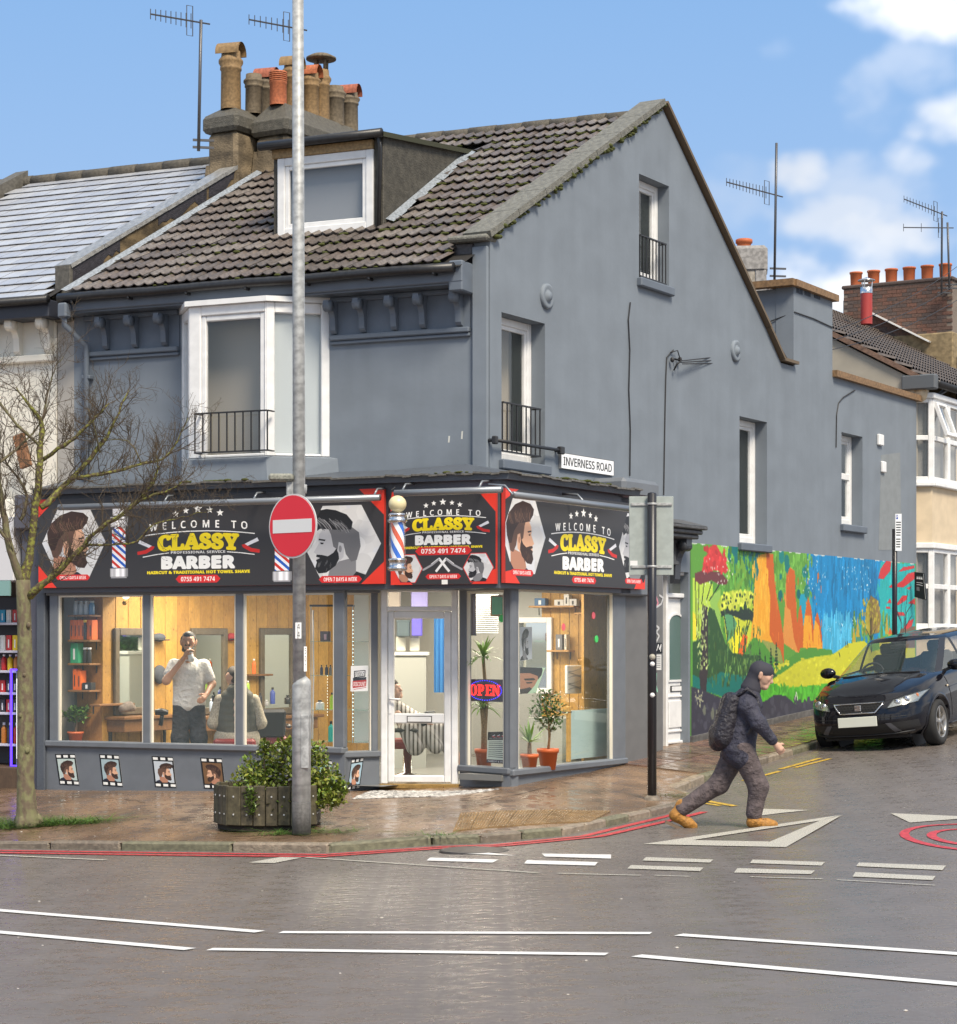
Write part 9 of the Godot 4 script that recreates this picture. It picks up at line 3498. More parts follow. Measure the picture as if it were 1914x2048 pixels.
func build_furniture():
	var galv:=mat("galvanised steel",Color(0.46,0.47,0.465),0.5,{"metal":0.15,"tex":"blot","sc":1.6})
	var f:=pg(603,1668)
	var lp:=thing("lamp_post","tall galvanised lamp post with number stickers beside the planter","lamp post","",Transform3D(Basis(),v3(f.x,f.y,f.z)))
	var y1:=1.42
	var b:=MB.new()
	b.smooth()
	b.tube([v3(0,0.0,0),v3(0,y1-0.03,0),v3(0,y1,0),v3(-0.015,y1+0.03,0)],[0.088,0.088,0.085,0.064],20)
	part(lp,"base_tube",b,galv)
	b=MB.new()
	b.smooth()
	b.tube([v3(-0.02,y1,0),v3(-0.035,8.6,0)],[0.062,0.052],18)
	part(lp,"column",b,galv)
	b=MB.new()
	b.span(v3(0.0,0.62,0.070),v3(0.075,1.12,0.096),0.006)
	part(lp,"access_door",b,galv)
	b=MB.new()
	b.smooth()
	b.tube([v3(0,0.0,0),v3(0,0.3,0)],[0.0895],20)
	part(lp,"scuffed_foot",b,mat("scuffed foot",Color(0.12,0.115,0.11),0.7,{"tex":"blot","sc":4.0}))
	for q in [[0,260,50,130,1245,1277,-0.052,0.004],[60,260,50,200,1293,1343,0.026,0.052]]:
		b=MB.new(true)
		var d:=-f.z-0.065
		var ya:float=EYE+(PY-q[5])/FOC*d-f.y
		var yb:float=EYE+(PY-q[4])/FOC*d-f.y
		var z0:=sqrt(0.064*0.064-pow(clampf(q[6]+0.022,-0.06,0.06),2))+0.003
		var z1:=sqrt(0.064*0.064-pow(clampf(q[7]+0.022,-0.06,0.06),2))+0.003
		b.quaduv(v3(q[6],ya,z0),v3(q[7],ya,z1),v3(q[7],yb,z1),v3(q[6],yb,z0),sheet_uv(q[0],q[1],q[2],q[3]))
		part(lp,"number_sticker",b,mats["small prints"])
	var dz:=-f.z
	var c:=at(585,1052,dz-0.17)
	var T:=Transform3D(Basis(UP,-0.66),c)
	var ne:=thing("no_entry_sign","round red no entry sign with a white bar on the lamp post","road sign")
	var disc_b:=Basis(v3(1,0,0),v3(0,0,1),v3(0,-1,0))
	for q in [["plate",0.30,0.0,-0.012,mat("grey sign rim",Color(0.55,0.55,0.54),0.4)],["red_face",0.285,0.004,0.0,mat("reflective red",Color(0.66,0.012,0.03),0.35)]]:
		b=MB.new()
		b.at(T*Transform3D(disc_b,Vector3.ZERO))
		b.lathe([Vector2(0,q[2]),Vector2(q[1],q[2]),Vector2(q[1],q[3]),Vector2(0,q[3])],40)
		part(ne,q[0],b,q[4])
	b=MB.new()
	b.at(T)
	b.span(v3(-0.245,-0.062,0.004),v3(0.245,0.062,0.0065))
	part(ne,"white_bar",b,mat("reflective white",Color(0.68,0.68,0.67),0.4))
	b=MB.new()
	b.bar(c+v3(0,0.15,-0.02),at(598,1040,dz),0.05,0.03)
	b.bar(c-v3(0,0.15,0.02),at(598,1075,dz),0.05,0.03)
	part(ne,"clip",b,galv)
	var la:=thing("sign_lamp","small grey lamp arm strapped to the post above the no entry sign","sign lamp")
	b=MB.new()
	b.span(at(538,963,dz)-v3(0,0,0.08),at(588,948,dz)+v3(0,0,0.08),0.02)
	part(la,"lamp_head",b,mat("mossy grey lamp",Color(0.30,0.30,0.25),0.6,{"tex":"blot","sc":4.0}))
	b=MB.new()
	b.span(at(573,992,dz)-v3(0,0,0.03),at(588,962,dz)+v3(0,0,0.03),0.01)
	part(la,"arm",b,galv)
	b=cyl(at(600,978,dz+0.02)-UP*0.04,at(600,978,dz+0.02)+UP*0.04,0.066)
	part(la,"strap",b,galv)
	var p:=pg(1304,1600)
	var sp:=thing("sign_post","black sign post with stickers carrying the grey back of a sign","sign post","",Transform3D(Basis(),p))
	var blk:=mat("black post paint",Color(0.014,0.014,0.018),0.35)
	var top:=(1600-988)/FOC*-p.z
	part(sp,"post",cyl(Vector3.ZERO,v3(0,top,0),0.049,18),blk)
	b=MB.new()
	b.smooth()
	b.ball(v3(0,top,0),v3(0.049,0.02,0.049),14,6)
	part(sp,"post_cap",b,blk)
	b=MB.new()
	b.smooth()
	b.lathe([Vector2(0.0,0.05),Vector2(0.055,0.05),Vector2(0.09,0.01),Vector2(0.09,-0.02)],14)
	part(sp,"foot",b,mats["kerb stone"])
	var k:=-p.z/FOC
	var plate:=thing("road_sign","grey back of a rectangular road sign on the black post","road sign","",Transform3D(Basis(),p))
	b=MB.new()
	b.span(v3((1259-1304)*k,(1600-1150)*k,-0.072),v3((1348-1304)*k,(1600-992)*k,-0.062),0.004)
	part(plate,"plate",b,mat("grey sign back",Color(0.34,0.38,0.36),0.5,{"tex":"soft","sc":2.0}))
	for y in [1008,1133]:
		b=MB.new()
		b.span(v3((1263-1304)*k,(1600-y)*k-0.015,-0.062),v3((1345-1304)*k,(1600-y)*k+0.015,-0.045),0.003)
		part(plate,"channel",b,galv)
		part(plate,"clip",cyl(v3(0,(1600-y)*k-0.012,0),v3(0,(1600-y)*k+0.012,0),0.053),galv)
	b=MB.new()
	b.span(v3((1261-1304)*k,(1600-1131)*k,-0.062),v3((1276-1304)*k,(1600-1121)*k,-0.0605))
	part(plate,"white_sticker",b,mats["reflective white"])
	for q in [[1314,1.3,Color(0.35,0.33,0.27)],[1328,1.0,Color(0.75,0.75,0.74)],[1390,1.0,Color(0.75,0.75,0.74)]]:
		b=MB.new()
		b.smooth()
		b.at(Transform3D(disc_b,v3(0,(1600-q[0])*k,0.049)))
		b.lathe([Vector2(0,0.003),Vector2(0.026*q[1],0.003),Vector2(0.026*q[1],-0.02)],12)
		part(sp,"round_sticker",b,mat("sticker %.2f"%q[2].r,q[2],0.5))
	var pp:=side_pt(11.85,0.5,0.0)
	pp.y=pave_y(pp.x,pp.z)
	var pk:=thing("parking_sign","thin black pole with a tall white parking plate beside the mural","parking sign","",Transform3D(Basis(),pp))
	var kk:=-pp.z/FOC
	part(pk,"pole",cyl(Vector3.ZERO,v3(0,(1280-1058)*kk+EYE-pp.y,0),0.042,12),blk)
	var px0:=PX+FOC*pp.x/-pp.z
	b=MB.new(true)
	var ya:=(1280-1102)*kk+EYE-pp.y
	var yb:=(1280-1028)*kk+EYE-pp.y
	b.quaduv(v3(0.0,ya,0.052),v3(0.10,ya,0.052),v3(0.10,yb,0.052),v3(0.0,yb,0.052),sheet_uv(130,260,80,290))
	part(pk,"plate_print",b,mats["small prints"])
	b=MB.new()
	b.span(v3(0.0,ya,0.042),v3(0.10,yb,0.050))
	part(pk,"plate",b,galv)
	var hb:=thing("hanging_board","black hanging sign board projecting before the cream house","sign","",Transform3D(frame(at(1841,1170,35.3),v3(1,0,0.5)).basis,at(1841,1170,35.3)))
	b=MB.new(true)
	b.quaduv(v3(-0.10,-0.20,0.014),v3(0.11,-0.26,0.014),v3(0.07,0.2,0.014),v3(-0.10,0.22,0.014),sheet_uv(230,260,150,260))
	part(hb,"board_print",b,mats["small prints"])
	b=MB.new()
	b.prism(V2([-0.10,-0.20,0.11,-0.26,0.07,0.2,-0.10,0.22]),-0.01,0.012)
	part(hb,"board",b,blk)
	var wood:=[]
	for i in 3:wood.append(mat("mossy timber %d"%i,[Color(0.115,0.095,0.055),Color(0.135,0.115,0.062),Color(0.10,0.092,0.05)][i],0.7,{"tex":"wood","sc":1.6,"over":"blot","osc":1.5}))
	var pc:=pg(520,1664)
	var pl:=thing("planter","mossy green timber planter with bolted upright slats","planter","",Transform3D(Basis(),v3(pc.x,pc.y,pc.z-0.40)))
	var s:=-pc.z/FOC
	var x0:=(417-520)*s
	var x1:=(630-520)*s
	var plan:=[Vector2(x0,-0.35),Vector2(x0,0.02),Vector2(x0+0.16,0.30),Vector2(x0+0.30,0.37),Vector2(x1-0.12,0.37),Vector2(x1,0.22),Vector2(x1,-0.35),Vector2(x1-0.25,-0.5),Vector2(x0+0.25,-0.5)]
	var bolt:=mat("bolt",Color(0.6,0.6,0.58),0.4,{"metal":0.6})
	for i in plan.size():
		var a:Vector2=plan[i]
		var e:Vector2=plan[(i+1)%plan.size()]
		var n:=maxi(1,roundi((e-a).length()/0.115))
		for j in n:
			var m0:=a.lerp(e,(j+0.03)/n)
			var m1:=a.lerp(e,(j+0.97)/n)
			var TT:=frame(v3(m0.x,0,m0.y),v3(m1.x-m0.x,0,m1.y-m0.y))
			b=MB.new()
			b.at(TT)
			var w:=(m1-m0).length()
			b.span(v3(0,0.05+rng.randf()*0.008,-0.03),v3(w,0.425+rng.randf()*0.012,0.0),0.006)
			part(pl,"slat",b,wood[rng.randi()%3])
			b=MB.new()
			b.at(TT)
			for y in [0.16,0.33]:b.box(v3(w*0.5,y,0.003),v3(0.017,0.017,0.008),0.003)
			part(pl,"bolts",b,bolt)
	b=MB.new()
	var poly:=PackedVector2Array()
	for q in plan:poly.append(Vector2(q.x,q.y))
	b.at(Transform3D(Basis(v3(1,0,0),v3(0,0,1),v3(0,1,0)),v3(0,0.0,0)))
	var small:=PackedVector2Array()
	for q in poly:small.append(q*0.92)
	b.prism(small,0.0,0.38)
	part(pl,"soil",b,mat("soil",Color(0.02,0.016,0.012),0.95))
	var rg:=RandomNumberGenerator.new()
	rg.seed=12
	var sh:=thing("shrub","rounded evergreen shrub growing in the timber planter","shrub","",Transform3D(Basis(),v3(pc.x,pc.y+0.4,pc.z-0.40)))
	var lm:=mat("shrub leaf",Color(0.115,0.175,0.035),0.35,{"tint":true,"back":Color(0.14,0.2,0.03)})
	var lumps:=[]
	for q in [[545,1580,0.26,0.0],[490,1575,0.17,0.15],[505,1545,0.17,-0.1],[560,1525,0.2,0.0],[600,1560,0.24,-0.1],[640,1565,0.17,0.0],[655,1590,0.14,0.1],[575,1500,0.08,0.1],[520,1500,0.06,0.0],[618,1515,0.13,-0.1],[520,1610,0.18,0.2],[640,1610,0.12,0.12],[560,1615,0.14,0.25],[480,1600,0.12,0.12],[672,1585,0.09,0.05],[670,1608,0.07,0.1]]:
		lumps.append([v3((q[0]-520)*s,(1664-q[1])*s-0.4,q[3]-0.02),q[2]])
	b=MB.new()
	for q in lumps:b.tube([v3((lumps[0][0] as Vector3).x*0.5,-0.05,0),(q[0] as Vector3)*v3(0.6,0.45,0.6),q[0]],[0.014,0.010,0.004],5)
	part(sh,"stem",b,mat("shrub stem",Color(0.10,0.075,0.045),0.85))
	var ws:=[]
	var tn:=[]
	for q in lumps:
		var r:float=q[1]
		for i in int(9000*r*r)+70:
			var d:=v3(rg.randfn(),rg.randfn(),rg.randfn()).normalized()
			var rr:=pow(rg.randf(),0.4)
			var pnt:Vector3=q[0]+d*r*rr*v3(1.2,1.05,1.1)
			var sc:=rg.randf_range(0.7,1.25)
			ws.append(Transform3D(Basis.from_euler(v3(rg.randf_range(-1.5,0.5),rg.randf()*TAU,rg.randf_range(-0.7,0.7))).scaled(v3(sc,sc,sc)),pnt))
			var g:=rg.randf_range(0.45,1.7)
			tn.append(Color(g*rg.randf_range(0.9,1.5),g,g*0.7))
	many(sh,"leaves",leaf_mesh(0.05,0.017),lm,ws,"",tn)
	ws=[]
	for i in 90:
		ws.append(Transform3D(Basis.from_euler(v3(rg.randf_range(-1.2,0.2),rg.randf()*TAU,0)),v3(rg.randf_range(-0.06,0.04)-0.08,rg.randf_range(-0.24,0.02),0.385+rg.randf()*0.04)))
	many(sh,"trailing_leaves",leaf_mesh(0.05,0.014),lm,ws)
func build_tree():
	var rg:=RandomNumberGenerator.new()
	rg.seed=91
	var f:=pg(55,1652)
	var d:=-f.z
	var k:=d/FOC
	var tr:=thing("tree","bare mossy street tree in front of the left end of the shop","tree","",Transform3D(Basis(),f))
	var bark:=mat("mossy bark",Color.WHITE,0.85,{"tex":"bark","sc":v3(2.0,0.9,2.0),"bump":1.4,"btex":"bark"})
	bark.albedo_texture=two_tone("bark tones",Color(0.12,0.09,0.06),Color(0.17,0.165,0.08),0.025)
	var moss:=mat("mossy branch",Color.WHITE,0.9,{"tex":"blot","sc":2.5})
	moss.albedo_texture=two_tone("moss tones",Color(0.085,0.062,0.038),Color(0.25,0.26,0.05),0.03,0.48,0.64)
	var twig:=mat("dark twig",Color(0.075,0.055,0.035),0.85)
	var tp:=func(x,y,z):return v3((x-55)*k,(1652-y)*k,z)
	var b:=MB.new()
	b.smooth()
	b.tube([tp.call(57,1664,0),tp.call(56,1648,0),tp.call(54,1620,0.01),tp.call(51,1560,0),tp.call(52,1480,0),tp.call(50,1380,0),tp.call(50,1280,0.01),tp.call(47,1200,0),tp.call(46,1160,0)],[0.165,0.135,0.105,0.088,0.092,0.082,0.074,0.072,0.075],16)
	for q in [[0.0,0.11],[1.9,0.10],[3.7,0.12],[5.0,0.09]]:b.tube([tp.call(55,1618,0),tp.call(55,1640,0)+v3(cos(q[0]),0,sin(q[0]))*q[1],tp.call(55,1660,0)+v3(cos(q[0]),0,sin(q[0]))*0.17],[0.05,0.05,0.03],8)
	for q in [[58,1500,0.08,0.028],[44,1430,0.08,0.022],[60,1250,0.07,0.025],[52,1350,0.075,0.02]]:b.ball(tp.call(q[0],q[1],q[2]),v3(q[3],q[3]*1.3,q[3]),8,6)
	part(tr,"trunk",b,bark)
	var limbs:=[
		[[46,1165,0,0.062],[58,1120,0,0.050],[70,1040,0.05,0.042],[79,970,0.05,0.036],[80,900,0.0,0.032],[84,846,0,0.024],[60,810,0.05,0.014],[35,776,0.05,0.006]],
		[[44,1165,0,0.055],[30,1120,0.08,0.044],[18,1060,0.12,0.036],[8,1000,0.15,0.032],[2,950,0.15,0.026],[-10,880,0.2,0.018],[-20,800,0.2,0.010]],
		[[60,1192,0.02,0.046],[102,1160,0.12,0.033],[141,1125,0.18,0.029],[176,1093,0.22,0.026],[211,1058,0.26,0.023],[253,1033,0.3,0.021],[282,1008,0.3,0.019],[306,984,0.32,0.017],[325,940,0.32,0.011],[322,915,0.3,0.005]],
		[[282,1008,0.3,0.016],[317,994,0.32,0.013],[352,984,0.34,0.010],[374,970,0.36,0.005]],
		[[84,1016,0.05,0.036],[116,984,0.0,0.030],[141,956,-0.05,0.027],[176,917,-0.1,0.023],[211,871,-0.1,0.018],[232,825,-0.12,0.012],[254,776,-0.12,0.005]],
		[[141,956,-0.05,0.022],[183,947,-0.15,0.019],[225,940,-0.2,0.017],[275,924,-0.25,0.014],[317,913,-0.3,0.011],[345,878,-0.3,0.008],[368,830,-0.3,0.004]],
		[[86,921,0.0,0.024],[120,899,0.1,0.019],[155,878,0.15,0.016],[197,840,0.2,0.012],[225,811,0.2,0.007]],
		[[80,893,0.0,0.020],[42,854,0.15,0.015],[0,797,0.2,0.011],[-20,770,0.2,0.008]],
		[[4,930,0.15,0.014],[35,900,0.05,0.012],[75,850,-0.05,0.009],[95,800,-0.1,0.006]],
		[[176,1093,0.22,0.013],[232,1091,0.3,0.011],[282,1086,0.35,0.010],[317,1054,0.38,0.008],[352,1044,0.4,0.007],[387,1037,0.42,0.005],[436,1024,0.45,0.003]],
		[[20,1080,0.12,0.018],[-5,1050,0.2,0.014],[-30,1010,0.25,0.01]],
		[[40,1040,-0.05,0.02],[48,990,-0.12,0.015],[20,940,-0.15,0.011],[-10,900,-0.2,0.007]],
		[[84,846,0.0,0.012],[95,790,0.02,0.008],[110,740,0.05,0.005],[128,715,0.05,0.003]],
		[[197,903,-0.08,0.012],[190,860,0.0,0.009],[178,820,0.02,0.006]],
		[[275,924,-0.25,0.009],[262,890,-0.2,0.008],[240,875,-0.2,0.006],[200,880,-0.15,0.005]]]
	var tw:=MB.new()
	var tn:=0
	for li in limbs.size():
		var L:Array=limbs[li]
		var pts:=[]
		var rad:=[]
		for i in L.size()-1:
			for s in 3:
				var q0:Array=L[maxi(i-1,0)]
				var q1:Array=L[i]
				var q2:Array=L[i+1]
				var q3:Array=L[mini(i+2,L.size()-1)]
				var t:=s/3.0
				var p:=(tp.call(q1[0],q1[1],q1[2]) as Vector3).cubic_interpolate(tp.call(q2[0],q2[1],q2[2]),tp.call(q0[0],q0[1],q0[2]),tp.call(q3[0],q3[1],q3[2]),t)
				pts.append(p+v3(rg.randfn(),rg.randfn(),rg.randfn())*0.005)
				rad.append(lerpf(q1[3],q2[3],t)*(1.0+0.12*rg.randfn()))
		var z:Array=L[L.size()-1]
		pts.append(tp.call(z[0],z[1],z[2]))
		rad.append(z[3])
		b=MB.new()
		b.smooth()
		b.tube(pts,rad,9)
		part(tr,"limb",b,moss if li in [2,3,4,5,6,9,0] else bark)
		var n0:=3 if li<2 else 2
		for i in range(n0,pts.size()):
			var out:float=i/float(pts.size())
			for rep in 2:
				if rg.randf()<0.12:continue
				var dir:Vector3=(pts[mini(i+1,pts.size()-1)]-pts[i-1]).normalized()
				var side:=v3(rg.randfn(),rg.randfn()+0.5,rg.randfn()*0.8).normalized()
				tn+=twigs(tw,pts[i],(dir*0.55+side*0.8).normalized(),rg.randf_range(0.16,0.36),minf(rad[i]*0.5,0.0055),3,rg)
	part(tr,"twigs",tw,twig,"","stuff")
func twigs(b:MB,p:Vector3,d:Vector3,l:float,r:float,level:int,rg:RandomNumberGenerator)->int:
	var pts:=[p]
	var q:=p
	for i in 3:
		d=(d+v3(rg.randfn()*0.24,rg.randfn()*0.2+0.09,rg.randfn()*0.24)).normalized()
		q+=d*l/3.0
		pts.append(q)
	b.tube(pts,[r,r*0.85,r*0.7,r*0.5],4 if level<3 else 5,false)
	var n:=1
	if level>0:
		for i in 2+rg.randi()%2:
			var side:=v3(rg.randfn(),rg.randfn()+0.45,rg.randfn()).normalized()
			n+=twigs(b,pts[1+i%3],(d*0.7+side*0.75).normalized(),l*rg.randf_range(0.5,0.75),maxf(r*0.62,0.0016),level-1,rg)
	return n
# -- the parked hatchback
const CARW:=[0.0,0.74,0.06,0.79,0.18,0.825,0.42,0.845,0.62,0.845,0.78,0.83,0.90,0.80,0.97,0.765,1.0,0.745]
const CARF:=[0.0,1.90,0.06,1.96,0.18,2.005,0.42,2.03,0.62,2.02,0.78,1.985,0.90,1.93,0.97,1.875,1.0,1.845]
const CART:=[-2.1,0.98,-1.5,1.0,-0.5,0.965,0.5,0.935,0.95,0.915,1.3,0.865,1.6,0.81,1.8,0.755,1.9,0.715,2.1,0.67]
func table(a:Array,x:float)->float:
	for i in range(2,a.size(),2):
		if x<=a[i]:
			return lerpf(a[i-1],a[i+1],clampf((x-a[i-2])/(a[i]-a[i-2]),0,1))
	return a[a.size()-1]
func car_pt(th:float,f:float)->Vector3:
	var n:=4.4
	var W:=table(CARW,f)
	var L:=table(CARF,f)*(1.0 if th<PI/2 else 0.985)
	var c:=cos(th)
	var s:=sin(th)
	var r:=pow(pow(absf(s),n)+pow(absf(c),n),-1.0/n)
	var x:=W*s*r
	var z:=L*c*r
	return v3(x,lerpf(0.19+0.03*smoothstep2(1.0,2.0,absf(z)),table(CART,z),f),z)
func car_front(x:float,y:float,o:=0.0)->Vector3:
	var lo:=0.0
	var hi:=1.0
	var p:=Vector3()
	for i in 18:
		var f:=(lo+hi)*0.5
		var W:=table(CARW,f)
		var z:=table(CARF,f)*pow(maxf(1.0-pow(minf(absf(x)/W,0.999),4.4),0.0),1.0/4.4)
		p=v3(x,lerpf(0.19+0.03*smoothstep2(1.0,2.0,z),table(CART,z),f),z)
		if p.y<y:lo=f
		else:hi=f
	return p+v3(signf(x)*pow(absf(x)/0.85,3.0)*o,0.15*o,o)
func patch(c:Array,o:float,nu:=8,nv:=5)->MB:
	var b:=MB.new()
	b.smooth()
	var g:=func(u,v):return Vector2(c[0],c[1]).lerp(Vector2(c[2],c[3]),u).lerp(Vector2(c[6],c[7]).lerp(Vector2(c[4],c[5]),u),v)
	for i in nu:
		for j in nv:
			var q:=[]
			for k in [[0,0],[1,0],[1,1],[0,1]]:
				var p:Vector2=g.call((i+k[0])/float(nu),(j+k[1])/float(nv))
				q.append(car_front(p.x,p.y,o))
			b.quad_out(q[0],q[1],q[2],q[3],v3(0,0,1))
	return b
func edge_tube(c:Array,o:float,r:float,closed:=true)->MB:
	var b:=MB.new()
	b.smooth()
	var pts:=[]
	var n:=c.size()/2
	for i in (n if closed else n-1):
		var j:=(i+1)%n
		for s in 5:pts.append(car_front(lerpf(c[i*2],c[j*2],s/5.0),lerpf(c[i*2+1],c[j*2+1],s/5.0),o))
	if closed:pts.append(pts[0])
	b.tube(pts,[r],6)
	return b
func build_car():
	var t:=6.55
	var n:=2.22
	var o:=SD*v3(t+1.19,0,n)
	var fa:=SD*v3(t,0,n+0.73)
	var ra:=SD*v3(t+2.47,0,n+0.73)
	var fb:=SD*v3(t,0,n-0.73)
	for p in [0,1,2]:pass
	fa.y=road_y(fa.x,fa.z)
	ra.y=road_y(ra.x,ra.z)
	fb.y=road_y(fb.x,fb.z)-0.07
	var fw:=(fa-ra).normalized()
	var lat:=(fa-fb).normalized()
	var up:=fw.cross(lat).normalized()
	lat=up.cross(fw).normalized()
	var mid:=(fa+fb)*0.5-fw*1.19
	var car:=thing("parked_car","black hatchback parked nose down beside the mural wall","car","",Transform3D(Basis(lat,up,fw),mid))
	var paint:=mat("black car paint",Color(0.006,0.006,0.009),0.07)
	var trim:=mat("black car plastic",Color(0.014,0.014,0.015),0.55)
	var wheels:=[Vector2(1.19,0.30),Vector2(-1.28,0.30)]
	var b:=MB.new()
	b.smooth()
	var ths:=[]
	for i in 97:ths.append(PI*i/96.0)
	var fs:=[]
	for i in 25:fs.append(i/24.0)
	for sg in [-1.0,1.0]:
		for i in 96:
			for j in 24:
				var q:=[]
				for k in [[0,0],[1,0],[1,1],[0,1]]:
					var p:=car_pt(ths[i+k[0]],fs[j+k[1]])
					p.x*=sg
					q.append(p)
				var m:Vector3=(q[0]+q[2])*0.5
				var hid:=false
				for w in wheels:
					if Vector2(m.z-w.x,m.y-w.y).length()<0.345 and absf(m.x)>0.6:hid=true
				if hid:continue
				if sg>0:b.quad(q[0],q[1],q[2],q[3])
				else:b.quad(q[3],q[2],q[1],q[0])
	for i in 96:
		var p:=car_pt(ths[i],1.0)
		var q:=car_pt(ths[i+1],1.0)
		if p.z<0.55 and p.z>-1.7:continue
		for s in 14:
			var a:=-1.0+s/7.0
			var e:=-1.0+(s+1)/7.0
			var cr:=0.062*smoothstep2(1.95,1.3,p.z)
			var cr2:=0.062*smoothstep2(1.95,1.3,q.z)
			var v:=func(u,k,c):return v3(k.x*u,k.y+c*(1.0-u*u)+0.012*smoothstep2(0.62,0.7,absf(u))*smoothstep2(0.86,0.76,absf(u)),k.z)
			b.quad_out(v.call(a,p,cr),v.call(e,p,cr),v.call(e,q,cr2),v.call(a,q,cr2),UP)
	part(car,"body",b,paint)
	b=MB.new()
	b.span(v3(-0.58,0.17,-1.7),v3(0.58,0.24,1.72))
	part(car,"underbody",b,trim)
	var tyre:=mat("tyre rubber",Color(0.018,0.018,0.018),0.8)
	var alloy:=mat("alloy wheel",Color(0.42,0.40,0.37),0.32,{"metal":0.85})
	for w in wheels:
		for sg in [-1.0,1.0]:
			b=MB.new()
			b.smooth()
			for k in 28:
				var a0:=-0.35+(PI+0.7)*k/28.0
				var a1:=-0.35+(PI+0.7)*(k+1)/28.0
				var g:=func(a,r,x):
					var y:float=w.y+sin(a)*r
					var z:float=w.x+cos(a)*r
					var f:=clampf((y-0.2)/(table(CART,z)-0.2),0.0,1.0)
					var W:=table(CARW,f)*pow(maxf(1.0-pow(absf(z)/table(CARF,f),4.4),0.0),1.0/4.4)
					return v3(sg*(W+x if x>-0.1 else 0.50),y,z)
				for rr in [[0.390,0.002,0.375,0.012],[0.375,0.012,0.338,0.010],[0.338,0.010,0.338,-0.2]]:
					b.quad_out(g.call(a0,rr[0],rr[1]),g.call(a1,rr[0],rr[1]),g.call(a1,rr[2],rr[3]),g.call(a0,rr[2],rr[3]),v3(sg,0,0) if rr[3]>0 else -v3(0,sin(a0),cos(a0)))
			part(car,"wheel_arch",b,paint)
			b=MB.new()
			b.at(Transform3D(Basis(v3(0,0,1),v3(sg,0,0),v3(0,sg,0)),v3(sg*0.50,w.y,w.x)))
			b.lathe([Vector2(0,0),Vector2(0.34,0.0),Vector2(0.34,0.02),Vector2(0,0.02)],20)
			part(car,"arch_liner",b,trim)
			var wh:=Node3D.new()
			wh.name=numbered(car,"wheel")
			car.add_child(wh,true)
			var T:=Transform3D(Basis(v3(0,0,1),v3(sg,0,0),v3(0,sg,0)),v3(sg*0.635,w.y,w.x))
			b=MB.new()
			b.smooth()
			b.at(T)
			b.lathe([Vector2(0.205,0.02),Vector2(0.27,0.0),Vector2(0.295,0.02),Vector2(0.302,0.06),Vector2(0.302,0.14),Vector2(0.292,0.185),Vector2(0.26,0.20),Vector2(0.215,0.195),Vector2(0.205,0.18)],32)
			part(wh,"tyre",b,tyre)
			b=MB.new()
			b.smooth()
			b.at(T)
			b.lathe([Vector2(0.205,0.02),Vector2(0.205,0.18),Vector2(0.213,0.19),Vector2(0.203,0.195),Vector2(0.19,0.17),Vector2(0.185,0.05)],32)
			for k in 5:
				var a:=TAU*k/5+0.3
				b.flat()
				for e in [-0.10,0.10]:b.bar(v3(cos(a)*0.03,0.165,sin(a)*0.03),v3(cos(a+e)*0.197,0.172,sin(a+e)*0.197),0.030,0.022,v3(0,1,0))
			b.smooth()
			b.lathe([Vector2(0,0.185),Vector2(0.03,0.185),Vector2(0.05,0.17),Vector2(0.05,0.15)],16)
			part(wh,"rim",b,alloy)
			b=MB.new()
			b.at(T)
			b.lathe([Vector2(0,0.10),Vector2(0.14,0.10),Vector2(0.14,0.085),Vector2(0,0.085)],18)
			part(wh,"brake_disc",b,mat("brake disc",Color(0.09,0.085,0.08),0.5,{"metal":0.5}))
	var lv:=func(g):
		var zf=lerpf(1.06,0.10,g)-0.06*g*(1-g)
		var zr:=lerpf(-1.90,-1.55,g)
		var W=lerpf(0.765,0.575,g)-0.03*g*g
		var y=lerpf(0.90,1.385,g)+0.05*g*(1-g)
		return [v3(0,y,zf),v3(0.5*W,y,zf-0.03),v3(0.82*W,y-0.005,zf-0.10),v3(0.90*W,y-0.01,zf-0.15),v3(0.975*W,y-0.012,zf-0.29),v3(W,y-0.015,minf(-0.14,zf-0.3)),v3(W,y-0.015,-0.24),v3(W*0.995,y-0.015,-1.15),v3(0.97*W,y-0.01,zr+0.25),v3(0.86*W,y-0.005,zr+0.06),v3(0.45*W,y,zr),v3(0,y,zr)]
	var wind:=MB.new()
	var side:=[MB.new(),MB.new()]
	var back:=MB.new()
	var pill:=MB.new()
	var bp:=MB.new()
	pill.smooth()
	for x in [wind,back]:x.smooth()
	var N:=10
	for gi in N:
		var r0:Array=lv.call(gi/float(N))
		var r1:Array=lv.call((gi+1)/float(N))
		for k in 11:
			for sg in [-1.0,1.0]:
				var q:=[r0[k],r0[k+1],r1[k+1],r1[k]]
				for e in 4:q[e]=v3(q[e].x*sg,q[e].y,q[e].z)
				var dst:MB=pill
				if k<3 and gi<N-1:dst=wind
				elif (k==4 or k==6) and gi>0 and gi<N-1:dst=side[0 if sg<0 else 1]
				elif k==5 and gi>0 and gi<N-1:dst=bp
				elif k>8 and gi>1 and gi<N-1:dst=back
				var ctr:Vector3=(q[0]+q[2])*0.5
				dst.quad_out(q[0],q[1],q[2],q[3],ctr-v3(0,ctr.y-0.05,-0.4))
	var top:Array=lv.call(1.0)
	for k in 11:
		for s in 8:
			var a:=-1.0+s/4.0
			var e:=-1.0+(s+1)/4.0
			var v:=func(p,u):return v3(p.x*u,p.y+0.055*(1-u*u)*smoothstep2(0.14,-0.5,p.z)*smoothstep2(-1.6,-1.2,p.z)+0.012*(1-u*u),p.z)
			pill.quad_out(v.call(top[k],a),v.call(top[k],e),v.call(top[k+1],e),v.call(top[k+1],a),UP)
	part(car,"roof_and_pillars",pill,paint)
	var cg:=glass("car glass",0.16,Color(0.35,0.42,0.42))
	part(car,"windscreen",wind,cg)
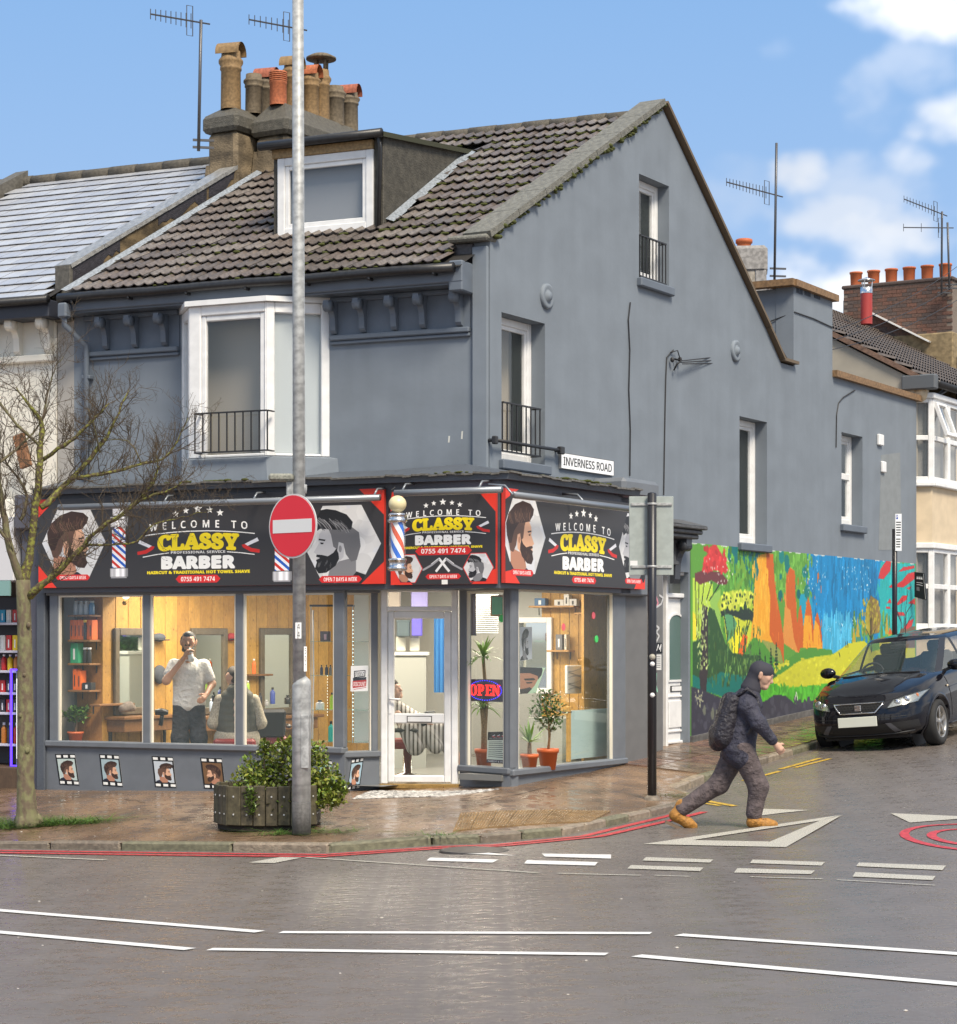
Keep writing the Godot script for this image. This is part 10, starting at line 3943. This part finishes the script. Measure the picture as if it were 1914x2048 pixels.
	part(car,"side_window",side[0],cg)
	part(car,"side_window",side[1],cg)
	part(car,"rear_window",back,cg)
	part(car,"door_pillar",bp,trim)
	b=MB.new()
	b.span(v3(-0.70,0.55,-1.6),v3(0.70,0.60,0.8))
	b.span(v3(-0.70,0.60,0.62),v3(0.70,0.90,0.98),0.05)
	part(car,"dashboard",b,trim)
	for x in [-0.34,0.34]:
		b=MB.new()
		b.box(v3(x,0.85,-0.25),v3(0.46,0.62,0.13),0.05,Basis(v3(1,0,0),-0.2))
		b.box(v3(x,1.22,-0.32),v3(0.25,0.17,0.09),0.04)
		part(car,"seat",b,mat("seat cloth",Color(0.03,0.03,0.032),0.9))
	b=MB.new()
	b.smooth()
	var ring:=[]
	for k in 17:ring.append(v3(-0.34+cos(TAU*k/16)*0.17,0.92+sin(TAU*k/16)*0.16,0.42-sin(TAU*k/16)*0.06))
	b.tube(ring,[0.016],6)
	part(car,"steering_wheel",b,trim)
	b=MB.new()
	b.box(v3(0,1.27,0.24),v3(0.22,0.07,0.03),0.015)
	part(car,"rear_view_mirror",b,trim)
	var chrome=mats["chrome"]
	part(car,"grille",patch([-0.235,0.535,0.235,0.535,0.345,0.655,-0.345,0.655],0.004,10,4),mat("grille black",Color(0.006,0.006,0.006),0.6))
	part(car,"grille_rim",edge_tube([-0.235,0.535,0.235,0.535,0.345,0.655,-0.345,0.655],0.008,0.011),chrome)
	b=MB.new()
	for j in 4:
		for i in 13:
			var x:=-0.27+i*0.045+(0.022 if j%2==1 else 0.0)
			if absf(x)<0.06:continue
			var p:=car_front(x,0.555+j*0.027,0.008)
			b.box(p,v3(0.018,0.010,0.008))
	part(car,"grille_mesh",b,trim,"","stuff")
	var bp0:=car_front(0,0.598,0.016)
	b=MB.new()
	b.box(bp0,v3(0.088,0.078,0.012),0.008)
	part(car,"badge",b,chrome)
	b=MB.new()
	for q in [[-0.03,0.020,0.03,0.020],[-0.03,0.020,-0.03,0.004],[-0.03,0.004,0.03,-0.006],[0.03,-0.006,0.03,-0.022],[0.03,-0.022,-0.03,-0.022]]:b.bar(bp0+v3(q[0],q[1],0.008),bp0+v3(q[2],q[3],0.008),0.009,0.006,v3(0,0,1))
	part(car,"badge_letter",b,mat("badge red grey",Color(0.12,0.11,0.11),0.4))
	for sg in [-1.0,1.0]:
		var c:=[sg*0.385,0.575,sg*0.715,0.625,sg*0.775,0.755,sg*0.455,0.672]
		var hl:=Node3D.new()
		hl.name=numbered(car,"headlight")
		car.add_child(hl,true)
		part(hl,"housing",patch(c,0.003,12,6),mat("headlamp silver",Color(0.42,0.43,0.42),0.25,{"metal":0.7,"tex":"blot","sc":9.0}))
		for q in [[0.50,0.638,0.045],[0.60,0.665,0.05]]:
			b=MB.new()
			b.smooth()
			b.ball(car_front(sg*q[0],q[1],0.0),v3(q[2],q[2],0.018),14,8)
			part(hl,"reflector",b,chrome)
		b=MB.new()
		b.smooth()
		b.ball(car_front(sg*0.70,0.70,0.0),v3(0.022,0.03,0.014),10,6)
		part(hl,"indicator",b,mat("amber lens",Color(0.5,0.14,0.03),0.3))
		part(hl,"lens",patch(c,0.016,12,6),glass("shop glass"))
		part(hl,"rim",edge_tube(c,0.006,0.006),trim)
		part(car,"fog_recess",patch([sg*0.50,0.285,sg*0.715,0.305,sg*0.715,0.40,sg*0.40,0.395],0.003,6,4),trim)
		part(car,"intake_strake",patch([sg*0.455,0.265,sg*0.535,0.275,sg*0.43,0.39,sg*0.36,0.39],0.008,4,4),mat("grey strake",Color(0.08,0.08,0.09),0.4))
	part(car,"lower_intake",patch([-0.46,0.255,0.46,0.255,0.40,0.385,-0.40,0.385],0.004,10,4),mats["grille black"])
	part(car,"bumper_lip",edge_tube([-0.70,0.262,-0.45,0.245,0.0,0.24,0.45,0.245,0.70,0.262],0.012,0.012,false),trim)
	part(car,"bumper_crease",edge_tube([-0.72,0.47,-0.4,0.462,-0.28,0.46],0.001,0.004,false),trim)
	part(car,"bumper_crease",edge_tube([0.28,0.46,0.4,0.462,0.72,0.47],0.001,0.004,false),trim)
	b=MB.new()
	b.box(car_front(0,0.425,0.02),v3(0.53,0.128,0.012),0.004,Basis(v3(1,0,0),-0.05))
	part(car,"number_plate",b,mat("blank plate",Color(0.64,0.66,0.58),0.5))
	part(car,"bonnet_edge",edge_tube([-0.60,0.752,-0.42,0.682,-0.35,0.668,0.35,0.668,0.42,0.682,0.60,0.752],0.0,0.004,false),trim)
	for q in [[v3(-0.55,0.955,1.0),v3(0.02,0.975,0.99)],[v3(0.05,0.975,1.0),v3(0.52,0.96,0.96)]]:
		b=MB.new()
		b.bar(q[0],q[1],0.018,0.014)
		part(car,"wiper",b,trim)
	b=MB.new()
	b.span(v3(-0.60,0.90,1.0),v3(0.60,0.935,1.09),0.01)
	part(car,"cowl",b,trim)
	for sg in [-1.0,1.0]:
		var mi:=Node3D.new()
		mi.name=numbered(car,"door_mirror")
		car.add_child(mi,true)
		b=MB.new()
		b.smooth()
		b.ball(v3(sg*0.90,1.0,0.62),v3(0.115,0.075,0.07),14,8)
		part(mi,"shell",b,paint)
		b=MB.new()
		b.bar(v3(sg*0.74,0.93,0.62),v3(sg*0.86,0.97,0.62),0.06,0.04)
		part(mi,"stalk",b,trim)
		for zz in [0.80,-0.20,-1.12]:
			b=MB.new()
			var pts:=[]
			for i in 12:
				var f:=0.04+0.95*i/11.0
				var z:float=zz-0.10*(1.0-f)*(1.0 if zz>0 else 0.0)
				var W:=table(CARW,f)*pow(1.0-pow(absf(z)/table(CARF,f),4.4),1.0/4.4)
				pts.append(v3(sg*(W+0.001),lerpf(0.2,table(CART,z),f),z))
			b.tube(pts,[0.0045],4)
			part(car,"door_line",b,trim)
		for q in [["side_crease",0.72,0.85,-1.6,0.004],["sill_strip",0.05,0.75,-0.85,0.014]]:
			b=MB.new()
			b.smooth()
			var pts:=[]
			for i in 14:
				var z:float=lerpf(q[2],q[3],i/13.0)
				var W:=table(CARW,q[1])*pow(1.0-pow(absf(z)/table(CARF,q[1]),4.4),1.0/4.4)
				pts.append(v3(sg*(W+0.002),lerpf(0.2,table(CART,z),q[1]),z))
			b.tube(pts,[q[4]],5)
			part(car,q[0],b,paint)
		b=MB.new()
		b.box(v3(sg*0.852,0.78,-0.08),v3(0.03,0.03,0.17),0.012)
		part(car,"door_handle",b,paint)
		b=MB.new()
		b.box(v3(sg*0.838,0.745,0.84),v3(0.015,0.025,0.05),0.006)
		part(car,"side_lamp",b,mat("amber side lamp",Color(0.6,0.5,0.35),0.3))
		b=MB.new()
		b.smooth()
		b.tube([v3(sg*0.752,0.945,0.62),v3(sg*0.758,0.955,0.0),v3(sg*0.762,0.985,-1.1)],[0.008],5)
		part(car,"window_trim",b,trim)
	b=MB.new()
	b.tube([v3(0.0,1.43,-0.1),v3(0.0,1.72,-0.22)],[0.006,0.003],5)
	part(car,"roof_aerial",b,trim)
